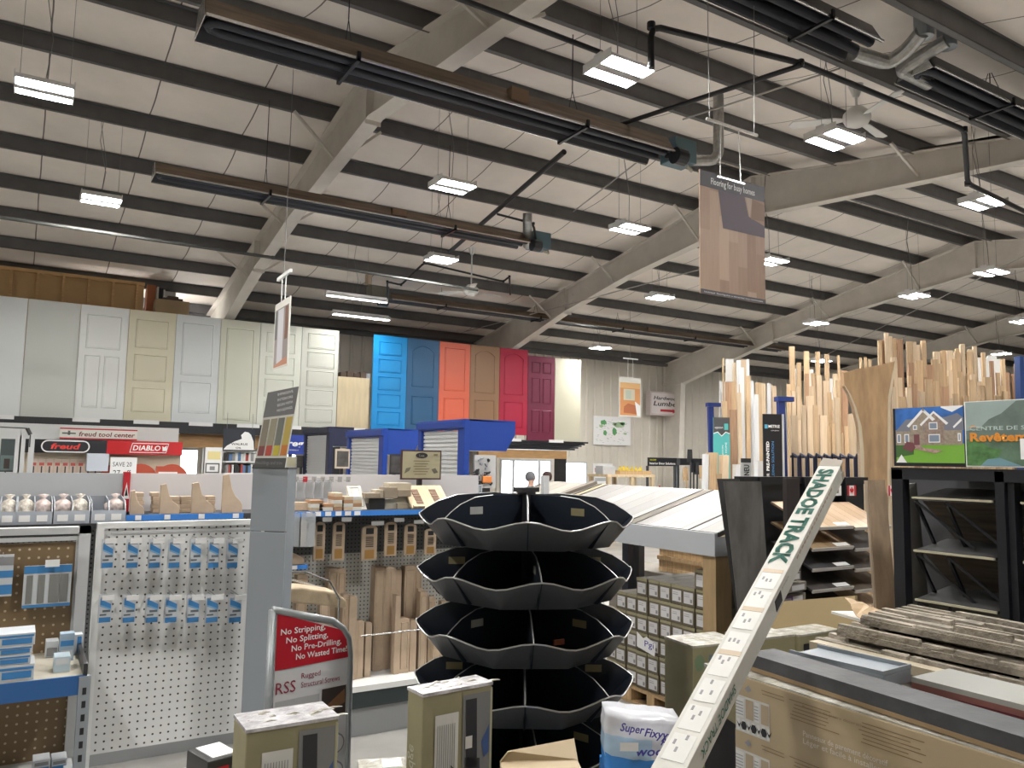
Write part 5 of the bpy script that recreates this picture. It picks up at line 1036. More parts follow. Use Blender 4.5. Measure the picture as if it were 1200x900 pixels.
# ================================================================ far wall counter area
q, pw, ph = PT('notice_sheet', 'white notice sheets with red and grey photos on the back wall by the window', 'notice', 695, 543, 718, 556, Y=18.7)
B('sheet', MB().box(0, 0, 0, pw, .02, ph).box(0, 0, -ph * .95, pw, .02, -ph * .05), PAPER, q); B('photo_print', MB().rect(pw * .08, ph * .2, pw * .4, ph * .6, -.002, 0).rect(pw * .5, ph * .2, pw * .9, ph * .6, -.002, 1).rect(pw * .1, -ph * .6, pw * .9, -ph * .3, -.002, 2), [mat('pr_rose', (.4, .2, .2), .6), GREYTX, mat('pr_lightgrey', (.4, .42, .42), .7)], q)
q, pw, ph = PT('workbench', 'pale timber workbench near the back wall under the map', 'workbench', 712, 556, 768, 566, Y=15.0)
zt3 = q.location.z + ph
B('top', MB().box(0, 0, ph - .06, pw, .8, ph), MAPLE, q)
for a in (.02, .5, .93): B('leg', MB().box(pw * a, .02, -q.location.z, pw * a + .09, .1, ph - .06).box(pw * a, .7, -q.location.z, pw * a + .09, .78, ph - .06), MAPLE, q)
B('lower_shelf', MB().box(0, .05, -.32, pw, .75, -.28), MAPLE, q)
for k in range(4): tag(B('storage_box', MB().box(0, 0, 0, .22, .3, .2), [DARK, GREYP, CARD][k % 3], loc=q.location + Vector((.12 + .3 * k, .1, -.279)), bevel=.01), 'small dark storage box under the pale workbench', 'box', 'storage boxes under the workbench')
tag(B('label_machine', MB().box(0, 0, 0, .38, .3, .2).box(.04, -.01, .1, .34, 0, .18), LGREY, loc=(q.location.x + .02, q.location.y + .2, zt3), bevel=.02), 'small grey machine on the left of the pale workbench', 'machine')
for k in range(3): tag(B('wood_offcut', MB().box(0, 0, 0, 1.0, .2, .03), PINE, loc=(q.location.x + .5, q.location.y + .15, zt3 + .001 + k * .031)), 'pine offcut lying on the pale workbench', 'board', 'pine offcuts on the workbench')
random.seed(2)
for k in range(7): tag(B('glue_bottle', MB().lathe([(.05, 0), (.05, .12), (.02, .16), (.02, .2)], (0, 0, 0), 10), mat('bottle_yellow', (.6, .45, .03), .4), loc=(q.location.x + pw * .62 + .14 * (k % 5), q.location.y + .55 + .12 * (k // 5), zt3)), 'yellow bottle at the right of the pale workbench', 'bottle', 'yellow bottles on the workbench')
q, pw, ph = PT('door_solutions_sign', 'black sign reading Interior Door Solutions with a yellow mark', 'sign', 759.5, 536, 793, 546, Y=15.6)
B('board', MB().box(0, 0, 0, pw, .03, ph), BLACK, q); text('Interior Door Solutions', pw * .05, ph * .2, ph * .26, PAPER, q, w=pw * .9, bold=.02); text('MASONITE', pw * .06, ph * .62, ph * .2, mat('lime_yellow', (.6, .6, .05), .5), q, w=pw * .22)
B('leg', MB().box(0, .03, -q.location.z, .05, .08, 0).box(pw - .05, .03, -q.location.z, pw, .08, 0), DARK, q)
for k in range(7): tag(B('moulding_offcut', MB().beam((0, 0, 0), (.12 * sin(k), .3, 1.25 + .06 * (k % 3)), .05, .03), [WHITE, LGREY, RED][k % 3], loc=(q.location.x + .2 + .17 * k, q.location.y + .3, .02)), 'thin moulding length leaning behind the black door sign', 'moulding', 'moulding lengths behind the black door sign')
# garden tools cluster by the column
p = at(812, 565, Y=14.5)
for k, (dx, hh, m) in enumerate(((-.25, 1.9, OAK), (-.1, 2.35, DARK), (.0, 2.1, BLACK), (.12, 2.05, DARK), (.3, 1.95, OAK))):
    tag(B('long_handle_tool', MB().tube([(0, 0, 0), (.03, 0, hh - .3)], .02, 8).prism([(-.09, hh - .32), (.09, hh - .32), (.07, hh), (-.07, hh)], -.01, .01, 'y'), m, loc=(p.x + dx, p.y, 0)), 'dark long handled tool standing by the steel column', 'tool', 'long handled tools by the column')
q = T('tool_bin', 'grey bin holding long handled tools by the steel column', 'bin', (p.x - .15, p.y - .35, 0)); B('bin', MB().box(0, 0, .9, .6, .3, 1.3), GREYP, q); B('legs', MB().box(0, 0, 0, .05, .3, .9).box(.55, 0, 0, .6, .3, .9), DARK, q)
q = T('black_shelf', 'black wall shelf behind the tools at the steel column', 'shelf', (at(797, 545, Y=16.4).x, 16.4, 0)); B('board', MB().box(0, 0, at(800, 540, Y=16.4).z - .12, 1.6, .3, at(800, 537, Y=16.4).z), BLACK, q); B('leg', MB().box(0, .1, 0, .06, .2, 2.0).box(1.5, .1, 0, 1.56, .2, 2.0), BLACK, q)
# two shoppers far behind, only heads above the display
def person(loc, rz, lab, coat, trousers, hair):
    skin = mat('skin', (.5, .3, .22), .5)
    me = bpy.data.meshes.new('person'); v = [(0, 0, .95), (0, 0, 1.15), (0, 0, 1.38), (0, .0, 1.47), (0, -.01, 1.55), (0, -.015, 1.64), (.1, 0, .9), (.11, .0, .5), (.11, .03, .08), (.12, -.12, .03), (-.1, 0, .9), (-.11, .0, .5), (-.11, .03, .08), (-.12, -.12, .03), (.18, 0, 1.4), (.23, .02, 1.13), (.22, -.1, .9), (.22, -.14, .82), (-.18, 0, 1.4), (-.23, .02, 1.13), (-.22, -.1, .9), (-.22, -.14, .82)]
    e = [(0, 1), (1, 2), (2, 3), (3, 4), (4, 5), (0, 6), (6, 7), (7, 8), (8, 9), (0, 10), (10, 11), (11, 12), (12, 13), (2, 14), (14, 15), (15, 16), (16, 17), (2, 18), (18, 19), (19, 20), (20, 21)]
    me.from_pydata(v, e, []); o = bpy.data.objects.new('person', me); COL.objects.link(o)
    sk = o.modifiers.new('skin', 'SKIN'); rr = [.15, .15, .15, .06, .07, .095, .1, .07, .05, .04, .1, .07, .05, .04, .065, .045, .035, .03, .065, .045, .035, .03]
    for i, x in enumerate(rr): me.skin_vertices[0].data[i].radius = (x, x * .85)
    me.skin_vertices[0].data[0].use_root = True
    o.modifiers.new('sub', 'SUBSURF').levels = 2; o.modifiers[-1].render_levels = 2
    dg = bpy.context.evaluated_depsgraph_get(); dg.update(); m2 = bpy.data.meshes.new_from_object(o.evaluated_get(dg)); o.modifiers.clear(); o.data = m2
    for m in (skin, coat, trousers): m2.materials.append(m)
    for p in m2.polygons: p.use_smooth = True; p.material_index = 0 if p.center.z > 1.47 or (abs(p.center.x) > .17 and p.center.z < .9 and p.center.z > .7) else (1 if p.center.z > .9 else 2)
    o.location = loc; o.rotation_euler = (0, 0, rz); tag(o, lab, 'person')
    B('hair', MB().lathe([(.06, -.1), (.102, -.06), (.112, 0), (.1, .06), (.06, .1), (.01, .115)], (0, .015, 1.665), 16), hair, o, smooth=True)
    B('face', MB().box(-.012, -.115, 1.60, .012, -.098, 1.635).box(-.04, -.104, 1.64, -.02, -.098, 1.652).box(.02, -.104, 1.64, .04, -.098, 1.652).box(-.025, -.1, 1.57, .025, -.094, 1.58), skin, o)
pp = at(622, 560, Y=14.2); person((pp.x, pp.y, 0), .4, 'grey haired person standing behind the slanted stand by the glass door', GREYP, DARK, mat('grey_hair', (.13, .13, .14), .7))
pp = at(641, 560, Y=14.4); person((pp.x, pp.y, 0), 2.6, 'brown haired person behind the slanted stand beside the black post', mat('brown_coat', (.12, .05, .03), .7), DARK, mat('brown_hair', (.05, .02, .015), .7))
# ================================================================ right side: lumber, samples, foreground cartons
def slab4(name, lab, cat, pts, ds, t, m, grp=None, grounded=True, **k):
    """a board given by its four front corners (tl, tr, br, bl) with a real thickness behind it"""
    c = [at(x, y, d=d) for (x, y), d in zip(pts, ds)]; n = (c[1] - c[0]).cross(c[3] - c[0]).normalized()
    if n.dot(c[0] - EYE) < 0: n = -n
    if grounded: c[3] = c[0] + (c[3] - c[0]) * (c[0].z / (c[0].z - c[3].z)); c[2] = c[1] + (c[2] - c[1]) * (c[1].z / (c[1].z - c[2].z))
    o = c[3]; a = (c[2] - c[3]); rz = atan2(a.y, a.x); M = Matrix.Rotation(-rz, 3, 'Z')
    f = [M @ (p - o) for p in (c[3], c[2], c[1], c[0])]; nn = M @ n * t
    mb = MB().add([tuple(p) for p in f] + [tuple(p + nn) for p in f], [(0, 1, 2, 3), (7, 6, 5, 4), (0, 4, 5, 1), (1, 5, 6, 2), (2, 6, 7, 3), (3, 7, 4, 0)])
    return B(name, mb, m, label=lab, cat=cat, group=grp, loc=o, rz=rz, **k)
# --- boards stood on end in the racks
def boards(spec, lab, grp, mats, d0, n_layers=1):
    for i, (x, wpx, yt, dd, mi) in enumerate(spec):
        d = d0 + dd; a = at(x, 470, d=d); b = at(x + wpx, 470, d=d); w = max(.02, (b - a).xy.length); zt = at(x, yt, d=d).z
        ln = random.uniform(-.02, .05)
        o = B('lumber_board', MB().box(0, 0, 0, w, .022 if mi != 1 else .03, zt), mats[mi], label=lab, cat='board', group=grp, loc=(a.x, a.y, 0), rot=(random.uniform(-.012, 0), random.uniform(-.008, .008), -.55 + random.uniform(-.03, .03)))
LB = [mat('lumber_pine', (.60, .43, .26), .6, var=.22, vscale=3, stretch=(14, 14, .8), rnd=.22), mat('lumber_maple', (.66, .52, .36), .6, var=.18, vscale=3, stretch=(14, 14, .8), rnd=.18), mat('lumber_white_primed', (.66, .67, .68), .45, rnd=.06), mat('lumber_reddish', (.46, .28, .17), .6, var=.3, vscale=3, stretch=(14, 14, .8), rnd=.2)]
random.seed(31)
sp = []
for x, w_, y in ((928, 6, 405), (934, 5, 424), (942, 6, 410), (957, 5, 411), (967, 5, 414), (1009, 2.5, 418), (1015, 2.5, 417), (1021, 3, 420)): sp.append((x, w_, y, .5, 0))
for x, y in ((935, 431), (951, 432), (972, 443)): sp.append((x, 6, y, .6, 2))
x = 924
while x < 992: w_ = random.choice((4, 5, 6, 7)); sp.append((x, w_, random.uniform(432, 470), .25, random.choice((0, 1, 1, 0, 3)))); x += w_ * 1.02
x = 927
while x < 1003: w_ = random.choice((4, 5, 6, 8)); sp.append((x, w_, random.uniform(462, 500) if x < 985 else random.uniform(475, 510), 0, random.choice((0, 1, 1, 0, 0)))); x += w_ * 1.02
sp.append((986, 1.6, 415, .1, 0)); sp.append((984.5, 3, 445, .05, 0))
boards(sp, 'pale sawn lumber board standing on end between the blue posts', 'standing lumber left of the live edge slab', LB, 8.6)
sp = []
x = 1031
while x < 1056: w_ = random.choice((4, 5, 6)); sp.append((x, w_, random.uniform(388, 398), .5, random.choice((0, 1, 3)))); x += w_ * 1.02
x = 1066
while x < 1090: w_ = random.choice((4, 5, 7)); sp.append((x, w_, random.uniform(396, 403), .5, random.choice((0, 1, 3)))); x += w_ * 1.02
x = 1096
while x < 1146: w_ = random.choice((4, 5, 7)); sp.append((x, w_, random.uniform(401, 412), .5, random.choice((0, 1, 1)))); x += w_ * 1.02
x = 1034
while x < 1150: w_ = random.choice((4, 5, 6, 8)); sp.append((x, w_, random.uniform(415, 448), .2, random.choice((0, 1, 0, 3)))); x += w_ * 1.03
x = 1040
while x < 1185: w_ = random.choice((5, 6, 8)); sp.append((x, w_, random.uniform(440, 468), -.1, random.choice((0, 1, 0, 3)))); x += w_ * 1.25
for x in (1152, 1166, 1171, 1176, 1182, 1187, 1193, 1198): sp.append((x, 4, random.uniform(410, 440), .1, random.choice((0, 3))))
boards(sp, 'tall sawn lumber board standing on end behind the siding centre signs', 'standing lumber behind the siding centre signs', LB, 7.0)
for xa, yt in ((1149, 418), (1160, 416), (1168, 420)):
    a = at(xa, 470, d=7.5); tag(B('primed_sheet', MB().box(0, 0, 0, .085, .02, at(xa, yt, d=7.5).z), WHITE, loc=(a.x, a.y, 0), rz=-.5), 'white primed panel standing among the lumber, above the siding sign', 'panel', 'white panels among the lumber')
a = at(1189, 450, d=6.6); tag(B('blue_post', MB().box(0, 0, 0, .04, .06, at(1189, 416, d=6.6).z), mat('dark_blue_post', (.02, .05, .16), .4), loc=(a.x, a.y, 0), rot=(0, .02, -.4)), 'dark blue rack post at the right end of the lumber', 'post')
# rack frame behind the boards
for (xa, d, yt, lab) in ((916, 8.4, 470, 'blue steel rack post right of the black moulding banner'), (833, 10.6, 476, 'blue steel rack post left of the teal banner')):
    a = at(xa, 550, d=d); zt_ = at(xa, yt, d=d).z
    r = T('rack_post', lab, 'post', (a.x, a.y, 0), -.4); B('upright', MB().beam((.06, 0, 0), (0, 0, zt_), .07, .06), NAVYB, r); B('top_plate', MB().box(-.05, -.05, zt_, .13, .05, zt_ + .05), NAVYB, r)
p = at(926, 535, d=8.4); q = at(1010, 537, d=8.2)
r = T('lumber_rack', 'blue wire hoop rail dividing the standing lumber', 'rack', (p.x, p.y, 0), atan2(q.y - p.y, q.x - p.x)); L_ = (q - p).xy.length
B('rail', MB().tube([(0, 0, p.z), (L_, 0, p.z)], .014, 8).tube([(0, 0, p.z - .25), (L_, 0, p.z - .25)], .014, 8), MC['navy_metal'], r)
for k in range(9):
    x = L_ * (k + .3) / 9; B('hoop', MB().tube([(x, 0, .05), (x, -.02, p.z), (x, -.06, p.z + .03), (x + .05, -.12, p.z + .0), (x + .05, -.12, .05)], .012, 8), MC['navy_metal'], r)
# moulding rack with teal and black banners
random.seed(8); sp = [(849, 1.8, 419, -.2, 0), (842, 6, 446, .2, 2), (847, 4, 447, .3, 2), (853, 9, 420, .3, 2), (861, 5, 424, .2, 1), (866, 5, 421, .1, 2), (870, 8, 421, .25, 1), (876, 3, 420, .2, 2), (852, 7, 447, 0, 3), (859, 6, 447, 0, 0), (865, 4, 450, -.1, 0), (869, 5, 430, -.1, 2), (874, 5, 440, -.1, 0), (879, 5, 447, 0, 2), (882, 4, 446, -.1, 2), (887, 7, 448, 0, 0), (893, 6, 449, .1, 1), (898, 4, 449, 0, 2), (902, 4, 450, .1, 1), (906, 5, 452, .1, 1), (848, 6, 470, -.3, 0), (856, 8, 480, -.3, 3), (866, 5, 460, -.3, 1), (885, 5, 462, -.3, 2), (911, 8, 478, .3, 2)]
boards(sp, 'long trim moulding standing on end in the moulding rack between teal and black banners', 'trim mouldings between the teal and black banners', LB, 10.6)
def vbanner(x0, y0, x1, y1, x0b, d, lab):
    a = at(x0, y0, d=d); b = at(x1, y0, d=d); rz = atan2(b.y - a.y, b.x - a.x); w = (b - a).xy.length; zb = at(x0b, y1, d=d).z
    return T('moulding_banner', lab, 'banner', (a.x, a.y, zb), rz), w, a.z - zb
r, w, h = vbanner(836, 489, 855, 562, 838, 10.0, 'narrow teal and charcoal vertical banner in the moulding rack')
teal = mat('teal_print', (.08, .42, .42), .5)
B('board', MB().box(0, 0, 0, w, .02, h), teal, r); zc = h * .7
B('header_print', MB().poly([(0, zc + .03), (w * .25, zc + .05), (w * .5, zc), (w * .75, zc + .05), (w, zc + .03), (w, h), (0, h)], -.002), mat('charcoal_print', (.06, .06, .065), .5), r)
B('wave_line', MB().tube([(0, -.004, zc + .03), (w * .25, -.004, zc + .05), (w * .5, -.004, zc), (w * .75, -.004, zc + .05), (w, -.004, zc + .03)], .006, 5), PAPER, r)
text('option', w * .08, h * .82, h * .04, PAPER, r, w=w * .5); B('logo_square', MB().rect(w * .66, h * .8, w * .9, h * .9, -.003), teal, r)
text('FINISH YOUR HOME', w * .82, h * .05, w * .12, PAPER, r, w=h * .55, rot=pi / 2); text('IN AN AFTERNOON', w * .6, h * .05, w * .1, PAPER, r, w=h * .5, rot=pi / 2)
B('foot', MB().box(0, .02, -r.location.z, w, .05, 0), DARK, r)
r, w, h = vbanner(894, 485, 916, 580, 897, 8.2, 'tall black banner reading METRIE and YOUR PRE-PAINTED MOULDING SOLUTION')
B('board', MB().box(0, 0, 0, w, .02, h), BLACK, r); B('edge_trim', MB().box(w, -.01, 0, w + .02, .03, h), LGREY, r)
text('METRIE', w * .28, h * .83, h * .036, PAPER, r, w=w * .6, bold=.02); text('complete', w * .42, h * .79, h * .016, PAPER, r, w=w * .42); B('logo_square', MB().rect(w * .08, h * .82, w * .24, h * .87, -.003), mat('cyan_print', (.1, .4, .6), .5), r)
text('YOUR', w * .3, h * .14, w * .15, PAPER, r, w=h * .13, rot=pi / 2); text('PRE-PAINTED', w * .3, h * .3, w * .15, PAPER, r, w=h * .36, rot=pi / 2, bold=.04)
text('MOULDING SOLUTION', w * .56, h * .1, w * .13, mat('sky_print', (.1, .32, .65), .5), r, w=h * .56, rot=pi / 2); B('foot', MB().box(0, .02, -r.location.z, w, .05, 0), DARK, r)
r, w, h = vbanner(868, 537, 880, 562, 868, 8.6, 'small white and black vertical label strip below the mouldings')
B('board', MB().box(0, 0, 0, w, .02, h), mat('label_palegrey', (.4, .42, .42), .5), r); B('header_print', MB().rect(0, h * .8, w, h, -.002), INK, r); text('NEU', w * .8, h * .2, w * .5, INK, r, w=h * .5, rot=pi / 2, bold=.03); B('foot', MB().box(0, .02, -r.location.z, w, .05, 0), DARK, r)
for k, (x, wp, yt, m) in enumerate(((823, 4, 532, 2), (828, 10, 530, 0), (843, 8, 533, 1), (836, 8, 555, 0), (859, 6, 544, 2), (885, 8, 540, 2))):
    d = 9.0; a = at(x, 570, d=d); b = at(x + wp, 570, d=d); tag(B('door_jamb', MB().box(0, 0, 0, (b - a).xy.length, .1, at(x, yt, d=d).z), LB[m], loc=(a.x, a.y, 0), rot=(0, .02, -.4)), 'short jamb board standing in front of the teal banner', 'board', 'short jamb boards by the teal banner')
r = T('floor_rack', 'dark floor rack under the trim mouldings', 'rack', (at(845, 600, d=11.4).x, at(845, 600, d=11.4).y, 0), -.4); B('crossbar', MB().box(0, 0, 1.3, 1.4, .05, 1.36).box(0, 0, 0, .05, .05, 1.3).box(1.35, 0, 0, 1.4, .05, 1.3), DARK, r)
# --- live edge slab
d = 6.2; ol = [(988.5, 437), (1005, 432), (1030, 428), (1049.5, 423), (1048, 440), (1044, 465), (1043, 500), (1042.5, 560)]; ll = [(1009, 560), (1008.5, 530), (1006, 500), (1001, 478), (995, 462), (989.5, 452)]
o_ = at(1009, 560, d=d); a = at(1043, 560, d=d); rz = atan2(a.y - o_.y, a.x - o_.x); M = Matrix.Rotation(-rz, 3, 'Z')
def loc2(x, y):
    # intersect with the slab's vertical plane
    nrm = Vector((-sin(rz), cos(rz), 0)); v = CF + CR * ((x - 600) / FPX) - CU * ((y - 450) / FPX); t = (o_ - EYE).dot(nrm) / v.dot(nrm); p = M @ (EYE + v * t - Vector((o_.x, o_.y, 0))); return (p.x, p.z)
P_ = [loc2(*p) for p in ol] + [(loc2(1042.5, 560)[0], 0), (loc2(1009, 560)[0], 0)] + [loc2(*p) for p in ll]
r = T('live_edge_slab', 'wide live edge wood slab with curved pale bark edges standing on end', 'wood slab', (o_.x, o_.y, 0), rz)
B('heartwood', MB().prism(P_[::-1], 0, .05, 'y'), mat('slab_heartwood', (.55, .36, .20), .45, var=.3, vscale=2.2, stretch=(5, 5, 1.0)), r)
sap = mat('slab_sapwood', (.68, .58, .42), .5)
L1 = [P_[-1], P_[-2], P_[-3], P_[-4], P_[-5], P_[-6], (P_[-7][0], 0)]; wd = [0.006, .012, .016, .024, .026, .026, .026]
pl = [(x - .0, z) for (x, z) in L1]; pr = [(x + w_, z) for (x, z), w_ in zip(L1, wd)]
B('sapwood_edge', MB().prism((pl + pr[::-1]), -.002, .052, 'y'), sap, r)
L2 = P_[3:9]; B('sapwood_edge', MB().prism([(x - w_, z) for (x, z), w_ in zip(L2, (.004, .02, .022, .018, .018, .018))] + L2[::-1], -.002, .052, 'y'), sap, r)
# --- flooring sample rack (faces the aisle)
YR = at(975, 618, d=5.2).y
XA = lambda x, y=620: at(x, y, Y=YR).x
ztop = LZ(975, 559, YR + .4)
r = T('sample_rack', 'black flooring sample rack with rows of tilted laminate boards', 'sample rack', (XA(925), YR, 0)); W_ = XA(1075) - XA(925); u = lambda x: XA(x) - XA(925)
B('back_panel', MB().box(0, .42, 0, W_, .45, ztop), BLACK, r); B('side_panel', MB().box(-.02, .0, 0, u(938), .03, ztop), mat('rack_dark_brown', (.035, .028, .026), .4), r)
for x in (946, 999, 1047): B('post', MB().box(u(x) - .015, .0, 0, u(x) + .015, .45, .4).box(u(x) - .015, .36, .4, u(x) + .015, .42, ztop), BLACK, r)
B('header', MB().box(0, .38, ztop - .05, W_, .42, ztop), BLACK, r)
for x0_, x1_, lab, red in ((975, 986, 'small white bear picture card', 0), (993, 1003, 'red and white maple leaf flag card', 1), (1041, 1050, 'partly hidden maple leaf flag card', 1)):
    z1 = LZ(x0_, 569, YR + .36); z0 = LZ(x0_, 581, YR + .36); a = LX(x0_, 575, YR + .36); b = LX(x1_, 575, YR + .36)
    q = T('flag_card', lab + ' at the top of the black sample rack', 'card', (a, YR + .36, z0)); ww = b - a; hh = z1 - z0
    B('card', MB().box(0, 0, 0, ww, .004, hh), PAPER, q)
    if red:
        mb = MB().rect(0, 0, ww * .22, hh, -.001).rect(ww * .78, 0, ww, hh, -.001); cx, cz, s_ = ww / 2, hh * .52, ww * .24
        mb.poly([(cx + s_ * a_, cz + s_ * b_) for a_, b_ in ((-.1, -1.1), (.1, -1.1), (.1, -.6), (.7, -.7), (.6, -.4), (1.1, .1), (.9, .25), (.95, .6), (.6, .5), (.5, .65), (.25, .35), (.3, 1), (.1, .85), (0, 1.2), (-.1, .85), (-.3, 1), (-.25, .35), (-.5, .65), (-.6, .5), (-.95, .6), (-.9, .25), (-1.1, .1), (-.6, -.4), (-.7, -.7), (-.1, -.6))], -.0015)
        B('leaf_print', mb, mat('flag_red', (.6, .02, .03), .5), q)
    else: B('print', MB().rect(ww * .3, hh * .25, ww * .7, hh * .75, -.001), GREYTX, q)
B('photo_strip', MB().rect(u(1004), LZ(1004, 585, YR + .37) , u(1012), LZ(1004, 565, YR + .37), .355, 0), mat('pr_leaf_green', (.1, .2, .06), .6), r)
SMC = [('pale oak', (.58, .40, .25), (.72, .54, .38)), ('honey brown', (.26, .17, .09), (.36, .25, .14)), ('near black', (.02, .02, .022), (.06, .06, .065)), ('dark espresso', (.03, .026, .024), (.07, .06, .055)), ('dark walnut', (.05, .035, .025), (.09, .07, .05))]
for ci_, (xa, xb) in enumerate(((952, 1000), (1002, 1044))):
    for k, yy_ in enumerate((618, 643, 667, 692, 716)):
        nm, c1, c2 = SMC[(k + ci_ * 1) % 5 if ci_ and k else k]
        zz_ = LZ(xa, yy_, YR - .0); a = LX(xa, yy_, YR); b = LX(xb, yy_, YR)
        q = T('floor_sample', '%s tilted floor sample board, %s row, %s column of the black rack' % (nm, 'top second third fourth lowest'.split()[k], ('left', 'right')[ci_]), 'flooring sample', (a, YR, zz_), rot=(.42, 0, 0), group='tilted floor samples in the black rack')
        m_ = MC.get('samp_' + nm) or plankmat('samp_' + nm, [c1, c2], pw=.09, axis=0, lax=1, length=5, grain=(12, 1, 1))
        B('board', MB().box(0, 0, -.012, b - a, .36, 0), m_, q); B('front_nosing', MB().box(0, -.008, -.018, b - a, 0, .003), mat('nosing_silver', (.5, .48, .45), .4, .3), q); B('label', MB().box((b - a) * .62, .01, .0005, (b - a) * .95, .05, .002), PAPER, q)
# shelf under the samples
# --- dark and oak planks standing
dkw = mat('charcoal_plank', (.085, .08, .076), .4, var=.4, vscale=2.5, stretch=(5, 5, .7))
slab4('dark_plank', 'narrow charcoal grey floor plank standing behind the wider one', 'plank', [(840, 561), (866, 561), (890, 742), (866, 742)], (5.3, 5.25, 5.0, 5.05), .015, mat('charcoal_plank_b', (.03, .029, .03), .4))
slab4('dark_plank', 'wide charcoal grey woodgrain plank standing at the end of the white stand', 'plank', [(848, 564), (892, 564), (905, 745), (868, 745)], (5.15, 5.1, 4.85, 4.9), .018, dkw)
slab4('dark_plank', 'brown black plank standing right of the charcoal woodgrain one', 'plank', [(880, 660), (902, 655), (912, 745), (890, 745)], (5.6, 5.6, 5.5, 5.5), .018, mat('brown_black', (.035, .025, .018), .4))
oakp = mat('weathered_oak_plank', (.27, .19, .12), .5, var=.3, vscale=2.5, stretch=(6, 6, .6))
slab4('oak_plank', 'weathered oak floor plank standing before the sample rack', 'plank', [(1017, 562.5), (1037, 562.5), (1051, 712), (1027, 712)], (4.7, 4.68, 4.45, 4.47), .014, oakp)
slab4('oak_plank', 'thin light edge plank beside the weathered oak one', 'plank', [(1012.5, 563), (1016, 563), (1030, 716), (1024, 716)], (4.75, 4.74, 4.5, 4.5), .02, mat('light_oak_edge', (.34, .26, .19), .5))
# ================================================================ black siding rack with sign panels
XK = 3.9
def onX(x, y): return at(x, y, X=XK)
yl = onX(1047, 650).y; yr_ = onX(1169, 650).y; ztp = onX(1047, 550).z; D_ = yl - yr_
r = T('siding_rack', 'black steel rack of tilted stone and siding panels at the right', 'display rack', (XK, yl, 0), -pi / 2)   # local x runs towards the camera, y away to the right
wl = onX(1047, 650).y - onX(1060, 650).y; wr = onX(1169, 660).y - onX(1189, 660).y
B('post', MB().box(0, 0, 0, wl, .06, ztp), BLACK, r); B('post', MB().box(D_, 0, 0, D_ + wr * .55, .06, ztp).box(D_ + wr * .6, .02, 0, D_ + wr, .08, ztp), BLACK, r)
B('post', MB().box(.1, .62, 0, .16, .68, ztp), BLACK, r); B('back_screen', MB().box(-.44, .69, 0, D_ + 1.1, .7, ztp - .03), MC['dark_shelf'], r); B('post', MB().box(D_ + .1, .62, 0, D_ + .16, .68, ztp), BLACK, r)
ex = 1.1
B('top_beam', MB().box(0, 0, ztp - .05, D_ + ex, .06, ztp), BLACK, r); B('back_panel', MB().box(.1, .55, ztp - .22, D_ + ex, .56, ztp - .05), mat('back_dark_slate', (.03, .034, .036), .5), r)
B('top_deck', MB().box(0, .0, ztp, D_ + ex, .68, ztp + .01), BLACK, r)
stone = [mat('stone_panel_grey', (.16, .145, .12), .7, var=.5, vscale=5, stretch=(1, 4, 8), bump=.6, bscale=14), mat('siding_brown_grey', (.15, .12, .09), .55, var=.5, vscale=4, stretch=(.6, 5, 8)), mat('dark_slate_panel', (.035, .035, .035), .85, var=.3, vscale=5)]
gold = mat('cream_edge', (.42, .38, .27), .5)
for bay_, (xo, xe) in enumerate(((yl - onX(1069, 640).y, D_ - .02), (D_ + wr + .03, D_ + ex))):
    for k, yy_ in enumerate((587, 652, 712)):
        z = onX(1120, yy_ - 2).z
        q = B('sample_shelf', MB().hexa([(xo, .02, z - .012), (xe, .02, z - .012), (xe, .32, z + .03), (xo, .32, z + .03), (xo, .02, z), (xe, .02, z), (xe, .32, z + .045), (xo, .32, z + .045)]), stone[2], r)
        B('edge_trim', MB().box(xo, .008, z - .008, xe, .02, z + .002), gold, q)
        zl_ = z - .285
        B('sloped_panel', MB().hexa([(xo, .48, zl_), (xe, .48, zl_), (xe, .5, zl_), (xo, .5, zl_), (xo, .10, z - .02), (xe, .10, z - .02), (xe, .12, z - .02), (xo, .12, z - .02)]), stone[k % 2] if k else stone[1], r)
        for f in (.02, .42):
            B('brace', MB().beam((xo + (xe - xo) * f, .03, z - .02), (xo + (xe - xo) * f + .0, .2, z - .26), .014, .014).beam((xo + (xe - xo) * (f - .0), .03, z - .02), (xo + (xe - xo) * f + .25, .1, z - .24), .012, .012), BLACK, r)
slab4('stone_plank', 'grey stone look plank standing inside the left of the black siding rack', 'plank', [(1058, 568), (1074, 566), (1088, 700), (1066, 700)], (4.35, 4.35, 4.3, 4.3), .015, mat('grey_stone_look', (.14, .135, .125), .6, var=.35, vscale=4))
# sign panels on top
def XP(x0, y0, x1, y1, X, name, lab, cat, grp=None):
    a = at(x0, (y0 + y1) / 2, X=X); b = at(x1, (y0 + y1) / 2, X=X); zt = at(x0, y0, X=X).z; zb = at(x0, y1, X=X).z
    return T(name, lab, cat, (X, a.y, zb), -pi / 2, grp), (a - b).length, zt - zb
r, w, h = XP(1047, 479, 1130, 546, XK - .01, 'house_sign', 'picture panel of a grey stone house with green lawn on the black rack', 'sign')
B('panel', MB().box(0, 0, 0, w, .02, h), BLACK, r)
def qx(mb, pts, m, y): mb.poly([(w * a, h * b) for a, b in pts], y, m)
mb = MB(); x0_ = .04
qx(mb, [(.04, .06), (1, .06), (1, 1), (.04, 1)], 0, -.001); qx(mb, [(.04, .06), (1, .06), (1, .38), (.04, .38)], 1, -.0015); qx(mb, [(.04, .15), (.3, .2), (.3, .38), (.04, .38)], 2, -.002); qx(mb, [(.7, .98), (.85, .9), (1, .99), (1, 1), (.7, 1)], 7, -.0015)
qx(mb, [(.04, .36), (.98, .36), (.98, .62), (.04, .62)], 3, -.0022); qx(mb, [(.04, .6), (.2, .8), (.75, .82), (.92, .88), (1, .8), (1, .6)], 4, -.0024)
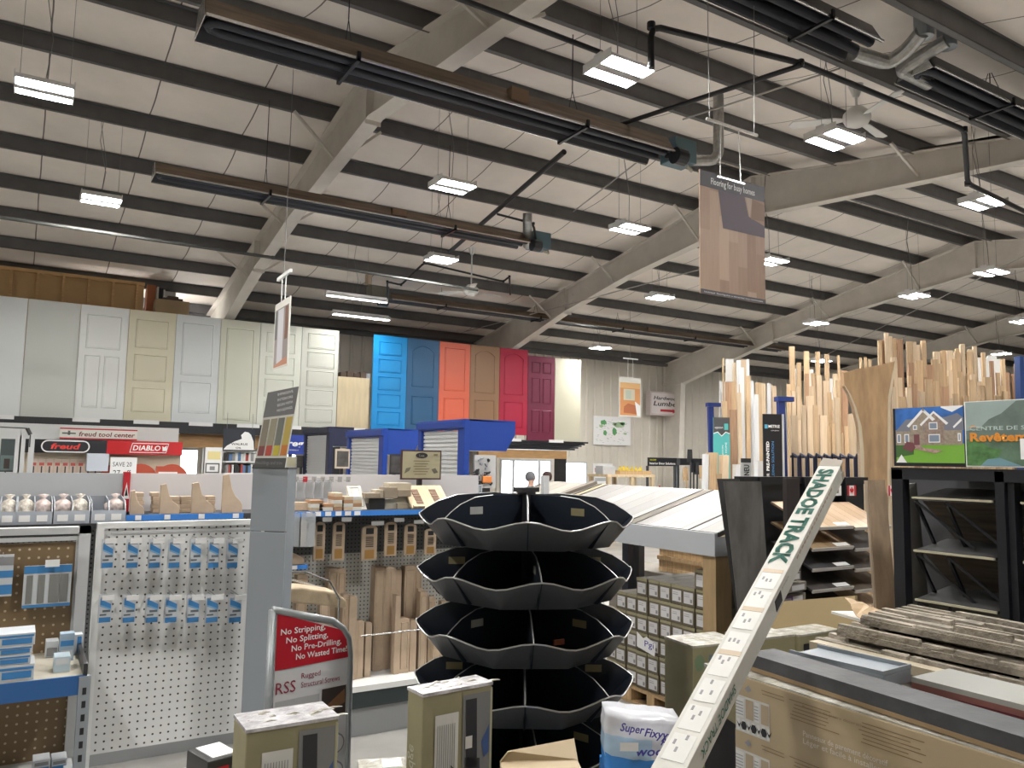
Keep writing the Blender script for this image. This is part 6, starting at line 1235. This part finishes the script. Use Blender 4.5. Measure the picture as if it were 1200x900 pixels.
qx(mb, [(.24, .7), (.45, .98), (.62, .78), (.55, .7)], 3, -.0026); qx(mb, [(.42, .72), (.6, .92), (.78, .72), (.74, .68), (.74, .4), (.46, .4), (.46, .68)], 5, -.0028); qx(mb, [(.26, .42), (.45, .42), (.45, .7), (.26, .7)], 3, -.0027)
qx(mb, [(.45, .985), (.47, .95), (.24, .66), (.21, .69)], 7, -.003); qx(mb, [(.45, .985), (.43, .95), (.58, .76), (.62, .79)], 7, -.003); qx(mb, [(.6, .93), (.6, .89), (.42, .68), (.4, .71)], 7, -.0031); qx(mb, [(.6, .93), (.6, .89), (.77, .69), (.8, .72)], 7, -.0031); qx(mb, [(.98, .8), (.98, .75), (.87, .63), (.86, .66)], 7, -.003)
for a, b, c, d_ in ((.06, .4, .12, .55), (.17, .4, .24, .55), (.53, .62, .65, .74), (.52, .4, .68, .54), (.3, .62, .36, .7), (.92, .42, .96, .55)): qx(mb, [(a, b), (c, b), (c, d_), (a, d_)], 7, -.0033); qx(mb, [(a + .012, b + .015), (c - .012, b + .015), (c - .012, d_ - .015), (a + .012, d_ - .015)], 8, -.0035)
qx(mb, [(.31, .36), (.39, .36), (.39, .54), (.31, .54)], 6, -.0034); qx(mb, [(.3, .3), (.6, .22), (.72, .27), (.45, .31), (.4, .36), (.3, .36)], 9, -.0036); qx(mb, [(.14, .3), (.28, .24), (.33, .32), (.3, .4), (.2, .42)], 6, -.0037)
qx(mb, [(.04, .06), (.12, .2), (.2, .06)], 7, -.0038)
B('house_print', mb, [mat('pr_sky', (.03, .14, .45), .5, var=.5, vscale=9), mat('pr_lawn', (.17, .38, .04), .5), mat('pr_hedge', (.05, .13, .03), .5), mat('pr_stonewall', (.32, .26, .2), .5, var=.25, vscale=60), mat('pr_roof', (.17, .18, .22), .5), mat('pr_brick', (.30, .22, .18), .5, var=.3, vscale=60), mat('pr_wine', (.16, .05, .06), .5), PAPER, mat('pr_pane', (.2, .25, .33), .4), mat('pr_flower', (.42, .28, .24), .5, var=.4, vscale=50)], r)
r, w, h = XP(1131, 471, 1290, 547, XK - .012, 'siding_centre_sign', 'landscape sign reading CENTRE DE S... Revetement in orange, at the right edge', 'sign')
B('panel', MB().box(0, 0, 0, w, .02, h), PAPER, r); mb = MB()
qx(mb, [(.01, .02), (1, .02), (1, .99), (.01, .99)], 0, -.001); qx(mb, [(.01, .02), (1, .02), (1, .45), (.6, .38), (.01, .42)], 1, -.002); qx(mb, [(.01, .55), (.12, .58), (.2, .72), (.3, .8), (.42, .98), (.7, .99), (1, .99), (1, .4), (.01, .4)], 2, -.0015)
qx(mb, [(.01, .02), (.01, .38), (.08, .42), (.2, .3), (.3, .26), (.25, .12), (.2, .02)], 3, -.0025); qx(mb, [(.12, .02), (.18, .12), (.28, .14), (.45, .02)], 4, -.003); qx(mb, [(.03, .6), (.07, .63), (.12, .6)], 5, -.003)
B('landscape_print', mb, [mat('pr_haze_sky', (.30, .38, .36), .5, var=.2, vscale=3), mat('pr_meadow', (.10, .17, .11), .5, var=.4, vscale=10), mat('pr_mountain', (.15, .20, .17), .5, var=.3, vscale=7), mat('pr_grass', (.08, .2, .06), .5, var=.4, vscale=25), mat('pr_water', (.15, .28, .33), .5), mat('pr_sun_orange', (.7, .3, .05), .5)], r)
wv = at(1131, 509, X=XK).y - at(1200, 509, X=XK).y
orange = mat('orange_letters', (.72, .27, .03), .5)
text('CENTRE DE SIDING', w * .045, h * .555, h * .06, mat('pale_teal_letters', (.45, .55, .52), .5), r, w=wv * 1.36, y=-.004, bold=.01); text('Revêtement', w * .045, h * .39, h * .13, orange, r, w=wv * 1.34, y=-.005, bold=.035)
B('small_notice', MB().box(w * .44, -.006, h * .12, w * .62, -.004, h * .42), PAPER, r)
# ================================================================ stock in the right foreground
def topbox(name, lab, cat, c0, c1, c3, h, m, z=None, d0=None, bev=.004, grp=None, zb=None):
    """box from the pixels of its top: near-left corner, near-right corner, far-left corner"""
    p0 = at(*c0, d=d0) if z is None else at(*c0, Z=z); Z_ = p0.z; p1 = at(*c1, Z=Z_); p3 = at(*c3, Z=Z_)
    dx = (p1 - p0); w = dx.length; dx = dx / w; dy = Vector((-dx.y, dx.x, 0)); D = max(.03, (p3 - p0).dot(dy)); rz = atan2(dx.y, dx.x); hh = h if zb is None else Z_ - zb
    r = T(name, lab, cat, (p0.x, p0.y, Z_ - hh), rz, grp); B('carton', MB().box(0, 0, 0, w, D, hh), m, r, bevel=bev); return r, w, D, hh
film = mat('clear_stretch_film', (.58, .57, .52), .2, bump=.8, bscale=30, var=.2, vscale=20, col2=(.33, .31, .25))
# long siding cartons
XC = 1.95
def cart(ztpx, zbpx, name, lab):
    a = at(861, ztpx, X=XC); b = at(853, zbpx, X=XC); Lc = a.y - .35
    r = T(name, lab, 'carton', (XC, a.y, b.z), -pi / 2); h = a.z - b.z
    B('carton', MB().box(0, 0, 0, Lc, .3, h), mat('kraft_tan_carton', (.40, .31, .19), .6, var=.05, vscale=3), r, bevel=.004)
    return r, Lc, h
r, Lc, h = cart(790, 852, 'siding_carton', 'long tan siding carton, upper of two, with white spec labels')
U = lambda x, y=800: at(861, 790, X=XC).y - at(x, y, X=XC).y
def prints(r, h, full=True):
    mb = MB(); wl_ = U(902, 850)
    mb.rect(.004, h * .02, wl_, h * .66, -.001, 0); x = .0
    for k in range(7): mb.rect(.01 + wl_ * k / 7, h * .04, .004 + wl_ * (k + .85) / 7, h * .24, -.0015, 1)
    for k in range(7):
        cx = .01 + wl_ * (k + .4) / 7; mb.poly([(cx + .012 * cos(t * 1.05), h * .14 + .014 * sin(t * 1.05)) for t in range(6)] if k % 2 else [(cx - .01, h * .2), (cx, h * .08), (cx + .01, h * .2), (cx, h * .14)], -.002, 2)
    for (a, b, c, d_, m) in ((.02, .28, .28, .62, 1), (.3, .28, .55, .62, 4), (.57, .28, .72, .62, 1), (.74, .28, .98, .62, 4)): mb.rect(wl_ * a + .004, h * b, wl_ * c, h * d_, -.002, m)
    for k in range(5):
        mb.rect(wl_ * .04, h * (.32 + .055 * k), wl_ * .26, h * (.335 + .055 * k), -.003, 3); mb.rect(wl_ * .58, h * (.32 + .055 * k), wl_ * .7, h * (.335 + .055 * k), -.003, 3)
    mb.poly([(wl_ * .3, h * .8), (wl_ * .42, h * .88), (wl_ * .5, h * .8), (wl_ * .4, h * .75)], -.0015, 3)
    B('spec_label', mb, [mat('label_cream_white', (.55, .53, .48), .6), mat('label_white2', (.62, .61, .58), .6), INK, GREYTX, mat('label_tan', (.38, .30, .2), .6)], r)
    mb = MB(); x0_ = U(925, 830); random.seed(4)
    for (xs, n, l) in ((wl_ * .75, 2, .12), (x0_, 6, .17), (x0_ + .22, 6, .2)):
        for k in range(n): mb.rect(xs + random.uniform(0, .02), h * (.86 - .06 * k), xs + l * random.uniform(.7, 1), h * (.875 - .06 * k), -.0015)
    B('fine_print', mb, mat('brown_print', (.22, .15, .08), .6), r)
prints(r, h); xt = U(942, 868)
text('Panneaux de parement décoratif', xt, h * .34, .016, mat('cream_letters', (.6, .56, .48), .5), r, w=.26); text('Léger et facile à installer', xt, h * .22, .016, MC['cream_letters'], r, w=.24)
text('Panneaux de pierre décorative', xt, h * .8, .008, MC['brown_print'], r, w=.2)
xp = U(1142, 890); B('photo_print', MB().rect(xp, h * .02, xp + .2, h * .42, -.002, 0).rect(xp + .006, h * .04, xp + .2, h * .4, -.003, 1).poly([(xp + .06, h * .04), (xp + .1, h * .4), (xp + .2, h * .38), (xp + .2, h * .04)], -.004, 2), [PAPER, mat('pr_skin_pink', (.5, .3, .22), .5), mat('pr_denim', (.03, .07, .16), .5)], r)
B('stretch_film', MB().box(-.004, .002, h, Lc, .3, h + .004), film, r)
zc1 = r.location.z
r, Lc, h2 = cart(852, 914, 'siding_carton', 'long tan siding carton directly below the upper one'); prints(r, h2)
q = T('carton_stack', 'lower siding cartons carrying the two long tan ones', 'carton', (XC, r.location.y, 0), -pi / 2); B('carton', MB().box(0, 0, 0, Lc, .3, r.location.z - .002), MC['kraft_tan_carton'], q, bevel=.004)
ZT = zc1 + h + .006
# dark slate-look beam lying on top
p = at(877, 764, Z=ZT + .055); pb = at(1200, 862, Z=ZT + .055)
slate = mat('dark_slate_board', (.060, .062, .066), .6, var=.3, vscale=8, bump=.3, bscale=20)
r = T('siding_trim', 'long dark slate grey trim board lying on the tan cartons', 'trim board', (p.x, p.y, ZT + .001), atan2(pb.y - p.y, pb.x - p.x)); Ls = (pb - p).length + .6
B('board', MB().prism([(0, 0), (.075, 0), (.11, .03), (.11, .055), (.0, .05)], 0, Ls, 'x'), slate, r, rot=None); B('tan_backing', MB().box(0, -.001, -.0005, Ls, .02, .012), mat('tan_backing', (.28, .19, .1), .6), r)
# blue grey plastic channel box
r, w, D, hh = topbox('plastic_channel', 'long blue grey plastic channel box lying behind the slate trim', 'channel', (1035, 792), (1068, 783), (925, 766), .05, mat('blue_grey_plastic', (.21, .24, .27), .4), z=ZT + .045, zb=ZT + .004)
B('lip', MB().box(0, 0, hh, .006, D, hh + .012).box(w - .006, 0, hh, w, D, hh + .012).box(.006, 0, hh, w - .006, .006, hh + .012), MC['blue_grey_plastic'], r)
# second row of stock: cartons, stone panels
XB = XC + .34
yb1 = at(1000, 760, X=XB + .15).y
q = T('stock_carton', 'grey brown carton row behind the long tan cartons', 'carton', (XB, yb1 + .1, 0), -pi / 2); B('carton', MB().box(0, 0, 0, yb1 - .2, .95, ZT - .06), mat('grey_brown_carton', (.2, .18, .15)), q, bevel=.004)
ZB = ZT - .06
r = T('red_edged_panel', 'grey panel with dusty red edge lying behind the channel box', 'panel', (XB + .0, at(1068, 800, X=XB).y, ZB + .001), -pi / 2)
B('core', MB().box(0, 0, 0, 1.2, .2, .075), mat('dusty_red', (.20, .075, .065), .6, var=.2, vscale=8), r); B('grey_face', MB().box(0, -.0, .075, 1.2, .2, .09), mat('putty_grey', (.27, .27, .25), .6), r); B('red_strip', MB().box(.14, -.004, .035, .42, .0, .06), mat('deep_wine', (.1, .02, .025), .5), r)
# ledger stone panels with broken ledges
ston = mat('ledger_stone', (.28, .245, .195), .8, var=.45, vscale=9, bump=1.0, bscale=45)
def ledger(x0, x1, y0, y1, z, th, lab, seed):
    random.seed(seed); r = T('ledger_panel', lab, 'stone panel', (x0, y1, z), -pi / 2, 'stacked ledger stone panels'); Lx = y1 - y0; Wy = x1 - x0
    B('backing', MB().box(0, 0, 0, Lx, Wy, th * .45), ston, r)
    mb = MB(); rowsn = 8
    for k in range(rowsn):
        u0 = -.03 * random.random(); a0 = Wy * k / rowsn; a1 = Wy * (k + 1) / rowsn - .006
        while u0 < Lx:
            l = random.uniform(.10, .42); u1 = min(Lx, u0 + l); hh = th * random.uniform(.6, 1.05)
            mb.hexa([(max(0, u0), a0, th * .4), (u1 - .008, a0 + random.uniform(0, .01), th * .4), (u1 - .008, a1, th * .4), (max(0, u0), a1, th * .4), (max(0, u0) + .004, a0 + .004, hh), (u1 - .014, a0 + .008, hh * random.uniform(.85, 1)), (u1 - .012, a1 - .003, hh * random.uniform(.85, 1)), (max(0, u0) + .004, a1 - .004, hh)]); u0 = u1
    B('stone_ledges', mb, ston, r); return r
yb2 = at(1005, 752, X=XB + .35).y
ledger(XB + .26, XB + .58, .5, yb2 + .12, ZB + .04, .045, 'lower grey brown ledger stone panel at the right', 3)
ledger(XB + .30, XB + .60, .5, yb2 + .05, ZB + .09, .045, 'middle grey brown ledger stone panel at the right', 5)
ledger(XB + .34, XB + .66, .5, yb2 - .02, ZB + .14, .05, 'top ledger stone panel with broken ledges, before the black rack', 9)
tag(B('edge_board', MB().box(0, 0, 0, 1.6, .05, .03), mat('cream_edge_board', (.36, .31, .22), .5), loc=(XB + .21, yb2 + .1, ZB + .04), rz=-pi / 2), 'long thin cream edged board before the stone panels', 'board')
# cartons with plastic film between planks and track box
for i, (c0, c1, c3, lab) in enumerate((((812, 758), (872, 752), (825, 742), 'olive flooring carton under film, left of the slanted track box'), ((878, 750), (932, 744), (885, 738), 'olive flooring carton under pale film, middle one behind the slate trim'), ((936, 745), (984, 738), (930, 735), 'olive flooring carton with a dark window print, by the tan cardboard sheet'))):
    r, w, D, hh = topbox('flooring_box', lab, 'carton', c0, c1, c3, 0, OLIVE, z=1.22, zb=0)
    B('film_top', MB().box(-.001, -.001, hh - .006, w + .001, D + .001, hh + .003), film, r)
    mb = MB().rect(w * .2, hh - .14, w * .5, hh - .05, -.002, 0)
    if i == 2: mb.rect(w * .1, hh - .12, w * .4, hh - .04, -.003, 1).rect(w * .5, hh - .12, w * .62, hh - .04, -.003, 0)
    if i == 0:
        n = 12; mb = MB().poly([(w * .12 + .025 * cos(2 * pi * k / n), hh - .07 + .035 * sin(2 * pi * k / n)) for k in range(n)], -.002, 2).rect(w * .3, hh - .16, w * .4, hh - .04, -.002, 3)
    B('print', mb, [PAPER, INK, mat('pr_leafgrey', (.18, .25, .15), .5), mat('pr_bluegrey', (.15, .2, .22), .5)], r)
# tan cardboard sheet and boxes behind
r = slab4('cardboard_sheet', 'plain tan cardboard sheet standing behind the cartons', 'cardboard', [(902, 706), (1002, 698), (1006, 762), (903, 765)], (4.3, 4.0, 3.95, 4.25), .03, mat('tan_board', (.42, .32, .17), .6, var=.06, vscale=2))
r = slab4('pale_sheet', 'thin pale panel lying under the crumpled kraft paper', 'panel', [(974, 716), (1048, 716), (1048, 728), (1026, 731)], (3.9, 3.9, 3.6, 3.6), .012, OFFW, grounded=False)
kp = MB(); random.seed(6); n = 7
o_ = at(1007, 729, d=3.65)
vs = []
for i in range(n):
    for j in range(n):
        u, v = i / (n - 1), j / (n - 1); vs.append((.21 * u + random.uniform(-.008, .008), .16 * v, .035 * sin(3 * u + 2 * v) + .045 * v + random.uniform(-.012, .012) + .01))
fs = [(i * n + j, (i + 1) * n + j, (i + 1) * n + j + 1, i * n + j + 1) for i in range(n - 1) for j in range(n - 1)]
o = B('kraft_paper', kp.add(vs, fs), mat('kraft_paper', (.5, .36, .22), .6), loc=o_, rz=-.5, label='crumpled brown kraft paper on the pale panel by the black rack', cat='paper'); sd = o.modifiers.new('s', 'SOLIDIFY'); sd.thickness = .003
for i, (c0, c1, c3, zt_, m, lab) in enumerate((((905, 700), (944, 694), (912, 690), 1.2, 'grey_brown_carton', 'grey box with purple label, lowest behind the track box'), ((918, 686), (945, 681), (915, 676), 1.27, 'grey_brown_carton', 'grey box with white label, middle behind the track box'), ((922, 672), (938, 669), (920, 666), 1.34, 'grey_brown_carton', 'small grey box with white label, top one behind the track box'))):
    r, w, D, hh = topbox('plank_box', lab, 'box', c0, c1, c3, .052, MC[m], d0=4.7, bev=.002, grp='grey plank boxes behind the track box')
    mb = MB().rect(w * .35, hh * .15, w * .9, hh * .75, -.002, 0)
    if i == 0: mb.rect(w * .1, hh * .1, w * .6, hh * .85, -.0025, 1).rect(w * .15, hh * .3, w * .55, hh * .6, -.003, 0)
    B('label', mb, [mat('carton_label', (.5, .48, .5)), mat('purple_print', (.2, .1, .3), .5)], r)
    for o in KIDS(r):
        if o.name.startswith('carton'): pass
    if i == 0: B('stand', MB().box(.01, .01, -r.location.z, w - .01, max(.03, D - .01), 0), DARK, r)
# the long SHADOE TRACK box leaning across
pt = at(972, 546, d=2.95); pb = at(770, 925, d=1.72); dirv = (pb - pt); Lb = dirv.length; dx = dirv / Lb
side = Vector((dx.y, -dx.x, 0)).normalized() * -1      # width direction, horizontal
if side.dot(CR) < 0: side = -side
nrm = side.cross(dx).normalized()
if nrm.dot(EYE - pt) < 0: nrm = -nrm
zax = dx.cross(nrm) if False else None
# local frame: x along the box downwards, -y the printed face (towards viewer), z across
xax = dx; yax = -nrm; zax = xax.cross(yax).normalized()
r = T('track_box', 'long slim white carton reading SHADOE TRACK leaning across the right foreground', 'carton', pt)
wf, dp = .078, .062
r.rotation_euler = Matrix((xax, yax, zax)).transposed().to_euler()
whitish = mat('track_carton_white', (.50, .49, .45), .55, var=.12, vscale=6)
sg = 1 if zax.dot(CR) > 0 else -1
z0_, z1_ = (0, wf)
Lx2 = Lb + .9
B('carton', MB().box(0, 0, -wf / 2, Lx2, dp, wf / 2), whitish, r, bevel=.002)
B('open_flap', MB().hexa([(-.07, .0, -wf / 2), (0, 0, -wf / 2), (0, .004, -wf / 2), (-.07, .004, -wf / 2), (-.05, 0, wf / 2), (0, 0, wf / 2), (0, .004, wf / 2), (-.05, .004, wf / 2)]).box(-.03, .03, wf / 2 * sg - .003, .0, dp, wf / 2 * sg), mat('flap_brown_grey', (.25, .22, .18), .6), r)
green = mat('dark_green_letters', (.02, .14, .10), .5)
def ftext(s, x, zc, hgt, wd, m, flip=1):
    o = text(s, 0, 0, hgt, m, r, w=wd, y=-.0015)
    for v in o.data.vertices: v.co = (x + wd - v.co.x if sg < 0 else x + wd - v.co.x, -.0015, (zc + hgt / 2 - v.co.z) if sg < 0 else (zc - hgt / 2 + v.co.z))
    return o
def tface(s, x, zc, hgt, wd, m):
    """reads from the lower end up to the top end of the box"""
    o = text(s, 0, 0, hgt, m, r, w=wd, y=0, bold=.04)
    for v in o.data.vertices:
        u, vv = v.co.x, v.co.z
        v.co = (x + u, -.0015, (zc - hgt / 2 + vv) * 1)
    return o
def sface(s, x, yc, hgt, wd, m):
    o = text(s, 0, 0, hgt, m, r, w=wd, y=0)
    for v in o.data.vertices:
        u, vv = v.co.x, v.co.z
        v.co = (x + u, yc - hgt / 2 + vv if sg > 0 else yc + hgt / 2 - vv, sg * (wf / 2 + .0015))
    return o
for dz_ in (-.0007, 0, .0007): tface('SHADOE TRACK', .03, dz_ * 1.5, .05, .66, green)
for dz_ in (-.0005, .0005): sface('SHADOE TRACK', 1.22, dp * .5 + dz_, .026, .24, green)
mb = MB(); random.seed(12)
for k in range(8):
    x = .74 + .1 * k; mb.box(x, -.0012, -.028, x + .085, -.0008, .028, 0)
    for j in range(3): a = random.uniform(0, .05); mb.box(x + a, -.0018, -.02 + .012 * j, x + a + .015, -.0012, -.014 + .012 * j, 1)
    if k in (0, 2, 4): mb.box(x - .02, -.0018, -.03, x + .0, -.0012, .03, 2)
B('diagram_print', mb, [mat('track_print_pale', (.56, .555, .53), .5), GREYTX, mat('kraft_tape', (.45, .36, .26), .5)], r)
e = sg * (wf / 2)
mb = MB().box(.80, .015, min(e, e + sg * .001), .86, .05, max(e, e + sg * .001))
B('barcode', mb, INK, r); sface('A Division of', .72, dp * .3, .008, .07, INK)
mb = MB()
for k in range(16): mb.box(.15 + .03 * k, .012, min(e, e + sg * .0008), .17 + .03 * k, .02, max(e, e + sg * .0008))
B('side_print', mb, mat('faded_brown', (.3, .24, .18), .6), r)
# carton with vertical text below the track box
r, w, D, hh = topbox('moulure_carton', 'olive and black upright carton with vertical white lettering behind the track box', 'carton', (826, 778), (866, 800), (846, 770), 0, OLIVE, z=1.18, zb=0)
B('black_band', MB().rect(0, 0, w, hh - .16, -.002), INK, r); text('Moulure', w * .7, hh - .42, w * .3, PAPER, r, w=.2, rot=pi / 2 if 0 else -pi / 2, y=-.004) ; B('film_top', MB().box(-.003, -.003, hh - .01, w + .003, D + .003, hh + .003), film, r)
# ================================================================ foreground cartons standing on end
def book_carton(c0, c1, c3, d0, lab, seed):
    r, w, D, hh = topbox('flooring_box', lab, 'carton', c0, c1, c3, 0, OLIVE, d0=d0, zb=0)
    B('film_top', MB().box(-.0012, -.0012, hh - .005, w + .0012, D + .0012, hh + .003), mat('film_white', (.62, .60, .62), .2, bump=.9, bscale=25, var=.35, vscale=18, col2=(.36, .35, .36)), r)
    mb = MB().rect(w * .17, hh - .30, w * .50, hh - .055, -.002, 0).rect(w * .56, hh - .36, w * .965, hh - .018, -.002, 1)
    mb.poly([(w * .62, hh - .2), (w * .78, hh - .2), (w * .76, hh - .03), (w * .60, hh - .03)], -.003, 2).poly([(w * .58, hh - .36), (w * .84, hh - .36), (w * .82, hh - .18), (w * .6, hh - .17)], -.003, 3)
    mb.poly([(w * .84, hh - .14), (w * .95, hh - .1), (w * .95, hh - .17), (w * .88, hh - .18)], -.0035, 4).rect(w * .6, hh - .15, w * .7, hh - .12, -.004, 0)
    for k in range(9): mb.rect(w * (.2 + .03 * k), hh - .28, w * (.2 + .03 * k) + .002, hh - .08, -.003, 5)
    mb.rect(w * .965, hh - .4, w * .995, hh - .01, -.003, 6)
    mb.poly([(w * .8 + .02 * cos(t), hh - .33 + .02 * sin(t)) for t in range(6)], -.004, 7)
    B('cover_print', mb, [mat('label_white2', (.62, .61, .58)), mat('pr_photo_grey', (.2, .2, .2), .4), mat('pr_photo_black', (.025, .025, .03), .4), mat('pr_photo_dark', (.06, .06, .065), .4, var=.4, vscale=20), mat('pr_photo_blue', (.05, .1, .25), .4), GREYTX, mat('olive_pale', (.42, .4, .27), .5), mat('pr_olive_dot', (.2, .24, .06), .5)], r)
    random.seed(seed); fm = MB()
    for k in range(14):      # loose wrinkles of the shrink film along the top edges
        u = random.uniform(0, w * .9); l_ = random.uniform(.02, .06); yy = random.uniform(0, D); hz_ = random.uniform(.002, .007)
        fm.prism([(u, hh + .001), (u + l_, hh + .001), (u + l_ * .6, hh + hz_)], yy, yy + random.uniform(.003, .012), 'y')
    B('film_wrinkles', fm, film, r)
    text('ASH-17', w * .45, hh - .3, .012, INK, r, w=.12, rot=pi / 2, y=-.004)
    for v in (.3, .62, .85): pass
    o = text('SlateRidge', 0, 0, D * .42, mat('olive_letter', (.5, .5, .38), .5), r, w=.17)
    for v in o.data.vertices: a, b = v.co.x, v.co.z; v.co = (-.0015, D * .75 - b, hh - .3 + a)
    return r
book_carton((496, 815), (577, 800), (479, 806), 1.95, 'olive flooring carton standing on end before the black bin tower', 1)
book_carton((289, 857), (397, 840), (277, 838), 1.85, 'olive flooring carton standing on end in front of the red sign', 2)
r, w, D, hh = topbox('black_red_box', 'black and red box cut by the bottom edge below the pegboard', 'box', (244, 893), (284, 882), (236, 874), 0, mat('box_black', (.03, .03, .03), .4), d0=2.05, zb=0); B('print', MB().rect(0, hh - .1, w * .6, hh - .02, -.002, 0).rect(w * .3, hh - .09, w * .5, hh - .03, -.003, 1), [RED, PAPER], r); B('top_sheet', MB().box(w * .2, D * .1, hh, w * .9, D * .9, hh + .003), PAPER, r)
r, w, D, hh = topbox('open_carton', 'open tan cardboard carton flap at the bottom middle', 'carton', (588, 902), (682, 900), (560, 893), 0, MC['kraft_tan_carton'], d0=1.75, zb=0)
B('flap', MB().hexa([(0, D, hh - .003), (w, D, hh - .003), (w, D + .003, hh), (0, D + .003, hh), (w * .1, D + .0, hh + .02), (w * 1.0, D + .05, hh + .028), (w * 1.0, D + .053, hh + .03), (w * .1, D + .003, hh + .022)]), MC['kraft_tan_carton'], r)
r, w, D, hh = topbox('white_flat_pack', 'pale film wrapped pack at the bottom between the two standing cartons', 'package', (420, 905), (478, 901), (430, 889), 0, film, d0=2.2, zb=0); B('label', MB().box(w * .5, D * .2, hh, w * .9, D * .8, hh + .002), PAPER, r)
# blue and white plastic bag of filler
bg_ = T('floor_compound_bag', 'blue and white plastic bag with blue lettering at the bottom right of the bin tower', 'bag', at(709, 905, d=2.0), -.55)
zz = bg_.location.z; w = .19; n = 12; vs = []; random.seed(14)
zt_ = at(722, 836, d=2.0).z - zz
for i in range(n + 1):
    for j in range(n + 1):
        u, v = i / n, j / n; bulge = (sin(pi * u) ** .5) * (1 - v ** 3 * .6) * .045
        vs.append((w * u + random.uniform(-.002, .002), -bulge + random.uniform(-.004, .004), v * (zt_ - .018 * u) + random.uniform(-.002, .002)))
m1 = (n + 1) ** 2
vs += [(x, .09 - (y + .0) * .2, z) for x, y, z in vs]
fs = [(i * (n + 1) + j, (i + 1) * (n + 1) + j, (i + 1) * (n + 1) + j + 1, i * (n + 1) + j + 1) for i in range(n) for j in range(n)]
fb = [tuple(k + m1 for k in reversed(f)) for f in fs]
rim = [i * (n + 1) for i in range(n + 1)] + [n * (n + 1) + j for j in range(1, n + 1)] + [i * (n + 1) + n for i in range(n - 1, -1, -1)] + [j for j in range(n - 1, 0, -1)]
fr_ = [(rim[i], rim[i] + m1, rim[(i + 1) % len(rim)] + m1, rim[(i + 1) % len(rim)]) for i in range(len(rim))]
mb = MB().add(vs, fs + fb + fr_)
mb.m = [1 if (vs[f[0]][2] < zt_ * .28 and vs[f[0]][0] < w * .75) else (2 if vs[f[0]][2] < zt_ * .62 and vs[f[0]][0] < w * .55 else 0) for f in mb.f]
B('film', mb, [mat('bag_white', (.55, .56, .6), .25), mat('bag_blue', (.04, .22, .6), .25), mat('bag_ice', (.35, .48, .62), .2)], bg_, smooth=True)
nb = mat('navy_bag_letters', (.06, .05, .35), .4)
for s_, x, z, hh, ww, ro in (('Super', .03, zt_ * .80, .02, .06, -.12), ('Fixyyn', .09, zt_ * .72, .02, .07, -.12), ('ASOP', .13, zt_ * .58, .02, .06, .02), ('wood', .07, zt_ * .40, .022, .09, .02)):
    text(s_, x, z, hh, nb, bg_, w=ww, y=-.052, rot=ro, bold=.02, shear=.2)
B('barcode_label', MB().rect(.03, zt_ * .48, .075, zt_ * .62, -.056), PAPER, bg_)
B('pour_base', MB().box(0, 0, -zz, w, .12, 0), MC['bag_blue'], bg_)
